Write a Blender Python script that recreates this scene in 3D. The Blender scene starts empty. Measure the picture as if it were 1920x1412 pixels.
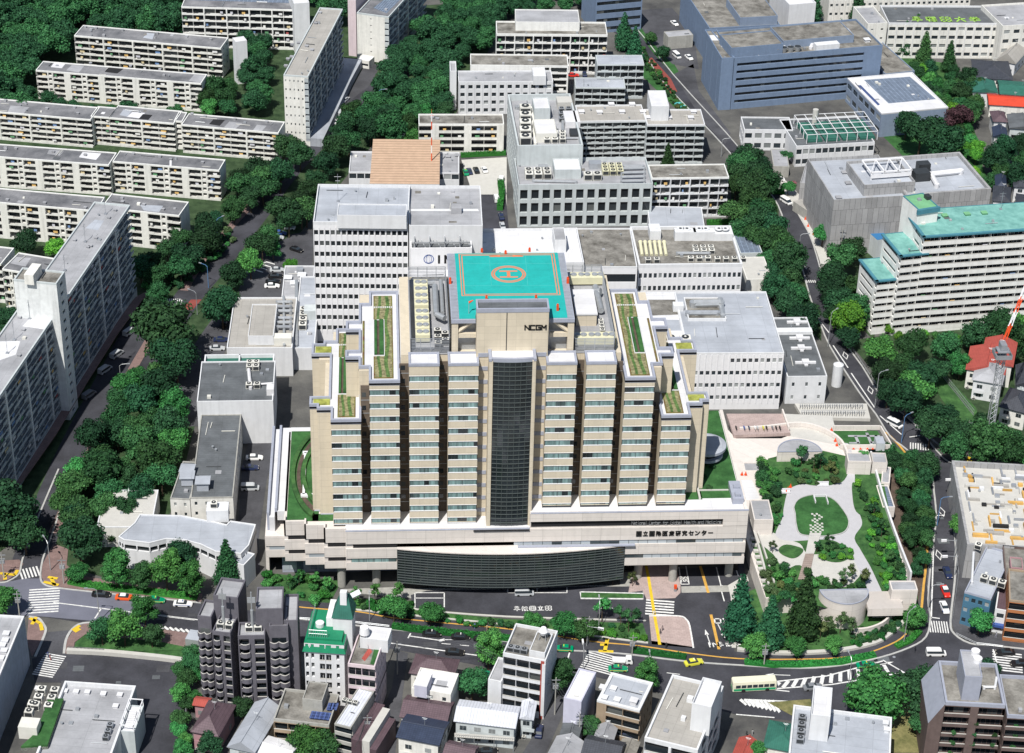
import bpy, math, random
import numpy as np
from mathutils import Vector, Matrix
R = math.radians
scn = bpy.context.scene
F_PX = 4077.4; YAW, PIT, ROLL = R(3.958), R(31.585), R(1.4234)
fwd = Vector((math.sin(YAW)*math.cos(PIT), math.cos(YAW)*math.cos(PIT), -math.sin(PIT)))
rgt = Vector((math.cos(YAW), -math.sin(YAW), 0)); upv = rgt.cross(fwd)
r_ = rgt*math.cos(ROLL)+upv*math.sin(ROLL); u_ = upv*math.cos(ROLL)-rgt*math.sin(ROLL)
CAM = Vector((-31.481, -436.267, 330.0))
cd = bpy.data.cameras.new("camera"); cam = bpy.data.objects.new("camera", cd); scn.collection.objects.link(cam)
cd.sensor_width = 36; cd.lens = F_PX/1920*36; cd.clip_start = 5; cd.clip_end = 6000
cam.matrix_world = Matrix(((r_.x, u_.x, -fwd.x, CAM.x), (r_.y, u_.y, -fwd.y, CAM.y), (r_.z, u_.z, -fwd.z, CAM.z), (0, 0, 0, 1)))
scn.camera = cam
SUN_AZ, SUN_EL = R(-155), R(56.5)
w = bpy.data.worlds.new("World"); scn.world = w; w.use_nodes = True
nt = w.node_tree; nt.nodes.clear()
sky = nt.nodes.new("ShaderNodeTexSky"); sky.sky_type = 'NISHITA'; sky.sun_disc = False
sky.sun_elevation = SUN_EL; sky.sun_rotation = SUN_AZ; sky.altitude = 300; sky.air_density = 1.2
bg = nt.nodes.new("ShaderNodeBackground"); bg.inputs[1].default_value = 0.068
ow = nt.nodes.new("ShaderNodeOutputWorld"); nt.links.new(sky.outputs[0], bg.inputs[0]); nt.links.new(bg.outputs[0], ow.inputs[0])
sd = bpy.data.lights.new("sun", 'SUN'); sd.energy = 4.7; sd.angle = R(0.5); sd.color = (1, 0.965, 0.9)
so = bpy.data.objects.new("sun", sd); scn.collection.objects.link(so)
S = Vector((math.sin(SUN_AZ)*math.cos(SUN_EL), math.cos(SUN_AZ)*math.cos(SUN_EL), math.sin(SUN_EL)))
so.rotation_euler = S.to_track_quat('Z', 'Y').to_euler(); so.location = (0, 0, 500)
scn.view_settings.view_transform = 'Standard'; scn.view_settings.look = 'None'
scn.view_settings.exposure = 0.2; scn.view_settings.gamma = 1
scn.cycles.max_bounces = 5; scn.cycles.diffuse_bounces = 2; scn.cycles.glossy_bounces = 3
def P(px, py, z=0.0):
 d = fwd + r_*((px-960)/F_PX) - u_*((py-706)/F_PX)
 return CAM + d*((z-CAM.z)/d.z)
def PY(px, py, Y):
 d = fwd + r_*((px-960)/F_PX) - u_*((py-706)/F_PX)
 return CAM + d*((Y-CAM.y)/d.y)
def PP(pts, z=0.0): return [tuple(P(x, y, z))[:2] for x, y in pts]
rnd = random.Random(7)
COL = scn.collection
class MB:
 def __init__(s): s.v = []; s.f = []; s.m = []
 def quad(s, a, b, c, d, m=0):
  n = len(s.v); s.v += [tuple(a), tuple(b), tuple(c), tuple(d)]; s.f.append((n, n+1, n+2, n+3)); s.m.append(m); return s
 def box(s, x0, y0, z0, x1, y1, z1, m=0):
  if x1 < x0: x0, x1 = x1, x0
  if y1 < y0: y0, y1 = y1, y0
  n = len(s.v)
  s.v += [(x0,y0,z0),(x1,y0,z0),(x1,y1,z0),(x0,y1,z0),(x0,y0,z1),(x1,y0,z1),(x1,y1,z1),(x0,y1,z1)]
  s.f += [(n,n+3,n+2,n+1),(n+4,n+5,n+6,n+7),(n,n+1,n+5,n+4),(n+1,n+2,n+6,n+5),(n+2,n+3,n+7,n+6),(n+3,n,n+4,n+7)]
  s.m += [m]*6; return s
 def prism(s, pts, z0, z1, m=0, mt=None):
  pts = [tuple(p)[:2] for p in pts]
  a = sum(pts[i][0]*pts[(i+1)%len(pts)][1]-pts[(i+1)%len(pts)][0]*pts[i][1] for i in range(len(pts)))
  if a < 0: pts = pts[::-1]
  k = len(pts); n = len(s.v)
  s.v += [(x, y, z0) for x, y in pts]+[(x, y, z1) for x, y in pts]
  for i in range(k):
   j = (i+1) % k; s.f.append((n+i, n+j, n+k+j, n+k+i)); s.m.append(m)
  s.f.append(tuple(range(n+k, n+2*k))); s.m.append(m if mt is None else mt)
  s.f.append(tuple(range(n+k-1, n-1, -1))); s.m.append(m); return s
 def ring(s, pts, w_, z0, z1, m=0):
  pts = [Vector(p[:2]) for p in pts]; k = len(pts)
  a = sum(pts[i].x*pts[(i+1)%k].y-pts[(i+1)%k].x*pts[i].y for i in range(k))
  if a < 0: pts = pts[::-1]
  ins = []
  for i in range(k):
   p, q, r = pts[i-1], pts[i], pts[(i+1)%k]
   e1 = (q-p).normalized(); e2 = (r-q).normalized()
   n1 = Vector((-e1.y, e1.x)); n2 = Vector((-e2.y, e2.x)); b = n1+n2
   b = b/max(0.3, b.dot(b)/2) if b.length > 1e-6 else n1
   ins.append(q+b*w_)
  for i in range(k):
   j = (i+1) % k
   s.prism4([pts[i], pts[j], ins[j], ins[i]], z0, z1, m)
  return s
 def prism4(s, p, z0, z1, m=0):
  n = len(s.v)
  s.v += [(q[0], q[1], z0) for q in p]+[(q[0], q[1], z1) for q in p]
  s.f += [(n+3,n+2,n+1,n),(n+4,n+5,n+6,n+7)]+[(n+i, n+(i+1)%4, n+4+(i+1)%4, n+4+i) for i in range(4)]
  s.m += [m]*6; return s
 def cyl(s, x, y, z0, z1, r, n=10, m=0, r2=None):
  r2 = r if r2 is None else r2; b = len(s.v)
  for zz, rr in ((z0, r), (z1, r2)):
   for i in range(n): s.v.append((x+rr*math.cos(6.2832*i/n), y+rr*math.sin(6.2832*i/n), zz))
  for i in range(n):
   j = (i+1) % n; s.f.append((b+i, b+j, b+n+j, b+n+i)); s.m.append(m)
  s.f.append(tuple(range(b+n, b+2*n))); s.m.append(m); s.f.append(tuple(range(b+n-1, b-1, -1))); s.m.append(m); return s
 def bar(s, a, b, r=0.1, n=6, m=0, r2=None):
  a, b = Vector(a), Vector(b); d = (b-a).normalized(); r2 = r if r2 is None else r2
  t = Vector((0, 0, 1)) if abs(d.z) < .9 else Vector((1, 0, 0)); u = d.cross(t).normalized(); v = d.cross(u); k = len(s.v)
  for c, rr in ((a, r), (b, r2)):
   for i in range(n): s.v.append(tuple(c+u*(rr*math.cos(6.2832*i/n))-v*(rr*math.sin(6.2832*i/n))))
  for i in range(n):
   j = (i+1) % n; s.f.append((k+i, k+j, k+n+j, k+n+i)); s.m.append(m)
  s.f.append(tuple(range(k+n, k+2*n))); s.m.append(m); s.f.append(tuple(range(k+n-1, k-1, -1))); s.m.append(m); return s
 def mesh(s, name, mats):
  me = bpy.data.meshes.new(name); me.from_pydata(s.v, [], s.f)
  for x in (mats if isinstance(mats, (list, tuple)) else [mats]): me.materials.append(x)
  if any(s.m): me.polygons.foreach_set('material_index', s.m)
  me.update(); return me
 def build(s, name, mats, parent=None, loc=None):
  if not s.f: return None
  return link(name, s.mesh(name, mats), parent, loc)
def link(name, data, parent=None, loc=None, rz=0, sc=None):
 o = bpy.data.objects.new(name, data); COL.objects.link(o)
 if parent: o.parent = parent
 if loc is not None: o.location = loc
 if rz: o.rotation_euler[2] = rz
 if sc is not None: o.scale = sc if hasattr(sc, '__len__') else (sc, sc, sc)
 return o
def tag(o, label=None, cat=None, group=None, kind=None):
 for k, v in (('label', label), ('category', cat), ('group', group), ('kind', kind)):
  if v: o[k] = v
 return o
def copy_tree(o, parent=None):
 c = o.copy(); COL.objects.link(c); c.parent = parent
 for ch in list(o.children): copy_tree(ch, c)
 return c
def mat(name, col, rough=.85, var=.12, scale=.6, bump=0, metal=0, spec=.3, col2=None, detail=5, stripe=None, tile=None, coords='pos', island=0, objvar=0, fine=0, dirt=0):
 m = bpy.data.materials.new(name); m.use_nodes = True; t = m.node_tree; N = t.nodes; L = t.links
 b = N['Principled BSDF']; b.inputs['Roughness'].default_value = rough; b.inputs['Metallic'].default_value = metal
 b.inputs['Specular IOR Level'].default_value = spec
 ge = N.new('ShaderNodeNewGeometry'); tc = N.new('ShaderNodeTexCoord')
 src = ge.outputs['Position'] if coords == 'pos' else tc.outputs['Object']
 no = N.new('ShaderNodeTexNoise'); no.inputs['Scale'].default_value = scale; no.inputs['Detail'].default_value = detail; no.inputs['Roughness'].default_value = .65
 L.new(src, no.inputs['Vector'])
 c1 = [max(0, x*(1-var)) for x in col]; c2 = [min(1, x*(1+var)) for x in (col2 or col)]
 rp = N.new('ShaderNodeValToRGB'); rp.color_ramp.elements[0].position = .32; rp.color_ramp.elements[1].position = .68
 rp.color_ramp.elements[0].color = (*c1, 1); rp.color_ramp.elements[1].color = (*c2, 1); L.new(no.outputs['Fac'], rp.inputs[0])
 out = rp.outputs[0]
 def mul(a, fac_socket, lo, hi):
  mr = N.new('ShaderNodeMapRange'); mr.inputs['To Min'].default_value = lo; mr.inputs['To Max'].default_value = hi; L.new(fac_socket, mr.inputs[0])
  mx = N.new('ShaderNodeMix'); mx.data_type = 'RGBA'; mx.blend_type = 'MULTIPLY'; mx.inputs[0].default_value = 1
  L.new(a, mx.inputs[6]); L.new(mr.outputs[0], mx.inputs[7]); return mx.outputs[2]
 if fine:
  n2 = N.new('ShaderNodeTexNoise'); n2.inputs['Scale'].default_value = 2.2; n2.inputs['Detail'].default_value = 3; L.new(src, n2.inputs['Vector'])
  out = mul(out, n2.outputs['Fac'], 1-fine, 1+fine)
 if dirt:
  mp = N.new('ShaderNodeMapping'); mp.inputs['Scale'].default_value = (1, 1, .08); L.new(src, mp.inputs[0])
  n3 = N.new('ShaderNodeTexNoise'); n3.inputs['Scale'].default_value = .9; n3.inputs['Detail'].default_value = 6; L.new(mp.outputs[0], n3.inputs['Vector'])
  r3 = N.new('ShaderNodeValToRGB'); r3.color_ramp.elements[0].position = .45; r3.color_ramp.elements[1].position = .75
  r3.color_ramp.elements[0].color = (1, 1, 1, 1); r3.color_ramp.elements[1].color = (1-dirt,)*3+(1,); L.new(n3.outputs['Fac'], r3.inputs[0])
  mx = N.new('ShaderNodeMix'); mx.data_type = 'RGBA'; mx.blend_type = 'MULTIPLY'; mx.inputs[0].default_value = 1
  L.new(out, mx.inputs[6]); L.new(r3.outputs[0], mx.inputs[7]); out = mx.outputs[2]
 if stripe:  # (axis, wavelength, depth, duty)
  sx = N.new('ShaderNodeSeparateXYZ'); L.new(tc.outputs['Object'], sx.inputs[0])
  md = N.new('ShaderNodeMath'); md.operation = 'MODULO'
  ad = N.new('ShaderNodeMath'); ad.operation = 'ADD'; ad.inputs[1].default_value = 1000*stripe[1]; L.new(sx.outputs['XYZ'.index(stripe[0])], ad.inputs[0])
  L.new(ad.outputs[0], md.inputs[0]); md.inputs[1].default_value = stripe[1]
  lt = N.new('ShaderNodeMath'); lt.operation = 'LESS_THAN'; L.new(md.outputs[0], lt.inputs[0]); lt.inputs[1].default_value = stripe[1]*stripe[3]
  out = mul(out, lt.outputs[0], 1, 1-stripe[2])
 if tile:  # (w, h, mortar, darken)
  br = N.new('ShaderNodeTexBrick'); br.inputs['Brick Width'].default_value = tile[0]; br.inputs['Row Height'].default_value = tile[1]
  br.inputs['Mortar Size'].default_value = tile[2]; br.inputs['Scale'].default_value = 1; br.offset = tile[4] if len(tile) > 4 else 0
  br.inputs['Color1'].default_value = (1, 1, 1, 1); c2_ = 1-max(0, tile[3])*.3; br.inputs['Color2'].default_value = (c2_, c2_, c2_, 1); br.inputs['Mortar'].default_value = (1-tile[3],)*3+(1,)
  vec = tc.outputs['Object']
  if len(tile) > 5:
   sx = N.new('ShaderNodeSeparateXYZ'); L.new(vec, sx.inputs[0]); cb = N.new('ShaderNodeCombineXYZ')
   am = N.new('ShaderNodeMath'); L.new(sx.outputs[0], am.inputs[0]); L.new(sx.outputs[1], am.inputs[1]); L.new(am.outputs[0], cb.inputs[0]); L.new(sx.outputs[2], cb.inputs[1]); vec = cb.outputs[0]
  L.new(vec, br.inputs['Vector'])
  mx = N.new('ShaderNodeMix'); mx.data_type = 'RGBA'; mx.blend_type = 'MULTIPLY'; mx.inputs[0].default_value = 1
  L.new(out, mx.inputs[6]); L.new(br.outputs[0], mx.inputs[7]); out = mx.outputs[2]
 if island: out = mul(out, ge.outputs['Random Per Island'], 1-island, 1+island)
 if objvar:
  oi = N.new('ShaderNodeObjectInfo'); out = mul(out, oi.outputs['Random'], 1-objvar, 1+objvar)
 L.new(out, b.inputs['Base Color'])
 if bump:
  bp = N.new('ShaderNodeBump'); bp.inputs['Strength'].default_value = bump; bp.inputs['Distance'].default_value = .3; L.new(no.outputs['Fac'], bp.inputs['Height']); L.new(bp.outputs[0], b.inputs['Normal'])
 return m
def glass(name, dark, light, frac=.3, rough=.12, streak=0):
 m = bpy.data.materials.new(name); m.use_nodes = True; t = m.node_tree; N = t.nodes; L = t.links; b = N['Principled BSDF']
 b.inputs['Roughness'].default_value = rough; b.inputs['Specular IOR Level'].default_value = .6
 oi = N.new('ShaderNodeObjectInfo'); ge = N.new('ShaderNodeNewGeometry'); ad = N.new('ShaderNodeMath'); fr = N.new('ShaderNodeMath'); fr.operation = 'FRACT'
 L.new(oi.outputs['Random'], ad.inputs[0]); L.new(ge.outputs['Random Per Island'], ad.inputs[1]); L.new(ad.outputs[0], fr.inputs[0])
 rp = N.new('ShaderNodeValToRGB'); e = rp.color_ramp.elements; rp.color_ramp.interpolation = 'LINEAR'
 e[0].position = 0; e[0].color = (*light, 1); e[1].position = 1; e[1].color = (*dark, 1)
 e2 = e.new(frac); e2.color = (*[a*.7+b_*.3 for a, b_ in zip(light, dark)], 1); e3 = e.new(min(.99, frac+.12)); e3.color = (*[x*1.6 for x in dark], 1)
 L.new(fr.outputs[0], rp.inputs[0]); out = rp.outputs[0]
 if streak:
  wv = N.new('ShaderNodeTexNoise'); wv.inputs['Scale'].default_value = 1.0; wv.inputs['Detail'].default_value = 2
  mp = N.new('ShaderNodeMapping'); mp.inputs['Scale'].default_value = (1.6, 1.6, .15); L.new(ge.outputs['Position'], mp.inputs[0]); L.new(mp.outputs[0], wv.inputs['Vector'])
  r2 = N.new('ShaderNodeValToRGB'); r2.color_ramp.elements[0].position = .35; r2.color_ramp.elements[1].position = .65
  r2.color_ramp.elements[0].color = (1-streak,)*3+(1,); r2.color_ramp.elements[1].color = (1, 1, 1, 1); L.new(wv.outputs['Fac'], r2.inputs[0])
  mx = N.new('ShaderNodeMix'); mx.data_type = 'RGBA'; mx.blend_type = 'MULTIPLY'; mx.inputs[0].default_value = 1
  L.new(out, mx.inputs[6]); L.new(r2.outputs[0], mx.inputs[7]); out = mx.outputs[2]
 L.new(out, b.inputs['Base Color']); return m
M = {}
M['white'] = mat('white_paint', (.66, .67, .69), dirt=.12, var=.04)
M['white2'] = mat('white_panel', (.74, .74, .76), var=.03, dirt=.06)
M['cream'] = mat('cream_wall', (.72, .71, .67), dirt=.22, var=.06, fine=.06)
M['offwhite'] = mat('off_white_wall', (.76, .76, .74), dirt=.12, var=.06)
M['pale'] = mat('pale_grey_wall', (.50, .54, .55), dirt=.15, var=.05)
M['slabwall'] = mat('weathered_concrete_wall', (.68, .70, .70), dirt=.22, var=.1)
M['beige'] = mat('beige_tile_wall', (.61, .54, .425), var=.03, fine=.04, dirt=.07, tile=(3.7, 1.86, .035, .25, 0, 1))
M['podium'] = mat('pale_stone_panel', (.68, .63, .59), var=.03, fine=.04, dirt=.07, tile=(4.8, 1.8, .04, .3, 0, 1))
M['coping'] = mat('blue_grey_coping', (.33, .35, .42), rough=.5, var=.08)
M['roofwhite'] = mat('white_waterproof_roof', (.65, .65, .67), var=.1, scale=.15, fine=.05, tile=(7, 2.4, .05, .16))
M['roofgrey'] = mat('light_grey_roof', (.34, .345, .365), var=.22, scale=.12, fine=.1, tile=(9, 2.6, .06, .2))
M['roofblue'] = mat('pale_blue_grey_roof', (.37, .395, .44), var=.18, scale=.1, fine=.07, tile=(6, 3.2, .06, .2))
M['rooftan'] = mat('tan_grey_roof', (.36, .345, .32), var=.1, scale=.2, fine=.1, tile=(2.5, 2.5, .06, .2))
M['roofdark'] = mat('dark_grey_roof', (.115, .125, .135), var=.25, scale=.2, fine=.12, tile=(6, .9, .05, .25))
M['rooffelt'] = mat('weathered_grey_roof', (.13, .135, .15), col2=(.215, .215, .225), var=.22, scale=.12, fine=.15, tile=(3, 9, .05, .22))
M['roofmoss'] = mat('stained_concrete_roof', (.12, .112, .098), col2=(.235, .225, .205), var=.25, scale=.25, fine=.25)
M['conc'] = mat('concrete', (.36, .355, .33), var=.12, fine=.1, dirt=.2)
M['conclight'] = mat('light_concrete', (.50, .49, .46), var=.06, fine=.06)
M['asphalt'] = mat('asphalt', (.047, .048, .058), rough=.92, var=.38, scale=.09, fine=.25)
M['asphaltold'] = mat('worn_asphalt', (.07, .071, .08), rough=.92, var=.38, scale=.08, fine=.25)
M['asphaltpale'] = mat('pale_blue_asphalt', (.145, .15, .19), rough=.92, var=.14, scale=.1, fine=.08)
M['pave'] = mat('brown_brick_paving', (.22, .15, .14), var=.15, scale=.5, fine=.15, tile=(1.2, .6, .05, .2, .5))
M['pavepink'] = mat('pink_brick_paving', (.42, .33, .31), var=.12, scale=.5, fine=.15, tile=(1.2, .6, .05, .2, .5))
M['paint'] = mat('white_road_paint', (.66, .66, .65), var=.22, scale=1.5, fine=.25)
M['yellow'] = mat('yellow_road_paint', (.66, .46, .03), var=.15, fine=.12)
M['orange'] = mat('orange_road_paint', (.58, .33, .07), var=.15, fine=.12)
M['redpaint'] = mat('red_road_surface', (.24, .06, .05), var=.15, fine=.15)
M['kerb'] = mat('kerb_stone', (.42, .42, .41), var=.12, fine=.1)
M['soil'] = mat('brown_soil', (.095, .07, .055), var=.3, scale=.5, fine=.3)
M['drygrass'] = mat('dry_grass_ground', (.13, .14, .05), col2=(.2, .18, .08), var=.25, scale=.3, fine=.3)
M['lawn'] = mat('lawn', (.022, .085, .022), col2=(.04, .125, .035), var=.2, scale=.25, fine=.35, bump=.3)
M['grass'] = mat('rough_grass', (.025, .085, .025), col2=(.05, .125, .035), var=.3, scale=.35, fine=.3, bump=.4)
M['metal'] = mat('grey_metal', (.36, .38, .41), rough=.45, metal=.4, var=.12, objvar=.15)
M['steel'] = mat('galvanised_steel', (.46, .48, .5), rough=.45, metal=.5, var=.1)
M['darkmetal'] = mat('dark_metal', (.05, .055, .06), rough=.5, metal=.3)
M['acwhite'] = mat('white_unit_casing', (.66, .65, .6), var=.06, objvar=.15)
M['acyellow'] = mat('cream_chiller_casing', (.62, .6, .42), var=.06)
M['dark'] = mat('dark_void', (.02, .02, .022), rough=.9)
M['glass'] = glass('window_glass', (.022, .03, .036), (.34, .36, .36), frac=.22)
M['glassdk'] = glass('dark_window_glass', (.012, .016, .02), (.12, .13, .13), frac=.12)
M['curtain'] = glass('curtained_glass', (.02, .028, .032), (.26, .40, .40), frac=.8, streak=.45)
M['bluedark'] = mat('blue_tile_wall', (.165, .225, .33), var=.07, fine=.08, dirt=.1)
M['bluegrey'] = mat('grey_blue_tile_wall', (.21, .265, .36), var=.07, fine=.08, dirt=.1)
M['teal'] = mat('turquoise_roof_paint', (.13, .33, .30), col2=(.19, .40, .36), var=.15, scale=.3, fine=.12)
M['tealblue'] = mat('blue_green_fascia', (.06, .2, .26), var=.1)
M['tealgreen'] = mat('light_green_roof_paint', (.16, .38, .2), var=.12, scale=.3)
M['green'] = mat('green_roof_paint', (.012, .20, .10), var=.12, scale=.5, rough=.5)
M['redroof'] = mat('red_roof', (.36, .075, .06), var=.12, stripe=('X', .45, .25, .15))
M['redbright'] = mat('bright_red_roof', (.55, .06, .03), var=.1)
M['greenroof'] = mat('dark_green_roof', (.03, .13, .10), var=.15, stripe=('X', .5, .2, .15))
M['browntile'] = mat('brown_brick_wall', (.13, .095, .088), var=.12, fine=.12, dirt=.15)
M['purpletile'] = mat('grey_purple_tile', (.125, .12, .142), var=.12, fine=.08, dirt=.12)
M['tile'] = mat('dark_roof_tiles', (.055, .06, .075), var=.2, rough=.5, tile=(.6, .45, .06, .35))
M['tilepurple'] = mat('purple_brown_roof_tiles', (.12, .08, .095), var=.15, rough=.6, tile=(.6, .45, .06, .3))
M['tileblue'] = mat('navy_roof_tiles', (.035, .048, .085), var=.15, rough=.5, tile=(.6, .5, .06, .3))
M['corrug'] = mat('corrugated_white_roof', (.60, .62, .68), var=.08, rough=.5, stripe=('X', .7, .22, .25))
M['orangeroof'] = mat('orange_tile_roof', (.52, .36, .25), var=.1, fine=.06, stripe=('Y', 1.9, .3, .3))
M['tanwall'] = mat('tan_wall', (.34, .26, .185), var=.08, dirt=.1)
M['pinkwall'] = mat('pale_pink_wall', (.62, .52, .55), var=.05, dirt=.15)
M['lilac'] = mat('pale_lilac_wall', (.5, .5, .6), var=.05, dirt=.1)
M['rosewall'] = mat('rose_wall', (.38, .22, .24), var=.08)
M['bark'] = mat('bark', (.09, .065, .045), var=.3)
M['safety'] = mat('red_lamp_paint', (.7, .08, .02), rough=.5)
M['blackpaint'] = mat('black_lettering', (.015, .015, .015), rough=.6)
M['heli'] = mat('turquoise_helideck', (.015, .37, .345), var=.09, scale=.35, fine=.08, tile=(9.3, 7.5, .03, .1))
M['helired'] = mat('orange_deck_paint', (.62, .20, .10), var=.05)
M['wood'] = mat('wooden_deck', (.3, .24, .21), var=.1, stripe=('Y', .8, .3, .2))
M['timber'] = mat('yellow_timber', (.55, .33, .1), var=.15, objvar=.25)
M['mesh'] = mat('grey_scaffold_sheeting', (.36, .36, .365), var=.1, scale=.3, fine=.08, tile=(1.8, 5.4, .04, .75, .5, 1))
M['solar'] = mat('solar_panel', (.04, .06, .15), rough=.25, var=.2, tile=(1, 1, .08, -1.2))
M['skylight'] = mat('glazed_roof', (.13, .16, .21), rough=.25, var=.2, tile=(1.6, .9, .07, -1.0))
class Face:
 def __init__(s, side, W, D, d0=0, d1=0):
  s.side = side; s.W = W; s.D = D
  s.L = W if side in 'FB' else D
  s.u0 = 0 if side in 'FB' else d0; s.u1 = s.L if side in 'FB' else s.L-d1
 def pt(s, u, v, z):
  if s.side == 'F': return (u, v, z)
  if s.side == 'B': return (s.W-u, s.D-v, z)
  if s.side == 'R': return (s.W-v, u, z)
  return (v, s.D-u, z)
 def box(s, mb, u0, v0, z0, u1, v1, z1, m=0):
  a = s.pt(u0, v0, z0); b = s.pt(u1, v1, z1); mb.box(a[0], a[1], a[2], b[0], b[1], b[2], m)
 rz = property(lambda s: {'F': 0, 'B': math.pi, 'R': math.pi/2, 'L': -math.pi/2}[s.side])
def orient(side, mb):
 return mb
M['railing'] = mat('dark_railing', (.12, .12, .13), rough=.6)
class Bld:
 def __init__(s, name, label, cat, FL, FR, BK, h, wall, roof, z0=0, group=None, par=.7, cap=None, D=None, wpar=.3):
  a = Vector(P(*FL, z0+h)); b = Vector(P(*FR, z0+h)); c = Vector(P(*BK, z0+h)) if BK else a
  u = (b-a); s.W = u.length; ang = math.atan2(u.y, u.x); n = Vector((-math.sin(ang), math.cos(ang), 0))
  s.D = D if D else abs((c-a).dot(n)); s.H = h; s.ang = ang; s.z0 = z0
  s.root = link(name, None, None, (a.x, a.y, z0), ang); tag(s.root, label, cat, group)
  s.wall = M[wall] if isinstance(wall, str) else wall; s.roofm = M[roof] if isinstance(roof, str) else roof; s.par = par; s.cap = M[cap] if cap else s.wall
  s.faces = {}; s.nwin = 0; s.extra = {}; s.u = u.normalized(); s.n = n; s.org = Vector((a.x, a.y, z0)); s.wpar = wpar
  s.wmb = MB()
 def loc(s, px, py, z=None):
  p = P(px, py, s.z0+(s.H if z is None else z)) - s.org
  return p.dot(s.u), p.dot(s.n)
 def face(s, side, **k): s.faces[side] = k; return s
 def pane(s, F, u, z, w, h, v, m, name='window', mul=0, trim=None):
  key = (name, round(w, 2), round(h, 2), m.name, mul); s.nwin += 1
  def fill(mb, uu, vv, zz):
   F2 = F
   if mul:
    n = mul
    for i in range(n):
     F2.box(mb, uu+w*i/n+.05, vv, zz, uu+w*(i+1)/n-.05, vv+.06, zz+h, 0)
    F2.box(mb, uu, vv+.02, zz, uu+w, vv+.08, zz+h, 1)
   else: F2.box(mb, uu, vv, zz, uu+w, vv+.06, zz+h, 0)
  if s.nwin > 100:
   k = (name, m.name, 'x'); s.extra.setdefault(k, (MB(), m, trim)); fill(s.extra[k][0], u, v, z); return
  if not hasattr(s, 'cache'): s.cache = {}
  ck = (key, F.side)
  if ck not in s.cache:
   mb = MB()
   class G(Face): pass
   g_ = Face(F.side, 0, 0)
   def bx(mb, u0, v0, z0, u1, v1, z1, mi):
    sd = F.side
    f = {'F': lambda a, b: (a, b), 'B': lambda a, b: (-a, -b), 'R': lambda a, b: (-b, a), 'L': lambda a, b: (b, -a)}[sd]
    p, q = f(u0, v0), f(u1, v1); mb.box(p[0], p[1], z0, q[0], q[1], z1, mi)
   if mul:
    for i in range(mul): bx(mb, w*i/mul+.05, 0, 0, w*(i+1)/mul-.05, .06, h, 0)
    bx(mb, 0, .02, .0, w, .08, h, 1)
   else: bx(mb, 0, 0, 0, w, .06, h, 0)
   s.cache[ck] = mb.mesh(name, [m, trim or M['darkmetal']])
  link(name, s.cache[ck], s.root, F.pt(u, v, z))
 def finish(s, core_z0=0):
  W, D, H = s.W, s.D, s.H; wl = s.wmb
  dd = {k: s.faces[k].get('d', 1.3 if s.faces[k]['t'] == 'balc' else .3) if k in s.faces else 0 for k in 'FBLR'}
  wl.box(dd['L'], dd['F'], core_z0, W-dd['R'], D-dd['B'], H-.05)
  for side, k in s.faces.items():
   F = Face(side, W, D, dd['F'] if side == 'R' else dd['B'], dd['B'] if side == 'R' else dd['F'])
   getattr(s, 'f_'+k['t'])(F, wl, k)
  wl.build('wall', [s.wall, s.cap, M['darkmetal'], M['steel']], s.root)
  if s.par:
   MB().ring([(0, 0), (W, 0), (W, D), (0, D)], s.wpar, H-.05, H+s.par).build('parapet', s.cap, s.root)
  q = s.wpar+.02 if s.par else 0
  MB().box(q, q, H-.04, W-q, D-q, H+.02).build('roof', s.roofm, s.root)
  rr = random.Random(int(W*977+D*131)); a_ = (W-2)*(D-2)
  for i in range(0 if s.par == 0 or a_ < 15 else min(9, 1+int(a_/55))):
   x, y = rr.uniform(1, W-2), rr.uniform(1, D-2); t = rr.random(); mb = MB()
   if t < .35: q = rr.uniform(.5, 1.1); mb.box(x, y, H, x+q, y+q, H+rr.uniform(.3, .9)); mb.build('roof_vent', M[rr.choice(['metal', 'acwhite', 'steel', 'roofgrey'])], s.root)
   elif t < .7: L_ = rr.uniform(2, 6); dx, dy = (min(L_, W-1.5-x), 0) if rr.random() < .5 else (0, min(L_, D-1.5-y)); mb.bar((x, y, H+.25), (x+dx+.3, y+dy+.3*(dx == 0), H+.25), .1, 5); mb.build('pipe', M[rr.choice(['steel', 'darkmetal', 'acwhite'])], s.root)
   elif t < .85: mb.cyl(x, y, H, H+.5, .2, 7).cyl(x, y, H+.5, H+.7, .35, 7); mb.build('roof_vent', M['steel'], s.root)
   else: mb.box(x, y, H+.02, x+rr.uniform(1, 2.5), y+rr.uniform(.8, 2), H+.05+.01*i); mb.build('roof_patch', M[rr.choice(['roofdark', 'roofmoss', 'roofgrey', 'roofwhite'])], s.root)
  for (name, _, _), (mb, m, trim) in s.extra.items():
   tag(mb.build(name, [m, trim or M['darkmetal']], s.root), kind='stuff')
  return s
 def f_win(s, F, wl, k):
  d = k.get('d', .3); fl = k['fl']; n = k['n']; zb = k.get('zb', 0); zt = k.get('zt', s.H); wf = k.get('wf', .6); hf = k.get('hf', .5); g_ = M[k.get('g', 'glass')]
  fh = (zt-zb)/fl; L = F.u1-F.u0; bw = L/n; mul = k.get('mul', 0); off = k.get('zo', .5)
  prev = 0
  for i in range(fl):
   z = zb+fh*i+fh*(1-hf)*off; z1 = z+fh*hf
   F.box(wl, F.u0, 0, prev, F.u1, d, z); prev = z1
   skip = k.get('skip', lambda i, j: False)
   uu = F.u0
   for j in range(n):
    a = F.u0+bw*j+bw*(1-wf)/2; b = a+bw*wf
    if skip(i, j): continue
    F.box(wl, uu, 0, z, a, d, z1); uu = b
    s.pane(F, a, z, b-a, fh*hf, d-.1, g_, mul=mul)
   F.box(wl, uu, 0, z, F.u1, d, z1)
  F.box(wl, F.u0, 0, prev, F.u1, d, s.H-.05)
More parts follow.
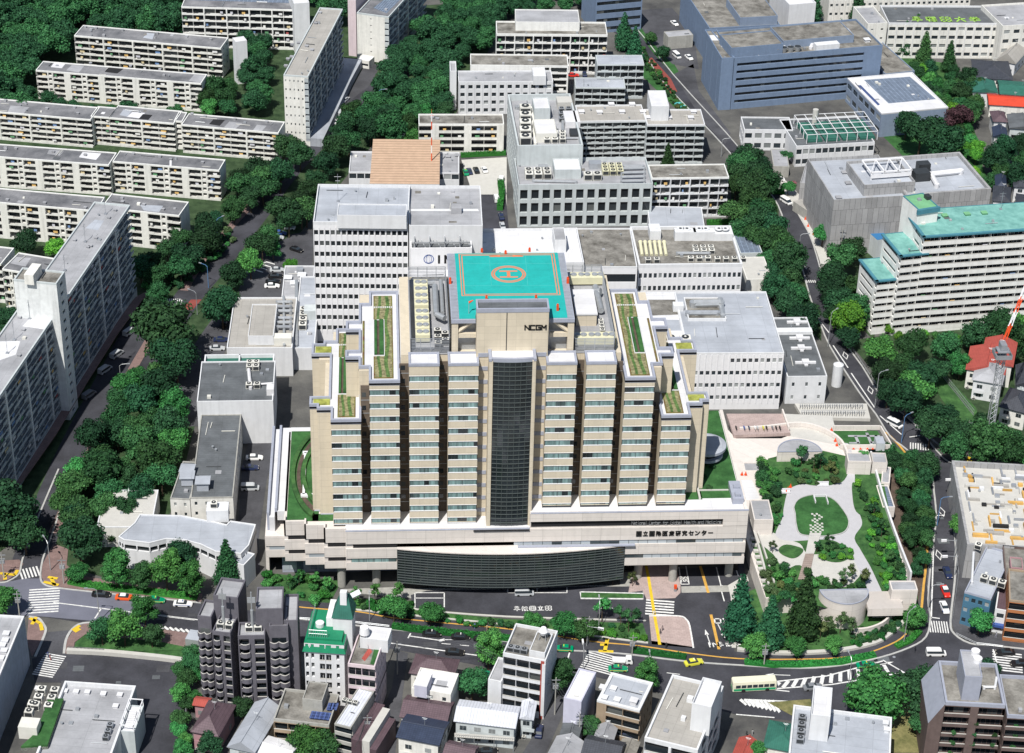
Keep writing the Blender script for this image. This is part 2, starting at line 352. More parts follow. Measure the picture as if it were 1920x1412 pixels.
  if k.get('rib'):
   for j in range(n+1):
    u = min(max(F.u0+bw*j, F.u0+.1), F.u1-.1); F.box(wl, u-.09, -.16, zb, u+.09, .0, zt, k.get('ribm', 0))
 def f_band(s, F, wl, k):
  d = k.get('d', .3); fl = k['fl']; zb = k.get('zb', 0); zt = k.get('zt', s.H); hf = k.get('hf', .45); fh = (zt-zb)/fl; g_ = M[k.get('g', 'glassdk')]
  e = k.get('e', .4); e2 = k.get('e2', e); prev = 0; off = k.get('zo', .5)
  for i in range(fl):
   z = zb+fh*i+fh*(1-hf)*off; z1 = z+fh*hf
   F.box(wl, F.u0, 0, prev, F.u1, d, z); prev = z1
   F.box(wl, F.u0, 0, z, F.u0+e, d, z1); F.box(wl, F.u1-e2, 0, z, F.u1, d, z1)
   s.pane(F, F.u0+e, z, F.u1-F.u0-e-e2, fh*hf, d-.1, g_, mul=k.get('n', 12))
  F.box(wl, F.u0, 0, prev, F.u1, d, s.H-.05)
 def f_balc(s, F, wl, k):
  d = k.get('d', 1.3); fl = k['fl']; zb = k.get('zb', .4); zt = k.get('zt', s.H-.3); fh = (zt-zb)/fl
  pat = k['pat']; wt = {'B': 1, 'W': .55, 'S': .5, 'P': .09, 'L': 1, 'D': 1}; wt.update(k.get('wt', {}))
  tot = sum(wt[c] for c in pat); L = F.u1-F.u0; g_ = M[k.get('g', 'glassdk')]; trim = k.get('bm'); ph = k.get('ph', .85)
  bmat = M[trim] if trim else s.wall
  F.box(wl, F.u0, 0, zt, F.u1, d, s.H-.05); F.box(wl, F.u0, 0, 0, F.u1, d, zb)
  u = F.u0; cache = {}
  for j, c in enumerate(pat):
   w_ = L*wt[c]/tot
   if c in 'WP': F.box(wl, u, 0 if c == 'W' else -.12, zb, u+w_, d, zt)
   elif c == 'S':
    F.box(wl, u, 0, zb, u+w_*.2, d, zt); F.box(wl, u+w_*.8, 0, zb, u+w_, d, zt)
    for i in range(fl):
     z = zb+fh*i; F.box(wl, u+w_*.2, 0, z, u+w_*.8, d, z+fh*.45)
     s.pane(F, u+w_*.2, z+fh*.45, w_*.6, fh*.55, d*.6, g_)
   else:
    for i in range(fl):
     z = zb+fh*i; flip = (i+j) % 2
     s.pane(F, u+.15, z+.2, w_-.3, fh*.78, d-.12, g_, mul=k.get('mul', 0), trim=s.wall)  # balcony window, oversized and dark so its colour also paints in recess shade
     s.nb = getattr(s, 'nb', 0)+1
     key = (F.side, round(w_, 2), c, flip)
     if s.nb > 100 and 0: pass
     if key not in cache:
      mb = MB(); G_ = Face(F.side, 0, 0)
      def bx(u0, v0, z0, u1, v1, z1, mi=0, sd=F.side):
       f = {'F': lambda a, b: (a, b), 'B': lambda a, b: (-a, -b), 'R': lambda a, b: (-b, a), 'L': lambda a, b: (b, -a)}[sd]
       p, q = f(u0, v0), f(u1, v1); mb.box(p[0], p[1], z0, q[0], q[1], z1, mi)
      bx(0, 0, -.1, w_, d, .08)
      if c == 'B' and k.get('rail', 1):
       a, b = (0, w_*.45) if flip else (w_*.55, w_)
       bx(a, 0, .08, b, .12, ph); a2, b2 = (w_*.45, w_) if flip else (0, w_*.55)
       bx(a2, 0, .08, b2, .1, ph*.35); bx(a2, .0, ph-.1, b2, .07, ph, 1)
       nb_ = max(3, int((b2-a2)/.45))
       for q in range(nb_): x = a2+(b2-a2)*q/nb_; bx(x, .01, ph*.35, x+.07, .06, ph-.1, 1)
      else: bx(0, 0, .08, w_, .12, ph); bx(0, -.04, ph, w_, .16, ph+.09, 1)
      if k.get('side', 1): bx(0, 0, ph if c != 'X' else 0, .1, d, fh-.1)
      cache[key] = mb.mesh('balcony', [bmat, M['railing' if k.get('rail', 1) else 'conclight']])
     if s.nb <= 100: link('balcony', cache[key], s.root, F.pt(u, 0, z))
     else:
      kk = ('balcony', bmat.name, 'b')
      if kk not in s.extra: s.extra[kk] = (MB(), bmat, M['railing' if k.get('rail', 1) else 'conclight'])
      me = cache[key]; E = s.extra[kk][0]; o = F.pt(u, 0, z); n0 = len(E.v)
      E.v += [(q.co.x+o[0], q.co.y+o[1], q.co.z+o[2]) for q in me.vertices]
      for pl in me.polygons: E.f.append(tuple(n0+x for x in pl.vertices)); E.m.append(pl.material_index)
     if k.get('laundry', 0) and rnd.random() < k['laundry']:
      kk = ('laundry', 'l', 'l')
      if kk not in s.extra: s.extra[kk] = (MB(), M['cloth'], None)
      q = rnd.random()*.5; F.box(s.extra[kk][0], u+w_*(.1+q), .25, z+.6, u+w_*(.25+q+rnd.random()*.2), .3, z+.6+fh*.38)
   u += w_
 def part(s, name, mb, mats): return mb.build(name, mats, s.root)
 def gbox(s, name, px, py, w_, d_, h_, m='white', z=None, rim=0):
  x, y = s.loc(px, py, z); z = s.H if z is None else z; mb = MB().box(x, y, z+.02, x+w_, y+d_, z+h_)
  if rim: mb.ring([(x, y), (x+w_, y), (x+w_, y+d_), (x, y+d_)], .2, z+h_, z+h_+rim)
  return s.part(name, mb, M[m])
 def gpent(s, fl, fr, bk, h_, wall, roof, z=None, name='penthouse', rim=.35, z0=None):
  zt = s.H+h_; a = s.loc(*fl, zt); b = s.loc(*fr, zt); c = s.loc(*bk, zt)
  x0, x1 = sorted((a[0], b[0])); y0 = (a[1]+b[1])/2; y1 = max(c[1], y0+.5)
  MBw = MB().box(x0, y0, (s.H if z0 is None else z0)-.5, x1, y1, zt-.02)
  if rim: MBw.ring([(x0, y0), (x1, y0), (x1, y1), (x0, y1)], .2, zt-.02, zt+rim)
  o = s.part(name, MBw, M[wall]); q = .22 if rim else 0
  MB().box(x0+q, y0+q, zt-.02, x1-q, y1-q, zt+.03).build('roof', M[roof], o); return o
 def gac(s, px, py, n=1, m=1, dx=2.2, dy=2.2, sc=1, mt='acwhite'):
  x, y = s.loc(px, py)
  for i in range(n):
   for j in range(m):
    link('air_conditioner', ac_mesh(mt), s.root, (x+i*dx, y+j*dy, s.H+.02), 0, sc)
 def gant(s, px, py, h_=5):
  x, y = s.loc(px, py); mb = MB().bar((x, y, s.H), (x, y, s.H+h_), .06); mb.box(x-.4, y-.4, s.H, x+.4, y+.4, s.H+.35)
  mb.bar((x-1, y, s.H+h_*.9), (x+1, y, s.H+h_*.9), .04, 4); mb.bar((x-.7, y, s.H+h_*.75), (x+.7, y, s.H+h_*.75), .04, 4); s.part('antenna', mb, M['metal'])
 def gvents(s, pts, sz=.9, hh=.5, m='roofgrey'):
  for px, py in pts:
   x, y = s.loc(px, py); mb = MB().box(x-sz/2, y-sz/2, s.H, x+sz/2, y+sz/2, s.H+hh); mb.box(x-sz*.65, y-sz*.65, s.H+hh, x+sz*.65, y+sz*.65, s.H+hh+.12); s.part('roof_vent', mb, M[m])
 def gpatch(s, pts, m, name='roof_patch'):
  q = [s.loc(*p) for p in pts]; q = [(min(max(a, .4), s.W-.4), min(max(b, .4), s.D-.4)) for a, b in q]
  s.np = getattr(s, 'np', 0)+1
  s.part(name, MB().prism(q, s.H+.025, s.H+.03+.006*s.np), M[m])
 def gduct(s, pts, r=.4, m='steel', z=.6):
  mb = MB(); q = [s.loc(*p) for p in pts]
  for a, b in zip(q, q[1:]):
   mb.bar((a[0], a[1], s.H+z), (b[0], b[1], s.H+z), r, 8)
  for a in q: mb.bar((a[0], a[1], s.H), (a[0], a[1], s.H+z+r*.6), r*1.02, 8)
  s.part('duct', mb, M[m])
M['cloth'] = mat('laundry_cloth', (.5, .45, .4), var=.1, island=0)
_c = M['cloth'].node_tree; _g = _c.nodes.new('ShaderNodeNewGeometry'); _r = _c.nodes.new('ShaderNodeValToRGB'); _r.color_ramp.interpolation = 'CONSTANT'
for i, c in enumerate([(.7, .7, .7), (.65, .42, .15), (.15, .25, .45), (.55, .55, .6), (.6, .5, .3), (.35, .08, .08), (.75, .75, .72), (.12, .3, .15)]):
 e = _r.color_ramp.elements[0] if i == 0 else (_r.color_ramp.elements[1] if i == 1 else _r.color_ramp.elements.new(i/8)); e.position = i/8; e.color = (*c, 1)
_c.links.new(_g.outputs['Random Per Island'], _r.inputs[0]); _c.links.new(_r.outputs[0], _c.nodes['Principled BSDF'].inputs['Base Color'])
_ac = {}
def ac_mesh(mt):
 if mt not in _ac:
  mb = MB().box(0, 0, .15, 1.7, 1.5, 1.5).box(.05, .05, 0, .25, 1.45, .15).box(1.45, .05, 0, 1.65, 1.45, .15)
  mb.cyl(.85, .75, 1.5, 1.62, .58, 10, 1).cyl(.85, .75, 1.62, 1.66, .2, 6, 0).box(.1, -.02, .3, 1.6, 0, 1.3, 1)
  _ac[mt] = mb.mesh('air_conditioner', [M[mt], M['darkmetal']])
 return _ac[mt]
def leafmat(name, c, c2, sp=.2):
 m = bpy.data.materials.new(name); m.use_nodes = True; t = m.node_tree; N = t.nodes; L = t.links; b = N['Principled BSDF']
 b.inputs['Roughness'].default_value = .75; b.inputs['Specular IOR Level'].default_value = sp
 ge = N.new('ShaderNodeNewGeometry'); oi = N.new('ShaderNodeObjectInfo'); rp = N.new('ShaderNodeValToRGB')
 rp.color_ramp.elements[0].color = (*[x*.6 for x in c], 1); rp.color_ramp.elements[1].color = (*c2, 1)
 L.new(ge.outputs['Random Per Island'], rp.inputs[0])
 mr = N.new('ShaderNodeMapRange'); mr.inputs['To Min'].default_value = .75; mr.inputs['To Max'].default_value = 1.8; L.new(oi.outputs['Random'], mr.inputs[0])
 mx = N.new('ShaderNodeMix'); mx.data_type = 'RGBA'; mx.blend_type = 'MULTIPLY'; mx.inputs[0].default_value = 1
 m7 = N.new('ShaderNodeMath'); m7.operation = 'MULTIPLY'; m7.inputs[1].default_value = 7.3; fr = N.new('ShaderNodeMath'); fr.operation = 'FRACT'; L.new(oi.outputs['Random'], m7.inputs[0]); L.new(m7.outputs[0], fr.inputs[0])
 tr = N.new('ShaderNodeValToRGB'); tr.color_ramp.elements[0].color = (1.0, .88, .72, 1); tr.color_ramp.elements[1].color = (.62, .92, .95, 1); L.new(fr.outputs[0], tr.inputs[0])
 m2 = N.new('ShaderNodeMix'); m2.data_type = 'RGBA'; m2.blend_type = 'MULTIPLY'; m2.inputs[0].default_value = 1
 L.new(rp.outputs[0], mx.inputs[6]); L.new(mr.outputs[0], mx.inputs[7]); L.new(mx.outputs[2], m2.inputs[6]); L.new(tr.outputs[0], m2.inputs[7]); L.new(m2.outputs[2], b.inputs['Base Color']); return m
LM = dict(dark=leafmat('dark_foliage', (.012, .045, .021), (.028, .080, .034)), mid=leafmat('mid_green_foliage', (.018, .070, .027), (.045, .125, .045)),
          bright=leafmat('bright_foliage', (.030, .135, .042), (.075, .235, .062)), lime=leafmat('lime_foliage', (.05, .2, .03), (.13, .33, .04)),
          blue=leafmat('bluish_conifer_foliage', (.016, .085, .045), (.035, .14, .07)), purple=leafmat('purple_foliage', (.04, .018, .022), (.09, .035, .045)),
          olive=leafmat('olive_foliage', (.04, .075, .025), (.11, .14, .06)), hedge=leafmat('hedge_foliage', (.012, .09, .018), (.03, .16, .03)),
          pink=leafmat('pink_blossom', (.35, .08, .12), (.5, .2, .25)))
def crown_mesh(seed, nc=15, nl=95, leaf=.105, asp=.85, kind='round', core=.66):
 r = np.random.RandomState(seed); mb = MB(); V = []; Fc = []
 cl = []
 for i in range(nc):
  if kind == 'cone':
   t = (i+.5)/nc; rad = (1-t)**.8*.78; a = i*2.4+r.rand(); k = rad*(.45+.4*r.rand())
   cl.append((k*math.cos(a), k*math.sin(a), -1.25+t*3.0, .14+.40*(1-t)))
  else:
   a = r.rand()*6.283; z = r.uniform(-.45, .8); q = math.sqrt(max(0.05, 1-z*z))*r.uniform(.35, .72)
   cl.append((q*math.cos(a), q*math.sin(a), z*asp*.72, r.uniform(.28, .46)))
 cl.append((0, 0, 0, core*.8))
 if kind == 'cone': cl += [(0, 0, -1.1+.42*j, .55-.07*j) for j in range(7)]
 for (x, y, z, rad) in cl:
  n = int(nl*(rad/.38)**2)
  d = r.normal(size=(n, 3)); d /= np.linalg.norm(d, axis=1)[:, None]; d[:, 2] = np.where(d[:, 2] < -.35, -d[:, 2], d[:, 2])
  p = np.array([x, y, z])+d*rad*r.uniform(.72, 1.12, (n, 1))*np.array([1, 1, .85])
  nn = d+r.normal(scale=.55, size=(n, 3)); nn /= np.linalg.norm(nn, axis=1)[:, None]
  t = np.cross(nn, r.normal(size=(n, 3))); t /= np.linalg.norm(t, axis=1)[:, None]; b = np.cross(nn, t)
  s = leaf*r.uniform(.6, 1.35, (n, 1))
  for i in range(n):
   k = len(V); V += [tuple(p[i]-t[i]*s[i]*.5-b[i]*s[i]*.3), tuple(p[i]+t[i]*s[i]*.15-b[i]*s[i]*.5), tuple(p[i]+t[i]*s[i]*.6+b[i]*s[i]*.1), tuple(p[i]-t[i]*s[i]*.1+b[i]*s[i]*.5)]
   Fc.append((k, k+1, k+2, k+3))
  if rad > .2:
   ic = []; k = len(V); m_, n_ = 4, 7; rr = rad*.74
   for a in range(m_+1):
    for c in range(n_):
     th = math.pi*a/m_; ph = 6.283*c/n_; j = r.uniform(.8, 1.1)
     V.append((x+rr*j*math.sin(th)*math.cos(ph), y+rr*j*math.sin(th)*math.sin(ph), z+rr*.85*j*math.cos(th)))
   for a in range(m_):
    for c in range(n_): Fc.append((k+a*n_+c, k+a*n_+(c+1) % n_, k+(a+1)*n_+(c+1) % n_, k+(a+1)*n_+c))
 me = bpy.data.meshes.new('crown'); me.from_pydata(V, [], Fc); me.materials.append(LM['mid']); me.update(); return me
CR = dict(round=[crown_mesh(i, 13+3*i, 230-18*i, .085, .72+.09*i) for i in range(6)], tall=[crown_mesh(20+i, 24, 160, .085, 1.75) for i in range(3)],
          cone=[crown_mesh(40+i, 40, 120, .10, 1, 'cone') for i in range(3)], airy=[crown_mesh(60+i, 9, 42, .13, 1.0, core=.25) for i in range(3)],
          bush=[crown_mesh(80+i, 9, 80, .14, .55) for i in range(4)])
def trunk_mesh():
 mb = MB().bar((0, 0, 0), (0.02, 0.01, .62), .045, 7, 0, .03)
 for i in range(5):
  a = i*1.3; mb.bar((0.01, 0, .38+.05*i), (.3*math.cos(a), .3*math.sin(a), .68+.04*i), .02, 5, 0, .008)
 return mb.mesh('trunk', M['bark'])
TR = trunk_mesh(); _cm = {}
def tree(px, py, r, kind='round', col='mid', label=None, group=None, h=None, name='broadleaf_tree', cat='tree', at=None, z0=0, zc=None, squash=1):
 ch = {'round': .85, 'tall': 1.5, 'cone': 1.35, 'airy': 1.0, 'bush': .55}[kind]*r*squash
 clear = {'round': .25, 'tall': .15, 'cone': .2, 'airy': 1.1, 'bush': .12}[kind]*r
 zc = (clear+ch) if zc is None else zc
 if at is None: p = P(px, py, z0+zc)
 else: p = Vector((at[0], at[1], 0))
 root = link(name, None, None, (p.x, p.y, z0), rnd.random()*6.28); tag(root, label, cat, group)
 me0 = rnd.choice(CR[kind]); key = (me0.name, col)
 if key not in _cm:
  me = me0.copy(); me.materials.clear(); me.materials.append(LM[col]); me.name = 'crown'; _cm[key] = me
 link('crown', _cm[key], root, (0, 0, zc), 0, (r, r, r*squash))
 if kind != 'bush': link('trunk', TR, root, (0, 0, 0), 0, (r*1.1, r*1.1, (zc+ch*.3)/.85))
 return root
STUFF = {}
def flush_stuff():
 for g_, (V, Fc, Mi, _, lab) in STUFF.items():
  V = np.concatenate(V).astype('f'); Fc = np.concatenate(Fc); Mi = np.concatenate(Mi); me = bpy.data.meshes.new(g_); n = len(Fc)//4
  me.vertices.add(len(V)); me.vertices.foreach_set('co', V.ravel()); me.loops.add(len(Fc)); me.loops.foreach_set('vertex_index', Fc); me.polygons.add(n); me.polygons.foreach_set('loop_start', np.arange(n, dtype='i')*4)
  for c in ('dark', 'mid', 'bright', 'olive') if g_ != 'woodland' else ('dark', 'dark', 'mid', 'mid'): me.materials.append(LM[c])
  me.polygons.foreach_set('material_index', Mi); me.update(calc_edges=True); tag(link(g_, me), lab, kind='stuff')
def inpoly(x, y, pts):
 c = False; n = len(pts)
 for i in range(n):
  (x1, y1), (x2, y2) = pts[i], pts[i-1]
  if (y1 > y) != (y2 > y) and x < (x2-x1)*(y-y1)/(y2-y1)+x1: c = not c
 return c
def grove(poly, r, cols, label, group, kind='round', zc=None, jit=.25, seed=0, z0=0, dens=1.45, name='broadleaf_tree', squash=1, skip=None):
 rr = random.Random(seed); zc = zc or r*1.3; W = [tuple(P(x, y, z0+zc))[:2] for x, y in poly]; pts = []
 xs = [p[0] for p in W]; ys = [p[1] for p in W]; area = (max(xs)-min(xs))*(max(ys)-min(ys))
 for _ in range(int(area/(r*r)*8)+200):
  x, y = rr.uniform(min(xs), max(xs)), rr.uniform(min(ys), max(ys))
  if inpoly(x, y, W) and all((x-a)**2+(y-b)**2 > (r*dens)**2 for a, b, in pts): pts.append((x, y))
 if name is None:
  V, Fc, k = [], [], 0
  for x, y in pts:
   me = rr.choice(CR[kind]); co = np.empty(len(me.vertices)*3, 'f'); me.vertices.foreach_get('co', co); q = r*rr.uniform(1-jit, 1+jit); a = rr.random()*6.28; co = co.reshape(-1, 3)*(q, q, q*squash)
   co = np.stack([co[:, 0]*math.cos(a)-co[:, 1]*math.sin(a)+x, co[:, 0]*math.sin(a)+co[:, 1]*math.cos(a)+y, co[:, 2]+z0+q*(1.1 if kind == 'round' else .6)], 1)
   f = np.empty(len(me.polygons)*4, 'i'); me.polygons.foreach_get('vertices', f); A_ = STUFF.setdefault(group, [[], [], [], 0, label]); A_[0].append(co); A_[1].append(f+A_[3]); A_[2].append(np.full(len(f)//4, rr.choice([0, 0, 1, 1, 2, 3]), 'i')); A_[3] += len(co)
  return
 for x, y in pts:
  tree(0, 0, r*rr.uniform(1-jit, 1+jit), kind, rr.choice(cols), label, group, at=(x, y), z0=z0, name=name, squash=squash*rr.uniform(.9, 1.25))
 return len(pts)
_vm = {}
def carpaint(name, c, rough=.3):
 if name not in M: M[name] = mat(name, c, rough=rough, var=.02, spec=.5)
 return M[name]
for n_, c in dict(car_white=(.8, .8, .8), car_black=(.012, .012, .014), car_silver=(.48, .5, .52), car_green=(.0, .26, .12), car_orange=(.75, .11, .02), car_yellow=(.62, .6, .06), car_red=(.6, .03, .02), car_blue=(.04, .09, .3), car_navy=(.02, .03, .08), car_grey=(.2, .21, .23), bus_cream=(.72, .7, .55), bus_green=(.03, .35, .15), tarp_blue=(.1, .25, .6), car_teal=(.1, .5, .5), taxi_stripe=(.7, .55, .1)).items(): carpaint(n_, c)
M['tyre'] = mat('tyre_rubber', (.02, .02, .02)); M['carglass'] = mat('car_glass', (.03, .04, .05), rough=.1, var=0, spec=.7)
M['lamp_lens'] = mat('lamp_lens', (.7, .65, .55), rough=.2, var=0)
def loft(secs, mb, m=0):
 n0 = len(mb.v)
 for x, hw, zb, zt, tw in secs: mb.v += [(x, -hw, zb), (x, hw, zb), (x, hw, zb+(zt-zb)*.6), (x, tw, zt), (x, -tw, zt), (x, -hw, zb+(zt-zb)*.6)]
 k = 6
 for i in range(len(secs)-1):
  for j in range(k): mb.f.append((n0+i*k+j, n0+i*k+(j+1) % k, n0+(i+1)*k+(j+1) % k, n0+(i+1)*k+j)[::-1]); mb.m.append(m)
 mb.f.append(tuple(n0+j for j in range(k))); mb.m.append(m); e = n0+(len(secs)-1)*k; mb.f.append(tuple(e+j for j in range(k-1, -1, -1))); mb.m.append(m)
 return mb
def vmesh(kind):
 if kind in _vm: return _vm[kind]
 L_ = {'sedan': 4.7, 'van': 4.8, 'hatch': 3.9, 'truck': 4.9, 'bus': 10.5}[kind]; h = L_/2
 b = MB(); g_ = MB(); t = MB(); x = MB()
 if kind in ('sedan', 'hatch'):
  loft([(-h, .7, .35, .75, .6), (-h+.15, .84, .25, .92, .74), (-h+1.0, .86, .22, .95, .78), (h-1.2, .86, .22, .92, .78), (h-.3, .82, .25, .75, .7), (h, .68, .35, .6, .55)], b)
  a0, a1 = (-h+.7, -h+1.25) if kind == 'sedan' else (-h+.15, -h+.6)
  loft([(a0, .72, .9, .93, .7), (a1, .74, .88, 1.36, .58), (h-2.1, .74, .88, 1.38, .6), (h-1.35, .72, .88, .92, .68)], g_)
  loft([(a1-.02, .6, 1.34, 1.42, .52), (a1+.4, .62, 1.36, 1.46, .55), (h-2.4, .62, 1.36, 1.46, .55), (h-2.05, .6, 1.33, 1.4, .5)], x)
 elif kind == 'van':
  loft([(-h, .8, .35, 1.7, .72), (-h+.15, .85, .28, 1.0, .84), (h-.5, .85, .28, .98, .82), (h, .78, .35, .85, .7)], b)
  loft([(-h+.03, .8, .95, 1.62, .72), (-h+.2, .83, .95, 1.72, .74), (h-1.3, .82, .95, 1.72, .72), (h-.45, .78, .9, 1.0, .72)], g_)
  loft([(-h+.02, .76, 1.66, 1.84, .68), (-h+.3, .78, 1.68, 1.92, .7), (h-1.6, .78, 1.68, 1.92, .7), (h-1.2, .72, 1.62, 1.74, .64)], x)
 elif kind == 'truck':
  x.box(-h, -.9, .7, h-1.7, .9, .8); x.box(-h, -.9, .8, h-1.7, -.84, 1.15).box(-h, .84, .8, h-1.7, .9, 1.15).box(-h, -.9, .8, -h+.06, .9, 1.15).box(h-1.76, -.9, .8, h-1.7, .9, 1.5)
  loft([(h-1.6, .85, .4, 1.9, .75), (h-.35, .85, .4, 1.85, .75), (h, .8, .4, 1.05, .75)], b); g_.box(h-1.2, -.87, 1.2, h-.5, .87, 1.65); g_.box(h-.3, -.7, 1.1, h-.08, .7, 1.5)
  b.box(-h+.1, -.35, .45, h-1.5, .35, .7)
 else:
  loft([(-h, 1.1, .4, 2.7, 1.0), (-h+.2, 1.24, .35, 2.95, 1.12), (h-.2, 1.24, .35, 2.95, 1.12), (h, 1.15, .4, 2.7, 1.0)], x)
  b.box(-h+.25, -1.26, .5, h-.25, -1.235, 1.15).box(-h+.25, 1.235, .5, h-.25, 1.26, 1.15).box(-h-.02, -1, .6, -h+.1, 1, 1.15)
  for i in range(7): u = -h+.7+i*1.35; g_.box(u, -1.27, 1.35, u+1.15, -1.2, 2.2); g_.box(u, 1.2, 1.35, u+1.15, 1.27, 2.2)
  g_.box(h-.1, -1, 1.2, h+.02, 1, 2.3)
  x.box(-h+1, -.7, 2.95, -h+3, .7, 3.15).box(.5, -.7, 2.95, 2.5, .7, 3.15)
 wr = .32 if kind != 'bus' else .5; wx = (h-.85, -h+.9) if kind != 'bus' else (h-2.2, -h+2.6)
 t.v = []; n = 12
 for i in range(n): a = 6.2832*i/n; t.v += [(wr*math.cos(a), -.12, wr*math.sin(a)), (wr*math.cos(a), .12, wr*math.sin(a))]
 for i in range(n): j = (i+1) % n; t.f.append((2*i, 2*i+1, 2*j+1, 2*j)); t.m.append(0)
 t.f.append(tuple(2*i for i in range(n))); t.f.append(tuple(2*i+1 for i in range(n-1, -1, -1))); t.m += [0, 0]
 lm = MB().box(-.06, -.16, -.08, .03, .16, .08)
 _vm[kind] = dict(body=b.mesh('body', M['car_white']), glass=g_.mesh('window', M['carglass']), roof=x.mesh('roof', M['car_white']), wheel=t.mesh('wheel', M['tyre']), lamp=lm.mesh('headlight', M['lamp_lens']), wr=wr, wx=wx, h=h, hw=1.15 if kind == 'bus' else .76)
 return _vm[kind]
_vc = {}
def pm(me, m):
 k = (me.name, m)
 if k not in _vc: c = me.copy(); c.materials.clear(); c.materials.append(M[m]); c.name = me.name.split('.')[0]; _vc[k] = c
 return _vc[k]
def car(px, py, ang, kind='sedan', col='car_white', roof=None, label='', name=None, group=None, cat=None, z0=0, taxi=None, hide=False):
 v = vmesh(kind); p = P(px, py, z0+.7)
 name = name or {'sedan': 'parked_car', 'hatch': 'parked_car', 'van': 'van', 'truck': 'truck', 'bus': 'bus'}[kind]
 o = link(name, None, None, (p.x, p.y, z0+.02), R(ang)); tag(o, label, cat or {'sedan': 'car', 'hatch': 'car'}.get(kind, kind), group)
 link('body', pm(v['body'], col), o); link('window', v['glass'], o); link('roof', pm(v['roof'], roof or col), o)
 for wx in v['wx']:
  for s in (-1, 1): link('wheel', v['wheel'], o, (wx, s*v['hw'], v['wr']))
 for s in (-1, 1): link('headlight', v['lamp'], o, (v['h']-.12 if kind != 'bus' else v['h']+.03, s*.55, .65))
 if taxi: MB().box(-.1, -.3, 1.44, .1, .3, 1.6).build('roof_lamp', M[taxi], o)
 return o
def lamp(px, py, label, h=9, ang=0, group=None, m='metal', arm=2.2, two=False, z0=0, base=True):
 p = P(px, py, z0); o = link('street_lamp', None, None, (p.x, p.y, z0), R(ang)); tag(o, label, 'street lamp', group)
 mb = MB().bar((0, 0, 0), (0, 0, h-.6), .13, 6, 0, .09); mb.bar((0, 0, h-.6), (arm*.3, 0, h-.05), .08, 5).bar((arm*.3, 0, h-.05), (arm, 0, h+.1), .07, 5); mb.build('pole', M[m], o)
 MB().box(arm-.1, -.18, h+.0, arm+.8, .18, h+.22).build('lamp_head', M['steel'], o); return o
def upole(px, py, label, h=11, group=None, z0=0, gear=True):
 p = P(px, py, z0); o = link('utility_pole', None, None, (p.x, p.y, z0)); tag(o, label, 'utility pole', group)
 MB().bar((0, 0, 0), (0, 0, h), .18, 7, 0, .12).build('pole', M['conc'], o)
 MB().box(-1, -.06, h-.8, 1, .06, h-.65).box(-.8, -.06, h-1.9, .8, .06, h-1.78).build('crossarm', M['metal'], o)
 if gear: MB().cyl(.35, 0, h-3.2, h-2.2, .3, 8).cyl(-.4, .1, h-3.3, h-2.3, .3, 8).build('transformer', M['steel'], o)
 return o
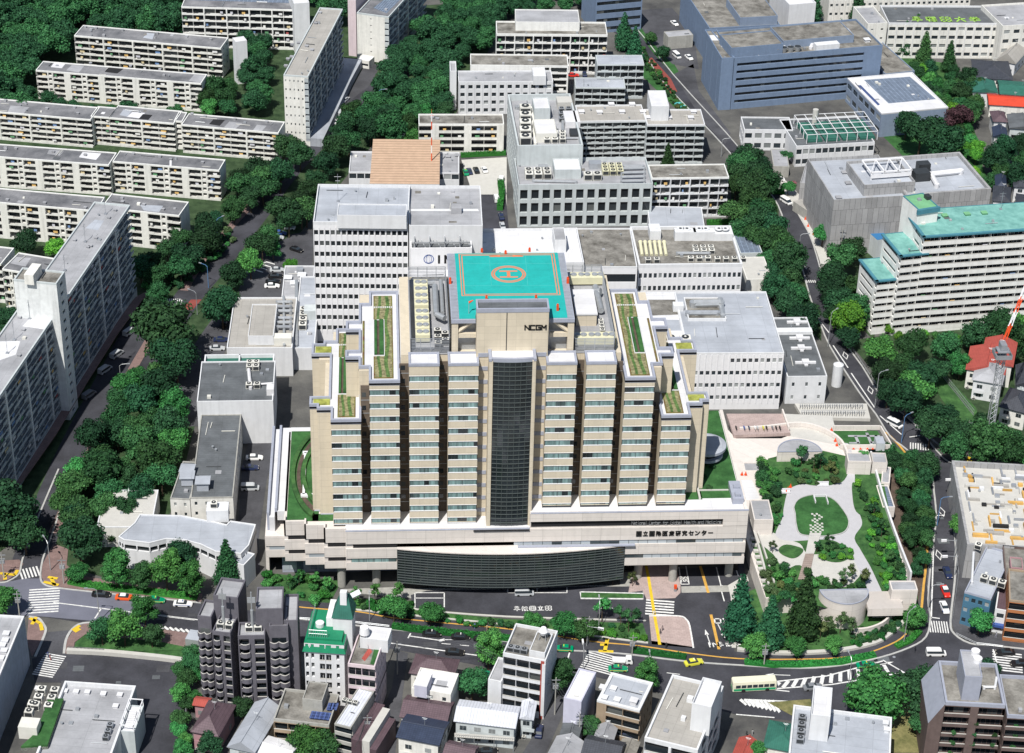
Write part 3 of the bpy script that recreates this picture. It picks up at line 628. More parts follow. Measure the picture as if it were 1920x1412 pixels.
def hip(name, label, corners, h_e, h_r, wall, roof, along=None, group=None, cat='house', eave=.5, gable=False, z0=0):
 a = P(*corners[0], z0+h_e); b = P(*corners[1], z0+h_e); c = P(*corners[2], z0+h_e); u = b-a; ang = math.atan2(u.y, u.x); n = Vector((-math.sin(ang), math.cos(ang), 0)); W = u.length; D = abs((c-a).dot(n))
 o = link(name, None, None, (a.x, a.y, z0), ang); tag(o, label, cat, group); e = eave
 wl = MB().box(e, e, 0, W-e, D-e, h_e)
 rm = MB(); x_long = W >= D if along is None else along == 'x'; L_ = W if x_long else D; S_ = D if x_long else W; ins = 0 if gable else min(S_/2, L_*.45)
 if x_long: r1, r2 = (ins, D/2, h_r), (W-ins, D/2, h_r)
 else: r1, r2 = (W/2, ins, h_r), (W/2, D-ins, h_r)
 A, B, C_, D_ = (0, 0, h_e), (W, 0, h_e), (W, D, h_e), (0, D, h_e); t = .18
 k = len(rm.v)
 rm.v += [A, B, C_, D_, r1, r2]+[(q[0], q[1], q[2]-t) for q in (A, B, C_, D_)]
 if x_long: fs = [(k, k+1, k+5, k+4), (k+1, k+2, k+5), (k+2, k+3, k+4, k+5), (k+3, k, k+4)]
 else: fs = [(k, k+1, k+4), (k+1, k+2, k+5, k+4), (k+2, k+3, k+5), (k+3, k, k+4, k+5)]
 fs += [(k+6, k+7, k+1, k), (k+7, k+8, k+2, k+1), (k+8, k+9, k+3, k+2), (k+9, k+6, k, k+3), (k+9, k+8, k+7, k+6)]
 rm.f += fs; rm.m += [0]*len(fs)
 wl.build('wall', M[wall], o); rf = rm.build('roof', M[roof], o)
 rb = MB().bar((r1[0], r1[1], r1[2]+.05), (r2[0], r2[1], r2[2]+.06), .14, 5)
 if not gable:
  for q, w_ in ((A, r1), (B, r2 if x_long else r1), (C_, r2), (D_, r1 if x_long else r2)): rb.bar(q, w_, .1, 4)
 rb.build('ridge', M[roof], rf)
 if cat == 'house':
  x, y, z = (r1[0]+r2[0])/2+.4, (r1[1]+r2[1])/2, h_r; MB().bar((x, y, z), (x, y, z+2.4), .04, 4).bar((x-.6, y, z+2.2), (x+.6, y, z+2.2), .03, 4).bar((x-.4, y, z+1.9), (x+.4, y, z+1.9), .03, 4).build('aerial', M['steel'], o)
  link('air_conditioner', ac_mesh('acwhite'), o, (e+.4, e-.75, .1), 0, .5); MB().box(e+.5, -.5, 2.7, e+3.2, e, 2.8).box(e+.5, -.5, 2.8, e+3.2, -.42, 3.7).build('balcony', M[wall], o)
 me = MB().box(0, 0, 0, 1.5, .07, 1.2, 0).box(.72, -.03, 0, .8, .02, 1.2, 1).mesh('window', [M['glass'], M['steel']])
 fl = max(1, int(h_e/2.8))
 for i in range(fl):
  nn = max(1, int((W-2*e)/3.2))
  for j in range(nn): link('window', me, o, (e+(W-2*e)*(j+.5)/nn-.75, e-.04, 1+i*2.8))
  nn = max(1, int((D-2*e)/3.5))
  for j in range(nn): link('window', me, o, (W-e+.03, e+(D-2*e)*(j+.5)/nn-.75, 1+i*2.8), math.pi/2)
 return o
def mark(name, polys, m, z=.06, th=.012):
 mb = MB()
 for p in polys: mb.prism(PP(p, 0), z, z+th)
 return tag(mb.build(name, M[m]), kind='structure')
def sheet(name, pts, m, z, z0=0, th=.02, kind='structure', world=False):
 q = pts if world else PP(pts, z0); return tag(MB().prism(q, z0+z-th, z0+z).build(name, M[m]), kind=kind)
def strip(pts, w_, world=False):
 q = [Vector(p) for p in (pts if world else PP(pts))]; out = []
 L_ = []; R_ = []
 for i, p in enumerate(q):
  a = q[max(0, i-1)]; b = q[min(len(q)-1, i+1)]; t = (b-a).normalized(); n = Vector((-t.y, t.x)); L_.append(p+n*w_/2); R_.append(p-n*w_/2)
 return L_, R_
def band(name, pts, w_, m, z, th=.02, smooth=3, kind='structure', z0=0, label=None, cat=None):
 q = [Vector(p) for p in PP(pts, z0)]
 if smooth:
  o = []
  for i in range(len(q)-1):
   p0 = q[max(0, i-1)]; p1 = q[i]; p2 = q[i+1]; p3 = q[min(len(q)-1, i+2)]
   for t in [j/smooth for j in range(smooth)]:
    o.append(.5*((2*p1)+(p2-p0)*t+(2*p0-5*p1+4*p2-p3)*t*t+(3*p1-p0-3*p2+p3)*t**3))
  q = o+[q[-1]]
 L_, R_ = strip(q, w_, True); mb = MB()
 for i in range(len(q)-1): mb.prism4([R_[i], R_[i+1], L_[i+1], L_[i]], z0+z-th, z0+z)
 o = mb.build(name, M[m]); tag(o, label, cat, kind=kind); return o
def zebra(p0, p1, width, n, z=.07, m='paint', duty=.5):
 a = P(*p0); b = P(*p1); a.z = b.z = 0; d = (b-a); L_ = d.length; d.normalize(); nrm = Vector((-d.y, d.x, 0)); mb = MB(); st = L_/n
 for i in range(n):
  c0 = a+d*(st*i); c1 = a+d*(st*(i+duty)); h = nrm*width/2
  mb.prism4([c0-h, c1-h, c1+h, c0+h], z, z+.012)
 return mb
GL = {'H': [[(0,0),(0,1)],[(1,0),(1,1)],[(0,.5),(1,.5)]], 'N': [[(0,0),(0,1),(1,0),(1,1)]], 'C': [[(1,1),(0,1),(0,0),(1,0)]], 'G': [[(1,1),(0,1),(0,0),(1,0),(1,.5),(.55,.5)]],
      'I': [[(.5,0),(.5,1)]], 'M': [[(0,0),(0,1),(.5,.4),(1,1),(1,0)]], 'O': [[(0,0),(0,1),(1,1),(1,0),(0,0)]], 'U': [[(0,1),(0,0),(1,0),(1,1)]], 'T': [[(0,1),(1,1)],[(.5,1),(.5,0)]], 'J': [[(1,1),(1,0),(0,0),(0,.3)]],
      '国': [[(0,0),(0,1),(1,1),(1,0),(0,0)],[(.2,.75),(.8,.75)],[(.2,.5),(.8,.5)],[(.2,.25),(.8,.25)],[(.5,.25),(.5,.75)]],
      '立': [[(.5,1),(.5,.82)],[(.1,.78),(.9,.78)],[(.3,.65),(.38,.15)],[(.7,.65),(.6,.15)],[(0,.05),(1,.05)]],
      '際': [[(.05,0),(.05,.95),(.3,.95),(.2,.6),(.3,.4),(.1,.4)],[(.45,.95),(.4,.6)],[(.4,.8),(.7,.8),(.5,.5)],[(.75,.95),(1,.55)],[(.5,.55),(.9,.55)],[(.42,.38),(1,.38)],[(.7,.38),(.7,0)],[(.5,.25),(.42,.05)],[(.88,.25),(1,.05)]],
      '医': [[(1,.95),(0,.95),(0,.03),(1,.03)],[(.35,.82),(.25,.6)],[(.28,.7),(.85,.7)],[(.2,.47),(.9,.47)],[(.55,.7),(.55,.45),(.25,.15)],[(.55,.4),(.9,.15)]],
      '療': [[(.55,1),(.55,.88)],[(1,.86),(.2,.86),(.2,.4),(.05,0)],[(.05,.7),(.15,.6)],[(.3,.72),(1,.72)],[(.62,.8),(.4,.5)],[(.62,.7),(.95,.5)],[(.45,.5),(.85,.5),(.85,.28),(.45,.28),(.45,.5)],[(.65,.28),(.65,0)],[(.45,.18),(.35,.03)],[(.85,.18),(.97,.03)]],
      '研': [[(0,.92),(.42,.92)],[(.2,.92),(.05,.45)],[(.12,.5),(.12,.08),(.38,.08),(.38,.5),(.12,.5)],[(.5,.92),(1,.92)],[(.46,.5),(1,.5)],[(.62,.92),(.62,.4),(.5,0)],[(.87,.92),(.87,0)]],
      '究': [[(.5,1),(.5,.88)],[(.05,.7),(.05,.86),(.95,.86),(.95,.7)],[(.35,.8),(.15,.6)],[(.62,.8),(.65,.65),(.85,.62)],[(.2,.45),(.7,.45),(.7,.08),(1,.08),(1,.2)],[(.42,.6),(.38,.2),(.1,0)]],
      'セ': [[(.0,.55),(.95,.72),(.75,.45)],[(.32,.95),(.32,.1),(.9,.1)]], 'ン': [[(.05,.85),(.35,.7)],[(.05,.08),(.5,.2),(.95,.75)]], 'タ': [[(.4,1),(.05,.5)],[(.3,.82),(.9,.82),(.7,.35),(.25,0)],[(.25,.55),(.75,.4)]], 'ー': [[(.05,.5),(.95,.5)]],
      '早': [[(.2,.5),(.2,1),(.8,1),(.8,.5),(.2,.5)],[(.2,.75),(.8,.75)],[(0,.28),(1,.28)],[(.5,.5),(.5,0)]], '稲': [[(.05,.95),(.4,1)],[(0,.7),(.45,.7)],[(.22,.95),(.22,0)],[(.22,.65),(0,.3)],[(.5,.95),(.95,1)],[(.5,.75),(.55,.65)],[(.75,.78),(.75,.66)],[(.98,.8),(.9,.65)],[(.52,.55),(.52,0),(.95,0),(.95,.55),(.52,.55)],[(.52,.28),(.95,.28)]],
      '田': [[(0,0),(0,1),(1,1),(1,0),(0,0)],[(0,.5),(1,.5)],[(.5,0),(.5,1)]], '大': [[(0,.65),(1,.65)],[(.5,1),(.5,.6),(.05,0)],[(.5,.6),(.95,0)]], '学': [[(.2,1),(.28,.82)],[(.5,1),(.5,.84)],[(.82,1),(.7,.82)],[(.05,.6),(.05,.78),(.95,.78),(.95,.6)],[(.28,.6),(.75,.6),(.5,.42)],[(.5,.45),(.5,.02),(.35,.02)],[(0,.3),(1,.3)]],
      '般': [[(.2,1),(.08,.85)],[(.08,0),(.08,.85),(.4,.85),(.4,0)],[(0,.45),(.48,.45)],[(.6,.95),(.6,.6),(.5,.5)],[(.6,.95),(.88,.95),(.88,.6),(1,.6)],[(.55,.42),(.92,.42),(.55,0)],[(.6,.4),(.98,0)]],
      'a': [[(0,.55),(.8,.55),(.8,0),(0,0),(0,.3),(.8,.3)]], 'e': [[(0,.3),(.8,.3),(.8,.55),(0,.55),(0,0),(.8,0)]], 'n': [[(0,0),(0,.55),(.8,.55),(.8,0)]], 't': [[(.3,.9),(.3,0),(.7,0)],[(0,.6),(.7,.6)]], 'i': [[(.4,0),(.4,.55)],[(.4,.75),(.4,.85)]], 'o': [[(0,0),(0,.55),(.8,.55),(.8,0),(0,0)]],
      'l': [[(.4,0),(.4,1)]], 'r': [[(0,0),(0,.55),(.6,.55)]], 'f': [[(.3,0),(.3,.95),(.8,.95)],[(0,.55),(.7,.55)]], 'b': [[(0,1),(0,0),(.8,0),(.8,.55),(0,.55)]], 'h': [[(0,0),(0,1)],[(0,.55),(.8,.55),(.8,0)]], 'd': [[(.8,1),(.8,0),(0,0),(0,.55),(.8,.55)]], 'M2': [], 'c': [[(.8,.55),(0,.55),(0,0),(.8,0)]], ' ': []}
def text(s_, size, adv, th, fn, mb=None, m=0, seg=None):
 mb = mb or MB(); x = 0
 for ch in s_:
  for st in GL.get(ch, []):
   for a, b in zip(st, st[1:]):
    A = Vector((x+a[0]*size*.86, a[1]*size)); B = Vector((x+b[0]*size*.86, b[1]*size)); d = (B-A)
    if d.length == 0: continue
    d.normalize(); n = Vector((-d.y, d.x))*th/2; A = A-d*th*.4; B = B+d*th*.4
    q = [fn(*(A-n), 0), fn(*(B-n), 0), fn(*(B+n), 0), fn(*(A+n), 0)]; q2 = [fn(*(A-n), 1), fn(*(B-n), 1), fn(*(B+n), 1), fn(*(A+n), 1)]
    k = len(mb.v); mb.v += q+q2; fs = [(k, k+1, k+2, k+3), (k+7, k+6, k+5, k+4)]+[(k+i, k+4+i, k+4+(i+1) % 4, k+(i+1) % 4) for i in range(4)]; mb.f += fs; mb.m += [m]*6
  x += adv
 return mb
# ================================================================ HOSPITAL
HB = link('hospital_building', None, None, (0, 0, 0)); tag(HB, 'large beige stepped hospital tower with a turquoise helideck and dark curved glass front', 'hospital')
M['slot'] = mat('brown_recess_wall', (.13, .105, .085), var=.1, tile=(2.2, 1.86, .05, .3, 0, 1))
M['curtainwall'] = mat('dark_curtain_wall_glass', (.02, .026, .03), rough=.08, spec=.8, var=.5, scale=.12)
M['mullion'] = mat('grey_mullion', (.075, .09, .09), rough=.5, var=.05)
M['teal_strip'] = glass('strip_window_glass', (.03, .04, .045), (.45, .50, .54), frac=.75)
YF, YT, YC = -2.3, 1.0, 6.5
fls = [(-44.2, -37.1, 48.6, 8, 0), (-34.95, -27.85, 59.6, 11, 0), (-25.55, -18.45, 63.8, 12, 0), (-16.25, -9.15, 63.8, 12, 0),
       (7.0, 14.1, 63.8, 11, 1), (16.4, 23.5, 63.8, 11, 1), (25.75, 32.9, 59.6, 10, 1), (35.15, 42.3, 48.6, 7, 1)]
pan = MB(); fw = 7.1
for a, b in ((.15, .85), (.9, 2.4), (2.45, 3.52), (3.62, 4.7), (4.75, 6.2), (6.25, 6.95)): pan.box(a, .12, .05, b, .17, 1.45, 0)
pan.box(3.52, .05, 0, 3.62, .2, 1.5, 2).box(0, -.06, -.14, fw, .2, .0, 1).box(0, -.06, 1.5, fw, .2, 1.64, 1).box(.0, 0, 0, .13, .2, 1.5, 2).box(fw-.13, 0, 0, fw, .2, 1.5, 2)
pan = pan.mesh('window', [M['curtain'], M['white2'], M['darkmetal']])
for k, (x0, x1, zt, n, right) in enumerate(fls):
 mb = MB(); mb.box(x0, YT+.25, 17.8 if not right else 22.4, x1, YC+.5, zt if 1 < k < 6 else zt-1)
 zs = [46-1.5-3.72*i + (3.72*((0, 3, 4, 4, 4, 4, 3, 0)[k])) for i in range(n)]
 top = zt if 1 < k < 6 else zt-.3
 for z in zs:
  mb.box(x0, YT, z+1.64, x1, YT+.25, top); top = z-.14
  link('window', pan, HB, (x0, YT, z))
 base = 18.0 if not right else 22.5
 mb.box(x0, YT, base+.6, x1, YT+.25, max(top, base+.7)); mb.build('tower_bay_wall', M['beige'], HB)
 MB().box(x0, YT+.05, base, x1, YT+.25, base+.6).build('plinth', M['darkmetal'], HB)
 if 1 < k < 6:
  MB().ring([(x0-.1, YT-.1), (x1+.1, YT-.1), (x1+.1, YC), (x0-.1, YC)], .5, zt-.2, zt+.45).build('coping', M['coping'], HB)
  MB().box(x0+.4, YT+.4, zt-.1, x1-.4, YC, zt+.1).build('roof', M['roofwhite'], HB)
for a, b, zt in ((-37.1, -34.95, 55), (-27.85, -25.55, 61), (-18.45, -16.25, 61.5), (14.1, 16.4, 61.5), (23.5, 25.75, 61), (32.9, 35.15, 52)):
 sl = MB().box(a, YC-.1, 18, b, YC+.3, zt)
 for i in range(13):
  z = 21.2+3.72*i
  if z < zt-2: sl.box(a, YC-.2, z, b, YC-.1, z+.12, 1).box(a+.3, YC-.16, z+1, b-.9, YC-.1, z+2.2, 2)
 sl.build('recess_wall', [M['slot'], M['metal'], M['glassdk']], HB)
core = MB()
core.box(-44.2, YC+.25, 17, 42.3, 44, 48).box(-37.4, YC+.4, 40, 35.2, 43.6, 59).box(-27.4, YC+.3, 50, 25.2, 45, 63.3)
core.box(-49.4, 8, 16, -44.0, 11.5, 47.9).box(-47.6, 6.4, 16, -44.0, 8.1, 47.9).box(-49.4, 31.5, 16, -44, 36.5, 47.9).box(-47.6, 30.4, 16, -44, 31.6, 47.9).box(-46, 11.3, 16, -44, 32, 47)
core.box(42.2, 8, 16, 47.6, 11.5, 47.9).box(42.2, 6.4, 16, 45.8, 8.1, 47.9).box(42.2, 31.5, 16, 47.6, 36.5, 47.9).box(42.2, 11.3, 16, 44.2, 32, 47)
core.box(-40.6, 12, 47, -37, 15, 59).box(-40.6, 25, 47, -37, 29, 59).box(35, 12, 47, 38.6, 15, 59).box(35, 25, 47, 38.6, 29, 59)
core.build('tower_core_wall', M['beige'], HB)
MB().box(-49.3, 7.5, 17.2, -47.7, 7.98, 18).box(-47.5, 6, 17.2, -44.3, 6.38, 18).box(42.4, 6, 17.2, 45.7, 6.38, 18).build('vent_louvre', M['coping'], HB)
def terrace(outline, z, nm='roof'):
 MB().prism(outline, z-.5, z).build(nm, M['roofwhite'], HB); MB().ring(outline, .55, z-.6, z+.75).build('coping', M['coping'], HB)
for sx in (1, -1):
 X = (lambda x: x) if sx == 1 else (lambda x: -2.0-x)
 terrace([(X(-44.3), YT-.1), (X(-37), YT-.1), (X(-37), 44), (X(-43.5), 44), (X(-43.5), 38), (X(-46.6), 38), (X(-46.6), 36.6), (X(-49.5), 36.6), (X(-49.5), 31.4), (X(-44.9), 31.4), (X(-44.9), 11.6), (X(-49.5), 11.6), (X(-49.5), 7.9), (X(-47.7), 7.9), (X(-47.7), 6.3), (X(-44.3), 6.3)], 48.3)
 terrace([(X(-35.05), YT-.1), (X(-27.7), YT-.1), (X(-27.7), 44), (X(-35), 44), (X(-35), 38), (X(-37.5), 38), (X(-37.5), 29.2), (X(-40.7), 29.2), (X(-40.7), 24.8), (X(-37.5), 24.8), (X(-37.5), 15.2), (X(-40.7), 15.2), (X(-40.7), 11.8), (X(-37.5), 11.8), (X(-37.5), 7.5), (X(-35.05), 7.5)], 59.1)
M['sedum'] = mat('sedum_planting', (.15, .135, .07), col2=(.26, .24, .13), var=.35, scale=1.2, fine=.35)
M['sedumg'] = mat('green_planting_strip', (.05, .11, .03), col2=(.10, .17, .05), var=.35, scale=1.2, fine=.35)
M['sedumr'] = mat('reddish_planting', (.17, .07, .04), col2=(.15, .17, .05), var=.25, scale=.5, fine=.3)
M['sedumy'] = mat('yellow_green_planting', (.22, .24, .05), col2=(.32, .34, .08), var=.3, scale=.5, fine=.3)
def wavy(x0, x1, y0, y1, z, m, amp=.3, nm='planting', ph=0):
 mb = MB(); n = 26
 for i in range(n):
  a = y0+(y1-y0)*i/n; b = y0+(y1-y0)*(i+1)/n; o1 = amp*math.sin(a*.35+ph); o2 = amp*math.sin(b*.35+ph)
  mb.prism4([(x0+o1, a), (x1+o1, a), (x1+o2, b), (x0+o2, b)], z-.2, z)
 mb.build(nm, M[m], gard)
for sx in (1, -1):
 X = (lambda x: x) if sx == 1 else (lambda x: -2.0-x)
 for (xa, xb, ya, yb, z) in ((-42.7, -38.4, 3, 42.5, 48.35), (-33.9, -29.2, 3, 42.5, 59.15)):
  a, b = sorted((X(xa), X(xb))); wd = b-a
  gard = MB().box(a, ya, z-.1, b, yb, z+.15).build('planting_bed', M['sedumr'], HB)
  wavy(a+.35, b-.3, ya+.3, yb-.3, z+.2, 'sedum', .0)
  wavy(a+wd*.22, a+wd*.36, ya+.3, yb-.3, z+.24, 'sedumg', .25); wavy(a+wd*.6, a+wd*.78, ya+.3, yb-.3, z+.24, 'sedumg', .3, ph=1)
  c0, c1 = (a+.1, a+wd*.55) if sx == 1 else (b-wd*.55, b-.1)
  MB().box(c0, 13, z, c1, 30, z+.3).ring([(c0-.1, 12.9), (c1+.1, 12.9), (c1+.1, 30.1), (c0-.1, 30.1)], .15, z, z+.45, 1).build('planter', [M['soil'], M['white']], gard)
  h_ = MB().box(c0+wd*.28, 13.3, z+.3, c1-.15, 29.7, z+.8).box(c0+.1, 13.3, z+.3, c0+wd*.15, 29.7, z+.7)
  h_.build('hedge', M['lawn'], gard)
  for i in range(10): MB().box(a+.1+wd*i/10, 36.2, z+.15, a+.1+wd*(i+.6)/10, 36.6, z+.4).build('stepping_stone', M['white'], gard)
 a, b = sorted((X(-48.6), X(-44.6)))
 gard = MB().box(a, 8.6, 48.2, b, 11, 48.6).box(a, 32.3, 48.2, b, 35.8, 48.6).build('planting_bed', M['sedumy'], HB)
 a, b = sorted((X(-36.6), X(-36.1))); MB().box(a, 8.5, 59, b, 30, 59.3).build('planting_bed', M['sedumr'], HB)
for a, b in ((-27.5, -25.3), (23.3, 25.3)): MB().box(a, YC+.5, 59, b, 45, 62.6).build('roof_edge', M['roofwhite'], HB)
ht = MB().box(-9.6, 4, 17.5, 7.3, 8.6, 76.4); ht.build('helideck_tower_wall', M['beige'], HB)
MB().ring([(-9.7, 3.9), (7.4, 3.9), (7.4, 8.7), (-9.7, 8.7)], .45, 76.3, 77.3).build('coping', M['coping'], HB)
MB().box(-9.2, 4.4, 76.3, 6.9, 8.2, 76.6).build('roof', M['roofdark'], HB)
MB().box(-2.65, 3.93, 66, -2.45, 4.02, 76.3).build('downpipe', M['darkmetal'], HB)
sg = text('NCGM', 1.15, 1.32, .27, lambda u, v, d: (1.75+u, 3.98-.15*d, 71.6+v)); sg.build('sign_lettering', M['blackpaint'], HB)
st = MB()
for side in (-1, 1):
 for i in range(13):
  z = 19.6+3.72*i
  a, b = (-9.15, -6.85) if side < 0 else (4.25, 7.0)
  if side > 0 and i == 0: continue
  st.box(a, 3.85, z, b, 4.0, z+1.05)
st.build('landing_louvre', M['coping'], HB)
dk = MB().box(-15.5, 6.6, 71.9, -9.75, 39.5, 72.85).box(7.45, 6.6, 71.9, 13.7, 39.5, 72.85).box(-9.75, 8.75, 71.9, 7.45, 39.5, 72.85)
deck = dk.build('helideck', M['coping'], HB)
for a, b in ((-15.3, -13.7), (12.1, 13.5)):
 mb = MB()
 for i in range(46): mb.box(a, 7+i*.7, 72.85, b, 7.35+i*.7, 72.93)
 mb.build('safety_net', M['metal'], deck)
MB().box(-13.6, 8.75, 72.83, 12.0, 39.3, 73.0).box(-13.6, 7.1, 72.83, -9.75, 8.75, 73.0).box(7.45, 7.1, 72.83, 12.0, 8.75, 73.0).build('landing_surface', M['heli'], deck)
mk = MB()
Hc = P(953.6, 514, 73); cs = PP([(859, 476.5), (1038.5, 475.5), (1051, 553), (865.5, 555)], 73)
x0, x1, y0, y1 = cs[3][0], cs[2][0], cs[3][1], cs[0][1]
for off, w_ in ((0, .36), (.62, .36)):
 mk.ring([(x0+off, y0+off), (x1-off, y0+off), (x1-off, y1-off), (x0+off, y1-off)], w_*.7, 73.0, 73.03)
n = 40
for r1, r2 in ((4.25, 3.9), (3.7, 3.35)):
 for i in range(n):
  a, b = 6.2832*i/n, 6.2832*(i+1)/n
  mk.prism4([(Hc.x+r*math.cos(t), Hc.y+r*math.sin(t)) for r, t in ((r2, a), (r1, a), (r1, b), (r2, b))], 73.0, 73.03)
mk.box(Hc.x-2.2, Hc.y-1.75, 73.0, Hc.x+2.2, Hc.y-1.2, 73.03).box(Hc.x-2.2, Hc.y+1.2, 73.0, Hc.x+2.2, Hc.y+1.75, 73.03).box(Hc.x-.4, Hc.y-1.2, 73.0, Hc.x+.4, Hc.y+1.2, 73.03)
a = P(918, 481, 73); b = P(981, 481, 73); mk.box(a.x, a.y-.25, 73, b.x, a.y, 73.03).box(a.x, a.y+.35, 73, b.x, a.y+.6, 73.03)
for q, s_ in ((a.x+1.2, 1), (b.x-1.2, -1)): mk.prism([(q-s_*1.2, a.y+.15), (q+s_*1.4, a.y-.35), (q+s_*1.4, a.y+.7)], 73, 73.035)
mk.build('deck_marking', M['helired'], deck)
ln = MB()
for px, py, px2, py2 in ((917, 480, 921.5, 535), (985, 480, 989.5, 535), (864, 494, 1041, 494), (866, 536, 1048, 535)):
 a, b = P(px, py, 73), P(px2, py2, 73); d = (b-a).normalized(); nn = Vector((-d.y, d.x, 0))*.04; ln.prism4([a-nn, b-nn, b+nn, a+nn], 73, 73.02)
ln.build('deck_joint', mat('deck_joint_paint', (.08, .44, .42)), deck)
for x in (-14.6, 12.9):
 s_ = 1 if x < 0 else -1; lg = MB()
 lg.box(x-.75, 6.9, 63, x+.75, 8.4, 71.9).bar((x, 7.6, 68.5), (x+s_*4, 7.6, 71.8), .5, 6); lg.box(x, 7.2, 67.6, x+s_*5, 8, 68.7); lg.build('helideck_leg', M['beige'], deck)
MB().box(-13.8, 9, 63, 12.2, 38, 71.9).build('plant_screen', M['metal'], deck)
for px, py, h_ in ((903.5, 468, 1.2), (948, 472, 1.2), (993, 467, 1.2), (912, 559, 1.6), (1005, 558, 1.6), (1045.5, 578, 2.0), (844, 527, 1.8), (1064.5, 526, 1.8)):
 p = P(px, py, 73.6); MB().box(p.x-.28, p.y-.28, 72.9, p.x+.28, p.y+.28, 72.5+h_).cyl(p.x, p.y, 72.5+h_, 72.8+h_, .2, 6).build('marker_light', M['safety'], deck)
p = P(879, 588, 73); MB().bar((p.x, p.y, 73), (p.x, p.y, 76), .08).bar((p.x, p.y, 76), (p.x+1, p.y+.2, 76.5), .3, 8, 1, .12).build('windsock', [M['steel'], M['safety']], deck)
def screen(x0, x1, y0, y1, z0, z1):
 mb = MB()
 for a, b, c, d in ((x0, y0, x1, y0), (x0, y1, x1, y1), (x0, y0, x0, y1), (x1, y0, x1, y1)):
  n = int(max(abs(c-a), abs(d-b))/2)
  for i in range(n+1): x = a+(c-a)*i/n; y = b+(d-b)*i/n; mb.box(x-.08, y-.08, z0, x+.08, y+.08, z1)
  for z in [z0+.4*j for j in range(int((z1-z0)/.4)+1)]: mb.box(min(a, c)-.05, min(b, d)-.05, z, max(a, c)+.05, max(b, d)+.05, z+.13)
 mb.build('plant_screen', M['metal'], HB)
screen(-25, -15.8, 7.2, 42.5, 63.4, 67.4); screen(14, 23.6, 7.2, 43.5, 63.4, 67)
MB().box(-25.2, 6.8, 63.2, -15.6, 43, 63.5).build('plant_deck', M['roofgrey'], HB); MB().box(13.7, 6.8, 63.2, 24, 44, 63.5).build('plant_deck', M['roofgrey'], HB)
chm = MB().box(0, 0, 0, 3.4, 3.0, 1.9, 0); chm.cyl(1.0, 1.5, 1.9, 2.25, .75, 12, 1).cyl(2.5, 1.5, 1.9, 2.25, .75, 12, 1).cyl(1.0, 1.5, 2.25, 2.35, .25, 8, 1).cyl(2.5, 1.5, 2.25, 2.35, .25, 8, 1)
chm = chm.mesh('chiller', [M['acyellow'], M['steel']])
for i in range(4):
 for y0_ in (11.5, 26): link('chiller', chm, HB, (-23.8, y0_+i*3.3, 64))
for i in range(3):
 link('chiller', chm, HB, (13.9+3.4*i, 9.3, 64)); link('chiller', chm, HB, (13.9+3.4*i, 39, 64))
for i in range(5):
 for j in range(2): link('air_conditioner', ac_mesh('acwhite'), HB, (-19.3+1.75*(i % 2)+j*0, 9+1.9*i*.8, 63.5+.05*j))
dm = MB().bar((-18.6, 36, 65.6), (-18.6, 22, 65.6), .75, 10).bar((-18.6, 22, 65.6), (-16.6, 20, 65.6), .75, 10).bar((-22, 38, 65.2), (-18.6, 38.5, 65.2), .6, 8).bar((-17, 40, 64.8), (-17, 24, 64.8), .5, 8)
dm.build('duct', M['steel'], HB); dm = MB(); dm.bar((21.5, 36, 65), (21.8, 24, 65), .8, 10).bar((20.5, 34, 64.6), (22.6, 33, 65.4), .9, 10)
dm.build('duct', M['steel'], HB)
pw = MB().box(15.3, 19.2, 63, 20.3, 31, 66.6).build('plant_room', M['beige'], HB); MB().box(15.1, 19, 66.6, 20.5, 31.2, 67).build('roof', M['roofwhite'], pw)
for i in range(3):
 for j in range(4): link('air_conditioner', ac_mesh('acwhite'), HB, (20.8, 14.5+1.6*j, 64), 0, .7) if i == 0 else None
def curved_glass(x0, x1, yend, sag, z0, z1, nx, nz, name, rows=None):
 cx = (x0+x1)/2; hw = (x1-x0)/2
 fy = lambda x: yend - sag*(1-((x-cx)/hw)**2)
 g_ = MB()
 for i in range(nx):
  a = x0+(x1-x0)*i/nx; b = x0+(x1-x0)*(i+1)/nx
  g_.prism4([(a, fy(a)), (b, fy(b)), (b, fy(b)+.15), (a, fy(a)+.15)], z0, z1)
 o = g_.build(name, M['curtainwall'], HB); mu = MB()
 for i in range(nx+1):
  a = x0+(x1-x0)*i/nx; mu.box(a-.05, fy(a)-.12, z0, a+.05, fy(a)+.02, z1)
 for j in range(nz+1):
  z = z0+(z1-z0)*j/nz
  for i in range(nx):
   a = x0+(x1-x0)*i/nx; b = x0+(x1-x0)*(i+1)/nx
   mu.prism4([(a, fy(a)-.2), (b, fy(b)-.2), (b, fy(b)+.02), (a, fy(a)+.02)], z-.05, z+.06)
 mu.build('mullion', M['mullion'], o); return o, fy
o, fy = curved_glass(-5.85, 3.45, .0, .38, 17.9, 65.2, 7, 38, 'curtain_wall')
MB().box(-6.75, -.4, 17.6, -5.85, 4, 65.6).box(3.45, -.4, 17.6, 4.3, 4, 65.6).box(-5.85, .5, 65.2, 3.45, 4, 65.6).build('shaft_frame', M['beige'], HB)
cp = MB().box(-6.85, -.5, 65.6, -6.1, 4, 66.3).box(3.7, -.5, 65.6, 4.4, 4, 66.3)
for i in range(10):
 a = -6.1+.98*i; b = a+.98; cp.prism4([(a, fy(a)-.1), (b, fy(b)-.1), (b, fy(b)+.6), (a, fy(a)+.6)], 65.25, 66.2)
cp.build('coping', M['coping'], HB); MB().box(-6.1, .35, 65.6, 3.7, 4, 65.8).build('roof', M['roofwhite'], HB)
pd = MB(); XL = -41.3; XR = 57.7; SP = .0
pd.box(XL, YF+.5, 6.9, XR, 44, 18.0)                       # body
pd.box(XL, YF, 6.9, -28.7, YF+.5, 9.0).box(27.6, YF, 6.9, XR, YF+.5, 9.0)
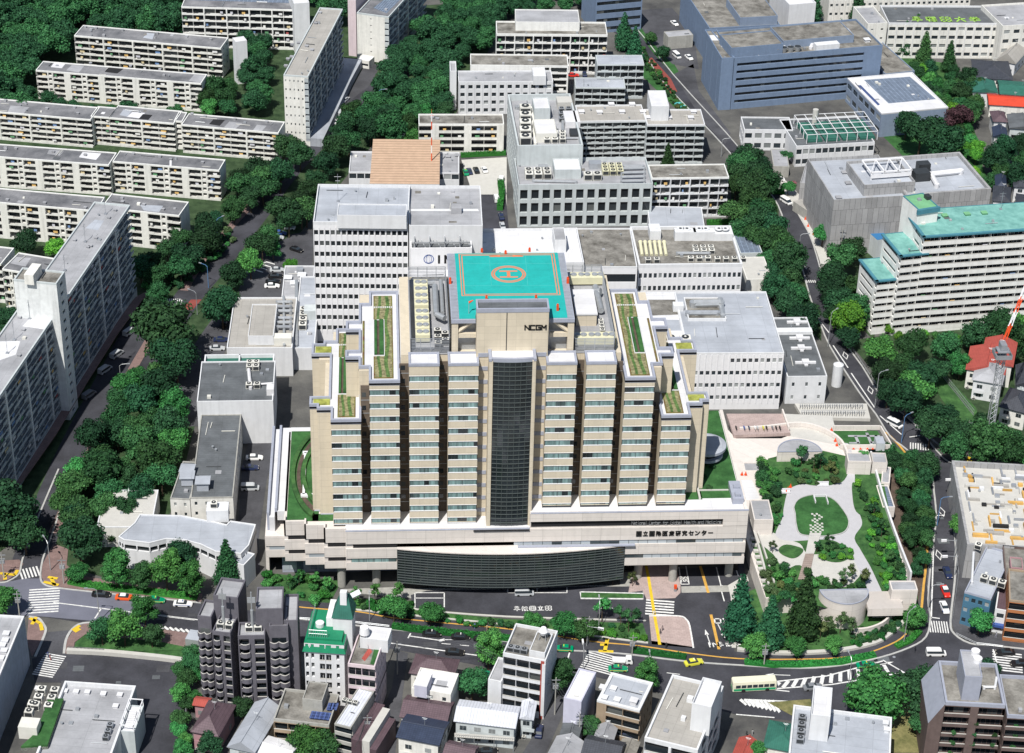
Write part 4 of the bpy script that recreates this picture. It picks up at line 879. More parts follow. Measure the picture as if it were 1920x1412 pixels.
pd.box(XL, YF, 10.35, -28.7, YF+.5, 13.3).box(27.6, YF, 10.35, XR, YF+.5, 13.4)
pd.box(XL, YF, 14.7, XR, YF+.5, 18.5).box(-28.7, YF+.4, 6.9, 27.6, YF+.55, 14.7)
pd.box(3.9, YF+.9, 18.0, XR, 44, 22.3).box(3.9, YF, 20.6, XR, YF+.9, 23).box(51.6, YF, 18.4, XR, YF+.9, 20.6).box(XR-.9, YF+.9, 22, XR, 44, 23)
pd.box(-41.3, YF+.5, 17.5, -9, YF+1.0, 18.5)
pd.build('podium_wall', M['podium'], HB)
rb = MB().box(4, YF+.9, 22.3, XR-.9, 7, 22.5).box(48, 7, 22.3, XR-.9, 44, 22.5).build('roof', M['roofwhite'], HB)
MB().box(XL, YF+1, 18.0, 3.9, 7, 18.15).box(-56, 40, 17.6, -49, 46, 17.8).build('roof', M['roofwhite'], HB)
MB().box(4, YF-.05, 23, XR+.1, YF+.5, 23.15).box(XL, YF-.05, 18.5, 3.9, YF+.5, 18.65).build('coping', M['coping'], HB)
def strip_win(x0, x1, z0, z1, y, n, m='teal_strip', dark=None):
 mb = MB()
 for i in range(n):
  a = x0+(x1-x0)*i/n; b = x0+(x1-x0)*(i+1)/n; mb.box(a+.06, y+.3, z0, b-.06, y+.36, z1)
 mb.box(x0, y+.34, z0, x1, y+.42, z1, 1); mb.build('strip_window', [M[m], M['darkmetal']], HB)
strip_win(-40, -28.9, 9.0, 10.35, YF, 6, 'curtain'); strip_win(27.8, 57, 9.0, 10.35, YF, 13); strip_win(0, 57, 13.4, 14.7, YF, 24)
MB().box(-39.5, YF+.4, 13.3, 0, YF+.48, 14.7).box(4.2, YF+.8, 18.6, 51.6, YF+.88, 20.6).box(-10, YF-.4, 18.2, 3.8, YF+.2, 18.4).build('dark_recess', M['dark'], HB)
text('国立国際医療研究センター', 1.35, 1.62, .2, lambda u, v, d: (30.3+u, YF-.02-.15*d, 15.9+v)).build('sign_lettering', M['blackpaint'], HB)
text('National Center for Global Health and Medicine', 1.15, .88, .09, lambda u, v, d: (29+u*.55+0, YF+.5-.08*d, 18.9+v), None).build('sign_lettering', M['steel'], HB)
o, fy2 = curved_glass(-28.7, 27.6, YF-.05, 2.9, 3.0, 13.1, 30, 13, 'curtain_wall')
cp = MB()
for i in range(30):
 a = -28.7+56.3*i/30; b = -28.7+56.3*(i+1)/30; cp.prism4([(a, fy2(a)-.25), (b, fy2(b)-.25), (b, YF+.4), (a, YF+.4)], 13.1, 13.4)
cp.build('hall_roof', M['podium'], HB)
MB().box(1, YF-.9, 13.4, 30, YF-.1, 13.7).build('gutter', M['coping'], HB)
bs = [(609, 647, 1066, 992), (573, 610, 1059, 985), (535, 573, 1052, 978), (499, 535, 1045, 1004)]
zz = MB(); zw = MB(); prevx = XL
for k, (xa, xb, yb, yt) in enumerate(bs):
 p = P(xa, yb, 6.9); x0_ = p.x; y_ = p.y; zt = PY(xa, yt, y_).z; x1_ = prevx; prevx = x0_
 zz.box(x0_, y_+.5, 6.9, x1_, 44, min(zt-.6, 17.7)); zz.box(x0_, y_, 6.9, x1_, y_+.5, 9.0)
 zz.box(x0_, y_, 10.3, x1_, y_+.5, 13.3)
 if k < 3:
  zz.box(x0_, y_, 14.7, x1_, y_+.6, zt); zz.box(x0_, y_, 14.7, x0_+.4, y_+3, zt)
  zw.box(x0_, y_+.3, 13.3, x0_+.9, y_+.45, 14.7, 0).box(x0_+.9, y_+.3, 13.3, x1_, y_+.4, 14.7, 1)
 zw.box(x0_, y_+.3, 9, x0_+.9, y_+.45, 10.3, 0).box(x0_+.9, y_+.3, 9, x1_-.1, y_+.4, 10.3, 2 if k % 2 else 1)
zz.build('podium_wall', M['podium'], HB); zw.build('strip_window', [M['podium'], M['dark'], M['teal_strip']], HB)
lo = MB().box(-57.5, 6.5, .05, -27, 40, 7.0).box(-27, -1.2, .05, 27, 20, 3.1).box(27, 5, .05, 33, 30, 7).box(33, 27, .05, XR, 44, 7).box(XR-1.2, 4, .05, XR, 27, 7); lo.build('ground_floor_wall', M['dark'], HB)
mb = MB();
for i in range(18):
 a = -57.3+1.7*i
 for j in range(4): mb.box(a+.06, 6.3, .9+1.5*j, a+1.64, 6.4, 2.3+1.5*j, 0)
mb.box(-57.5, 6.38, .05, -27, 6.48, 7, 1); mb.build('lobby_glazing', [glass('lobby_glass', (.1, .13, .16), (.42, .46, .5), frac=.7), M['coping']], HB)
for px, py, h_ in ((641, 1100, 7), (706, 1094, 7), (1261, 1090, 7), (1196, 1084, 7), (1366, 1080, 7)):
 p = P(px, py, 0); MB().cyl(p.x, p.y+.5, .05, h_, 1.05, 20).build('round_column', M['conc'], HB)
M['gl'] = M['lawn']
MB().box(-55.8, 3.5, 17.2, -48, 44, 17.9).box(-49.5, 3.5, 17.2, -44.4, 6.3, 17.9).build('roof_lawn', M['lawn'], HB)
hg = MB()
for (cx, r0, a0, a1) in ((-44, 13.5, 120, 240), (-44, 10.2, 125, 235), (-44, 11.8, 118, 238)):
 for i in range(24):
  t0, t1 = R(a0+(a1-a0)*i/24), R(a0+(a1-a0)*(i+1)/24); m_ = 1 if r0 == 11.8 else 0
  q = [(cx+r*math.cos(t)*.8, 24+r*1.6*math.sin(t)) for r, t in ((r0-.6, t0), (r0+.6, t0), (r0+.6, t1), (r0-.6, t1))]
  hg.prism4(q, 17.8, 18.7 if m_ == 0 else 18.02, m_)
hg.build('clipped_hedge', [M['hedgem'] if 'hedgem' in M else M['grass'], M['soil']], HB)
MB().box(-52.2, 14, 17.9, -51.6, 33, 18.6).box(-52.6, 13.4, 17.9, -49.4, 14.4, 18.6).box(-52.6, 32.6, 17.9, -49.4, 33.6, 18.6).build('garden_wall', M['white2'], HB)
MB().box(-60.8, 6.5, 6, -60.2, 46, 18.4).box(-58.9, 8, 17.5, -58.3, 46, 18.6).build('coping', M['coping'], HB); MB().box(-60.2, 6, 12, -58.9, 46, 17.3).box(-58.3, 8, 15, -55.9, 46, 17.7).build('roof', M['roofwhite'], HB)
MB().box(-61.5, 6, .05, -60.7, 46, 11).build('side_wall', M['podium'], HB)
MB().box(46, 4, 22.4, 56.6, 44, 22.75).box(43, 3.5, 22.4, 47, 7, 22.75).build('roof_lawn', M['lawn'], HB)
MB().box(46.1, 3.3, 22.4, 46.6, 9, 23.2).box(46.6, 6.8, 22.4, 54, 7.2, 23.0).build('garden_wall', M['conclight'], HB)
MB().box(54.2, 1.2, 22.4, 57.0, 9, 24.2).box(54.9, 1.9, 24.2, 56.2, 3.2, 25).box(55, 5.5, 24.2, 56.4, 7, 24.8).build('plant_enclosure', M['coping'], HB)
dsc = MB().cyl(50.2, 21.5, 26.4, 27.1, 5.0, 32, 0).cyl(50.2, 21.5, 27.1, 27.5, 4.9, 32, 1, 3.9).cyl(50.2, 21.5, 24.6, 26.4, 3.2, 24, 2).cyl(50.2, 21.5, 23.9, 24.6, 4.3, 32, 0)
dsc.build('round_skylight', [M['coping'], M['roofblue'], M['dark']], HB)
for i in range(7):
 x = 47.5+rnd.random()*6; y = 8+i*4.6; link('shrub', CR['bush'][i % 4], HB, (x, y, 23), i, 1.1)
# ================================================================ GROUND AND ROADS
M['woodfloor'] = mat('woodland_floor', (.018, .045, .016), col2=(.04, .07, .03), var=.3, scale=.3, fine=.3)
M['city'] = mat('city_ground', (.07, .07, .072), col2=(.11, .108, .10), var=.25, scale=.08, fine=.2)
sheet('ground', [(-1500,-600),(1500,-600),(1500,2500),(-1500,2500)], 'city', 0, world=True)
sheet('terrain', [(-900,-60),(760,-60),(700,110),(640,230),(560,330),(470,420),(390,520),(330,570),(255,640),(60,990),(-20,1050),(-900,1000)], 'woodfloor', .02)
sheet('terrain', [(640,20),(960,0),(900,130),(840,240),(700,270),(560,440),(530,520),(480,560),(420,560),(390,700),(330,940),(250,1100),(120,1060),(60,1040),(250,720),(300,610),(400,520),(520,350),(600,270)], 'woodfloor', .03)
sheet('terrain', [(1180,120),(1240,100),(1330,240),(1300,235)], 'lawn', .03)
sheet('terrain', [(1160,30),(1240,20),(1260,60),(1240,80),(1330,230),(1290,230),(1200,90)], 'lawn', .025)
sheet('terrain', [(1650,250),(1700,180),(1790,190),(1850,330),(1830,400),(1760,330),(1700,300)], 'lawn', .03)
sheet('terrain', [(1660,100),(1780,120),(1840,280),(1850,420),(1790,330),(1740,220)], 'grass', .02)
sheet('terrain', [(1590,640),(1960,580),(1960,880),(1830,850),(1760,820),(1700,770),(1640,700)], 'woodfloor', .02)
sheet('terrain', [(1735,700),(1775,705),(1830,765),(1840,800),(1800,800),(1760,740)], 'grass', .05)
sheet('terrain', [(1370,270),(1460,330),(1460,420),(1540,560),(1540,640),(1500,600),(1440,560),(1395,500),(1370,400)], 'woodfloor', .02)
sheet('terrain', [(1560,430),(1640,440),(1640,640),(1560,560)], 'woodfloor', .02)
sheet('main_road', [(-80,1085),(0,1094),(105,1103),(170,1110),(377,1132),(560,1158),(732,1181),(901,1197),(1046,1219),(1121,1224),(1182,1228),(1284,1241),(1396,1249),(1500,1254),(1575,1249),(1650,1234),(1706,1215),(1736,1196),(1744,1162),(1781,1162),(1789,1189),(1819,1207),(1860,1211),(1990,1225),(1990,1320),(1860,1300),(1748,1342),(1700,1350),(1560,1360),(1380,1340),(1240,1300),(1060,1255),(907,1250),(735,1217),(560,1205),(366,1183),(156,1168),(89,1158),(0,1152),(-80,1150)], 'asphalt', .05)
sheet('road_surface', [(-80,1086),(0,1094.5),(45,1085),(76,1085),(105,1103.5),(170,1110.5),(255,1120),(250,1172),(156,1163),(89,1157),(0,1151.5),(-80,1149)], 'asphaltpale', .058, th=.01)
ER_L = [(1744,1170),(1740,1125),(1744,1069),(1751,1012),(1755,967),(1751,922),(1744,890),(1702,845),(1669,819),(1642,777),(1610,735),(1580,690),(1556,650),(1534,596),(1518,555),(1500,490),(1478,440),(1459,386),(1430,345),(1388,308),(1335,250),(1290,200),(1240,150),(1200,95),(1150,60),(1070,-20)]
ER_R = [(1110,-20),(1190,50),(1225,100),(1262,140),(1310,195),(1362,250),(1405,300),(1450,338),(1478,372),(1505,415),(1525,460),(1545,530),(1566,590),(1579,635),(1616,687),(1650,740),(1699,781),(1732,815),(1762,852),(1800,872),(1960,890),(1960,935),(1830,918),(1795,925),(1785,960),(1792,1027),(1790,1090),(1781,1170)]
sheet('side_road', ER_L+ER_R, 'asphalt', .045)
sheet('pavement', [(500,1140),(560,1147),(640,1153),(737,1172),(901,1190),(1046,1209),(1182,1219),(1284,1233),(1396,1241),(1500,1245),(1575,1240),(1650,1226),(1700,1207),(1722,1180),(1727,1130),(1732,1065),(1740,1000),(1738,940),(1725,890),(1720,870),(1745,890),(1752,940),(1754,967),(1750,1012),(1743,1069),(1739,1125),(1743,1165),(1735,1196),(1706,1214),(1650,1233),(1575,1248),(1500,1253),(1396,1248),(1284,1240),(1182,1227.5),(1046,1218),(901,1196),(732,1180),(560,1160),(500,1150)], 'asphalt', .14, th=.1)
PATH = [(500,1130),(570,1140),(672,1148),(734,1159),(846,1170),(977,1183),(1104,1203),(1200,1212),(1294,1226),(1387,1236),(1500,1237),(1575,1234),(1631,1224),(1680,1204),(1699,1189)]
band('pavement', PATH, 5.2, 'asphalt', .16, th=.12)
band('tactile_paving', PATH, .4, 'orange', .18)
band('kerb', [(500,1152),(560,1161),(732,1180.5),(901,1196.5),(1046,1218),(1121,1223),(1182,1228),(1284,1240.5),(1396,1248.5),(1500,1253.5),(1575,1248.5),(1650,1233.5),(1706,1214.5),(1736,1195),(1744,1162),(1740,1125),(1744,1069),(1751,1012),(1755,967),(1751,922),(1744,890),(1702,845),(1669,819),(1642,777),(1610,735),(1556,650),(1534,596),(1518,555),(1500,490),(1478,440),(1459,386),(1430,345),(1388,308),(1335,250),(1240,150),(1200,95),(1070,-20)], .45, 'kerb', .2, th=.18)
band('kerb', [(1110,-20),(1190,50),(1262,140),(1362,250),(1405,300),(1450,338),(1478,372),(1505,415),(1525,460),(1545,530),(1566,590),(1579,635),(1616,687),(1650,740),(1699,781),(1732,815),(1762,852),(1800,872),(1960,890)], .4, 'kerb', .2, th=.18)
band('pavement', [(1450,330),(1490,372),(1520,420),(1545,470),(1560,520),(1580,580),(1600,630)], 5, 'conclight', .12, th=.1)
band('tactile_paving', [(1727,1150),(1732,1095),(1736,1061),(1742,964),(1732,922),(1722,885),(1687,837),(1661,811)], .6, 'orange', .18)
band('kerb', [(1785,960),(1792,1027),(1790,1090),(1782,1165),(1789,1189),(1819,1207),(1860,1211),(1990,1225)], .5, 'kerb', .2, th=.18)
sheet('pavement', [(1787,925),(1830,918),(1835,1000),(1815,1100),(1800,1165),(1830,1190),(1990,1190),(1990,1223),(1860,1209),(1819,1205),(1790,1187),(1784,1165),(1792,1090),(1794,1027)], 'asphaltold', .14, th=.1)
band('kerb', [(-60,1092),(0,1093),(18,1089),(36,1076),(42,1050),(58,1005),(78,955),(110,880)], .45, 'kerb', .2, th=.18)
band('kerb', [(150,880),(118,945),(95,1010),(80,1050),(76,1085),(86,1098),(110,1103),(170,1110),(377,1131)], .45, 'kerb', .2, th=.18)
sheet('pavement', [(86,1096),(78,1083),(79,1060),(100,1020),(128,1030),(125,1060),(150,1080),(380,1115),(377,1130),(170,1108),(110,1101)], 'pave', .14, th=.1)
sheet('pavement', [(-60,1090),(0,1091),(16,1087),(34,1074),(44,1058),(36,1050),(0,1052),(-60,1050)], 'pave', .14, th=.1)
band('kerb', [(54,1157),(72,1160),(82,1172),(86,1182),(80,1200),(66,1232)], .6, 'kerb', .2, th=.18)
band('kerb', [(120,1226),(124,1200),(136,1180),(156,1169),(200,1168)], .6, 'kerb', .2, th=.18)
sheet('pavement', [(54,1158),(70,1161),(80,1174),(84,1184),(76,1204),(60,1232),(50,1200)], 'pave', .14, th=.1)
sheet('pavement', [(122,1226),(126,1200),(138,1181),(158,1170),(200,1169),(300,1180),(370,1190),(380,1222),(300,1208),(160,1190),(140,1205),(136,1226)], 'pave', .14, th=.1)
sheet('terrain', [(136,1226),(142,1205),(160,1190),(300,1204),(377,1220),(377,1240),(230,1228),(136,1224)], 'grass', .16, th=.1)
band('north_road', [(45,1090),(62,1040),(82,985),(103,930),(133,860),(165,795),(204,722),(240,655),(270,605),(325,585)], 9.5, 'asphalt', .05)
band('avenue', [(255,760),(300,650),(325,600),(357,552),(401,501),(438,454),(480,400),(540,320),(620,240),(720,160),(800,100),(870,60),(930,0)], 9, 'asphalt', .05)
band('pavement', [(100,1000),(125,945),(155,880),(185,815),(221,742),(250,690),(285,630)], 2.6, 'pave', .14, th=.1)
band('pavement', [(345,545),(372,500),(420,440),(470,385)], 2.6, 'pave', .14, th=.1)
band('access_road', [(345,800),(350,760),(360,715),(392,655),(430,600),(470,560),(505,490),(560,455)], 10, 'asphaltold', .045)
sheet('car_park', [(445,560),(470,505),(500,478),(545,440),(590,430),(585,500),(560,560)], 'asphaltold', .055)
band('service_road', [(595,270),(640,215),(660,190),(700,120)], 6, 'asphaltold', .04)
sheet('car_park', [(455,870),(470,815),(525,815),(500,900),(485,1010),(488,1075),(440,1075)], 'asphaltold', .05)
sheet('yard', [(865,300),(950,295),(950,440),(900,450),(880,345)], 'conclight', .05)
sheet('access_road', [(902,365),(948,365),(955,440),(905,450)], 'asphalt', .06)
sheet('car_park', [(1180,20),(1260,15),(1300,60),(1310,130),(1260,120),(1215,70)], 'asphaltold', .05)
sheet('access_road', [(1262,140),(1300,120),(1310,170),(1370,250),(1360,270),(1320,230)], 'asphaltold', .05)
sheet('school_yard', [(60,1235),(120,1222),(345,1236),(348,1290),(330,1420),(270,1420),(240,1300),(110,1280),(65,1280)], 'asphalt', .045)
sheet('access_road', [(66,1232),(74,1206),(84,1186),(130,1182),(124,1205),(118,1232)], 'asphaltold', .07)
sheet('car_park', [(255,1335),(310,1330),(300,1420),(250,1420)], 'asphalt', .06)
sheet('alley', [(680,1412),(735,1290),(745,1220),(765,1225),(740,1420)], 'asphaltold', .05)
sheet('alley', [(975,1420),(1050,1300),(1075,1255),(1095,1255),(1060,1330),(1020,1420)], 'asphaltold', .05)
sheet('forecourt', [(770,1116),(800,1108),(1000,1104),(1090,1100),(1205,1100),(1205,1165),(1180,1160),(950,1155),(800,1142),(775,1140)], 'asphalt', .06)
sheet('forecourt', [(640,1105),(770,1100),(1000,1090),(1200,1070),(1260,1060),(1260,1130),(1205,1130),(1200,1118),(1090,1108),(1000,1104),(800,1110),(770,1122),(660,1112)], 'conc', .05)
sheet('driveway', [(1258,1068),(1395,1060),(1400,1100),(1372,1125),(1377,1222),(1300,1218),(1205,1210),(1205,1115),(1252,1112)], 'asphalt', .07)
sheet('plaza', [(1178,1112),(1182,1092),(1200,1040),(1262,1040),(1276,1098),(1276,1112),(1266,1122),(1212,1124),(1205,1108)], 'pavepink', .16, th=.1)
sheet('plaza', [(1217,1156),(1272,1156),(1286,1162),(1293,1175),(1300,1216),(1222,1209)], 'pavepink', .16, th=.1)
sheet('driveway_band', [(1277,1100),(1365,1098),(1370,1110),(1278,1112)], 'conc', .08)
sheet('pavement', [(1365,1098),(1400,1078),(1404,1090),(1378,1115),(1380,1215),(1372,1215),(1370,1120)], 'conclight', .12, th=.08)
sheet('terrain', [(505,1075),(640,1090),(618,1133),(500,1125)], 'grass', .08)
sheet('terrain', [(645,1122),(776,1128),(778,1145),(950,1162),(1205,1170),(1217,1206),(1100,1196),(900,1170),(740,1152),(660,1143)], 'grass', .2, th=.16)
sheet('terrain', [(1088,1112),(1205,1114),(1206,1122),(1090,1122)], 'grass', .2, th=.1)
band('kerb', [(1088,1111),(1206,1114),(1206,1124),(1089,1123),(1088,1111)], .35, 'paint', .24, th=.2, smooth=0)
band('kerb', [(776,1141),(800,1146),(950,1157),(1180,1164),(1210,1164)], .5, 'conclight', .25, th=.2)
band('kerb', [(640,1142),(740,1152),(850,1163),(980,1176),(1104,1193),(1215,1207)], .5, 'conclight', .4, th=.35)
band('kerb', [(1217,1156),(1272,1156),(1286,1162),(1293,1175),(1300,1216)], .4, 'paint', .24, th=.2)
sheet('terrain', [(1380,1120),(1470,1080),(1620,1090),(1720,1100),(1722,1180),(1700,1195),(1640,1215),(1500,1226),(1385,1220)], 'grass', .1)
band('stone_wall', [(1382,1220),(1440,1226),(1500,1227),(1575,1222),(1640,1208),(1670,1190),(1695,1168)], 1.1, 'conclight', .8, th=.75, kind=None, label='low pale stone retaining wall along the curved footpath below the conifers', cat='retaining wall')
sheet('terrain', [(1640,850),(1720,865),(1738,960),(1735,1060),(1722,1130),(1700,1000),(1690,900)], 'soil', .1)
sheet('terrain', [(1650,850),(1670,830),(1720,868),(1690,890)], 'lawn', .13)
sheet('traffic_island', [(1440,1318),(1520,1312),(1525,1345),(1490,1345)], 'drygrass', .2, th=.14)
sheet('terrain', [(1640,1320),(1740,1290),(1730,1412),(1640,1412)], 'drygrass', .1)
def mk_z(name, *a, **k): return tag(zebra(*a, **k).build(name, M[k.get('m', 'paint')]), kind='structure')
mk_z('crosswalk_marking', (55,1075), (62,1075), 8, 0) if 0 else None
for (a, b, w_, n) in (((38,1078),(76,1070),4.2,6), ((84,1104),(80,1152),7.5,10), ((312,567),(343,567),4.2,8), ((1238,1126),(1236,1157),7.0,6), ((1140,1228),(1120,1262),9.2,9), ((1742,1175),(1780,1177),4.6,8), ((1706,836),(1744,840),3.2,8), ((1815,878),(1806,915),3.4,9), ((1888,1224),(1890,1262),7.0,8), ((105,1228),(78,1270),5.2,11), ((1512,528),(1531,528),1.6,5), ((895,42),(922,45),5,9)):
 mk_z('crosswalk_marking', a, b, w_, n, z=.085)
def lines(name, L_, w_=.32, m='paint', z=.08, dash=0):
 mb = MB()
 for a, b in L_:
  A, B = P(*a), P(*b); A.z = B.z = 0; d = B-A; ln_ = d.length; d.normalize(); n = Vector((-d.y, d.x, 0))*w_/2
  k = max(1, int(ln_/dash/2)) if dash else 1
  for i in range(k):
   s_ = A+d*(ln_*i/k); e = A+d*(ln_*(i+(.5 if dash else 1))/k); mb.prism4([s_-n, e-n, e+n, s_+n], z, z+.012)
 return tag(mb.build(name, M[m]), kind='structure')
lines('lane_marking', [((100,1130),(365,1163)),((190,1141),(178,1160)),((300,1154),(375,1163)),((730,1206),(870,1226)),((770,1188),(765,1197)),((768,1193),(830,1202)),((870,1226),(900,1230)),((1068,1224),(1060,1252)),((1044,1246),(1070,1250)),((1753,940),(1746,1160)),((1755,967),(1771,967)),((1745,1158),(1762,1160)),((1655,1238),(1696,1262)),((1482,450),(1512,505)),((1535,600),(1555,625)),((1562,648),(1590,690)),((1596,700),(1640,765)),((1650,780),(1690,815)),((1705,820),(1725,817)),((1495,487),(1509,487)),((1862,1218),(1872,1255)),((1448,392),(1490,500)),((1380,1286),(1480,1297)),((1380,1340),(1452,1346))], .35)
lines('lane_marking', [((828,1207),(1000,1222)),((1250,1262),(1300,1268))], .25, dash=2)
lines('lane_edge_marking', [((1273,1064),(1277,1096)),((1277,1096),(1292,1096)),((1292,1096),(1286,1062)),((1343,1064),(1352,1100)),((1378,1062),(1384,1080)),((1352,1100),(1354,1098)),((778,1112),(833,1112)),((833,1112),(833,1139)),((778,1112),(778,1139)),((952,1112),(1063,1112)),((1063,1112),(1063,1102)),((952,1112),(952,1104)),((1007,1112),(1007,1103)),((1353,1110),(1358,1128)),((778,1122),(833,1122))], .28, z=.1)
lines('centre_marking', [((1313,1062),(1328,1112)),((1333,1153),(1348,1218))], .7, 'orange', z=.1)
lines('centre_marking', [((1207,1040),(1216,1085)),((1216,1085),(1228,1160)),((1228,1160),(1237,1210))], .75, 'yellow', z=.19)
mb = MB();
for i in range(13):
 t = i/12; a = (1450+215*t, 1291-30*t+(5*math.sin(3.14*t))); b = (1462+195*t, 1280-33*t); A, B = P(*a), P(*b); d = (B-A); d.z = 0; n = Vector((-d.y, d.x, 0)).normalized()*.45; mb.prism4([A-n, B-n, B+n, A+n], .085, .1)
tag(mb.build('hatch_marking', M['paint']), kind='structure')
lines('hatch_edge_marking', [((1450,1279),(1550,1268)),((1550,1268),(1655,1240)),((1440,1293),(1560,1284)),((1560,1284),(1696,1261)),((1395,1312),(1510,1317))], .4, z=.09)
mb = MB()
for i in range(9):
 t = i/8; a = (1388+60*t, 1312+2*t); b = (1400+62*t, 1322+14*t); A, B = P(*a), P(*b); n = Vector((.3, .3, 0)); mb.prism4([A-n, B-n, B+n, A+n], .085, .1)
for i in range(8):
 t = i/7; a = (298+70*t, 1174+9*t); b = (306+70*t, 1180+10*t); A, B = P(*a), P(*b); d = (B-A); n = Vector((-d.y, d.x, 0)).normalized()*.3; mb.prism4([A-n, B-n, B+n, A+n], .085, .1)
tag(mb.build('hatch_marking', M['paint']), kind='structure')
mb = MB();
for i in range(4):
 t = i/3; c = P(478+22*t, 508-15*t); mb.prism4([(c.x-2.6, c.y-1.4), (c.x-2.6, c.y-.8), (c.x, c.y+.8), (c.x, c.y+.2)], .085, .1).prism4([(c.x, c.y+.2), (c.x, c.y+.8), (c.x+2.6, c.y-.8), (c.x+2.6, c.y-1.4)], .085, .1)
tag(mb.build('chevron_marking', M['paint']), kind='structure')
for px, py in ((1585,667),(1632,732),(1766,960),(1760,1041)):
 c = P(px, py); mb = MB()
 q = [(c.x, c.y-2.4), (c.x+.9, c.y), (c.x, c.y+2.4), (c.x-.9, c.y)]
 mb.ring(q, .25, .085, .1); tag(mb.build('diamond_marking', M['paint']), kind='structure')
def arrow(px, py, ang, L_=5):
 c = P(px, py); A = R(ang); d = Vector((math.cos(A), math.sin(A), 0)); n = Vector((-d.y, d.x, 0)); mb = MB()
 mb.prism4([c-d*L_/2-n*.12, c+d*L_*.2-n*.12, c+d*L_*.2+n*.12, c-d*L_/2+n*.12], .085, .1); mb.prism([(c+d*L_/2)[:2], (c+d*L_*.15+n*.5)[:2], (c+d*L_*.15-n*.5)[:2]], .085, .1)
 tag(mb.build('arrow_marking', M['paint']), kind='structure')
arrow(1458,1266,175,6); arrow(1658,1245,15,5); arrow(1327,1195,95,6); arrow(1353,1185,-80,6); arrow(1130,1141,180,5); arrow(838,1200,180,4)
def gtext(s_, px, py, size, adv, th, ang, m='paint', z=.1, name='road_lettering', sy=1):
 c = P(px, py); A = R(ang); d = Vector((math.cos(A), math.sin(A), 0)); n = Vector((-d.y, d.x, 0))
 mb = text(s_, size, adv, th, lambda u, v, k: tuple(c+d*u+n*v*sy+Vector((0, 0, z+.012*(1-k))))); return tag(mb.build(name, M[m]), kind='structure')
gtext('NI', 1340, 1212, 1.5, 2.2, .3, 180+12, sy=-1) if 0 else gtext('IN', 1326, 1214, 1.6, 1.6, .3, 4)
gtext('OUT', 1341, 1169, 1.7, 2.2, .35, 0); gtext('早般早', 1346, 1213, 1.6, 2.1, .3, 2); gtext('早般国立田', 964, 1146, 1.7, 1.95, .24, 0)
gtext('般', 1277, 1091, 2.0, 2, .25, 0)
lines('zone_marking', [((180,700),(180,700))], .1) if 0 else None
sheet('road_surface', [(358,562),(378,562),(360,582),(342,580)], 'redpaint', .062, th=.01)
sheet('road_surface', [(1212,112),(1222,108),(1258,148),(1270,172),(1258,176),(1238,150)], 'redpaint', .062, th=.01)
lines('tactile_marking', [((1125,1210),(1139,1210)),((1139,1198),(1134,1222)),((1122,1222),(1150,1223))], .9, 'yellow', z=.2)
for L_ in ([((82,1092),(110,1098)),((96,1085),(103,1099)),((90,1083),(108,1086))], [((0,1076),(28,1079)),((28,1079),(33,1070)),((8,1076),(10,1088))], [((56,1160),(76,1170)),((68,1158),(60,1172)),((76,1170),(79,1183))], [((136,1183),(150,1174)),((140,1186),(150,1180))], [((360,1216),(366,1203)),((364,1212),(376,1214))], [((1812,862),(1828,868)),((1818,858),(1812,868))]):
 lines('tactile_marking', L_, .9, 'yellow', z=.2)
rr = random.Random(11)
for i in range(26):
 t = rr.random(); px = 120+1560*t; base = 1118+.075*px+(0 if px < 1300 else -.00032*(px-1300)**2); c = P(px, base+rr.uniform(8, 34)); a = rr.uniform(.6, 2.6); b_ = rr.uniform(.5, 1.3)
 if i % 3 == 0: o = MB().cyl(c.x, c.y, .07, .082, .38, 12).build('manhole_cover', M['metal'])
 else: o = MB().box(c.x-a, c.y-b_, .07, c.x+a, c.y+b_, .08).build('road_patch', M['asphaltold' if i % 2 else 'roofdark'])
 tag(o, kind='structure')
for i in range(14):
 c = P(rr.uniform(90, 320), rr.uniform(1245, 1285)) if i < 6 else P(1752+rr.uniform(4, 24), rr.uniform(960, 1150)); a = rr.uniform(.4, 1.6)
 tag(MB().box(c.x-a, c.y-a, .07, c.x+a, c.y+a*.6, .08).build('road_patch', M['asphaltold' if i % 2 else 'roofdark']), kind='structure')
# ================================================================ BUILDINGS
def flats(name, label, FL, FR, BK, h, fl, pat, wall='cream', roof='rooffelt', grp='pale walk-up apartment blocks', patches=(), vents=(), par=.35, **k):
 b = Bld(name, label, 'apartment block', FL, FR, BK, h, wall, roof, group=grp, par=par, cap='offwhite')
 b.face('F', t='balc', fl=fl, pat=pat, laundry=.5, **k); return b
b = flats('apartment_block', 'five-storey pale apartment block farthest back on the wooded left side, beside a white lift tower', (139,68), (414,92), (440,73), 12.0, 5, 'BBPBBPBBPBBPBB')
b.face('R', t='win', fl=5, n=2, wf=.3, hf=.4); b.face('L', t='win', fl=5, n=1, wf=.12, hf=.3); b.gpatch([(276,62),(290,63),(286,74),(268,71)], 'roofblue'); b.gvents([(160,52),(180,54),(230,58),(295,64),(350,70),(395,75)], .8); b.finish()
b = Bld('lift_tower', 'narrow white lift tower joined to the right end of the farthest walk-up block', 'lift tower', (442,80), (463,77), (458,69), 16.5, 'white', 'roofwhite', par=.3); b.face('R', t='win', fl=5, n=1, wf=.2, hf=.3); b.finish()
b = flats('apartment_block', 'pale apartment block second from the back with black and pale roof patches', (67,133), (377,158), (393,141), 10.8, 5, 'BSBWBSBWBSBWBSBWBSB')
b.gpatch([(204,126),(232,129),(220,138),(196,135)], 'dark'); b.gpatch([(103,116),(124,118),(116,128),(95,126)], 'roofwhite'); b.gpatch([(135,122),(158,124),(148,136),(124,132)], 'roofgrey'); b.gpatch([(364,140),(390,142),(378,155),(354,152)], 'roofgrey'); b.gvents([(245,125),(300,132),(170,120)], .8)
b.finish()
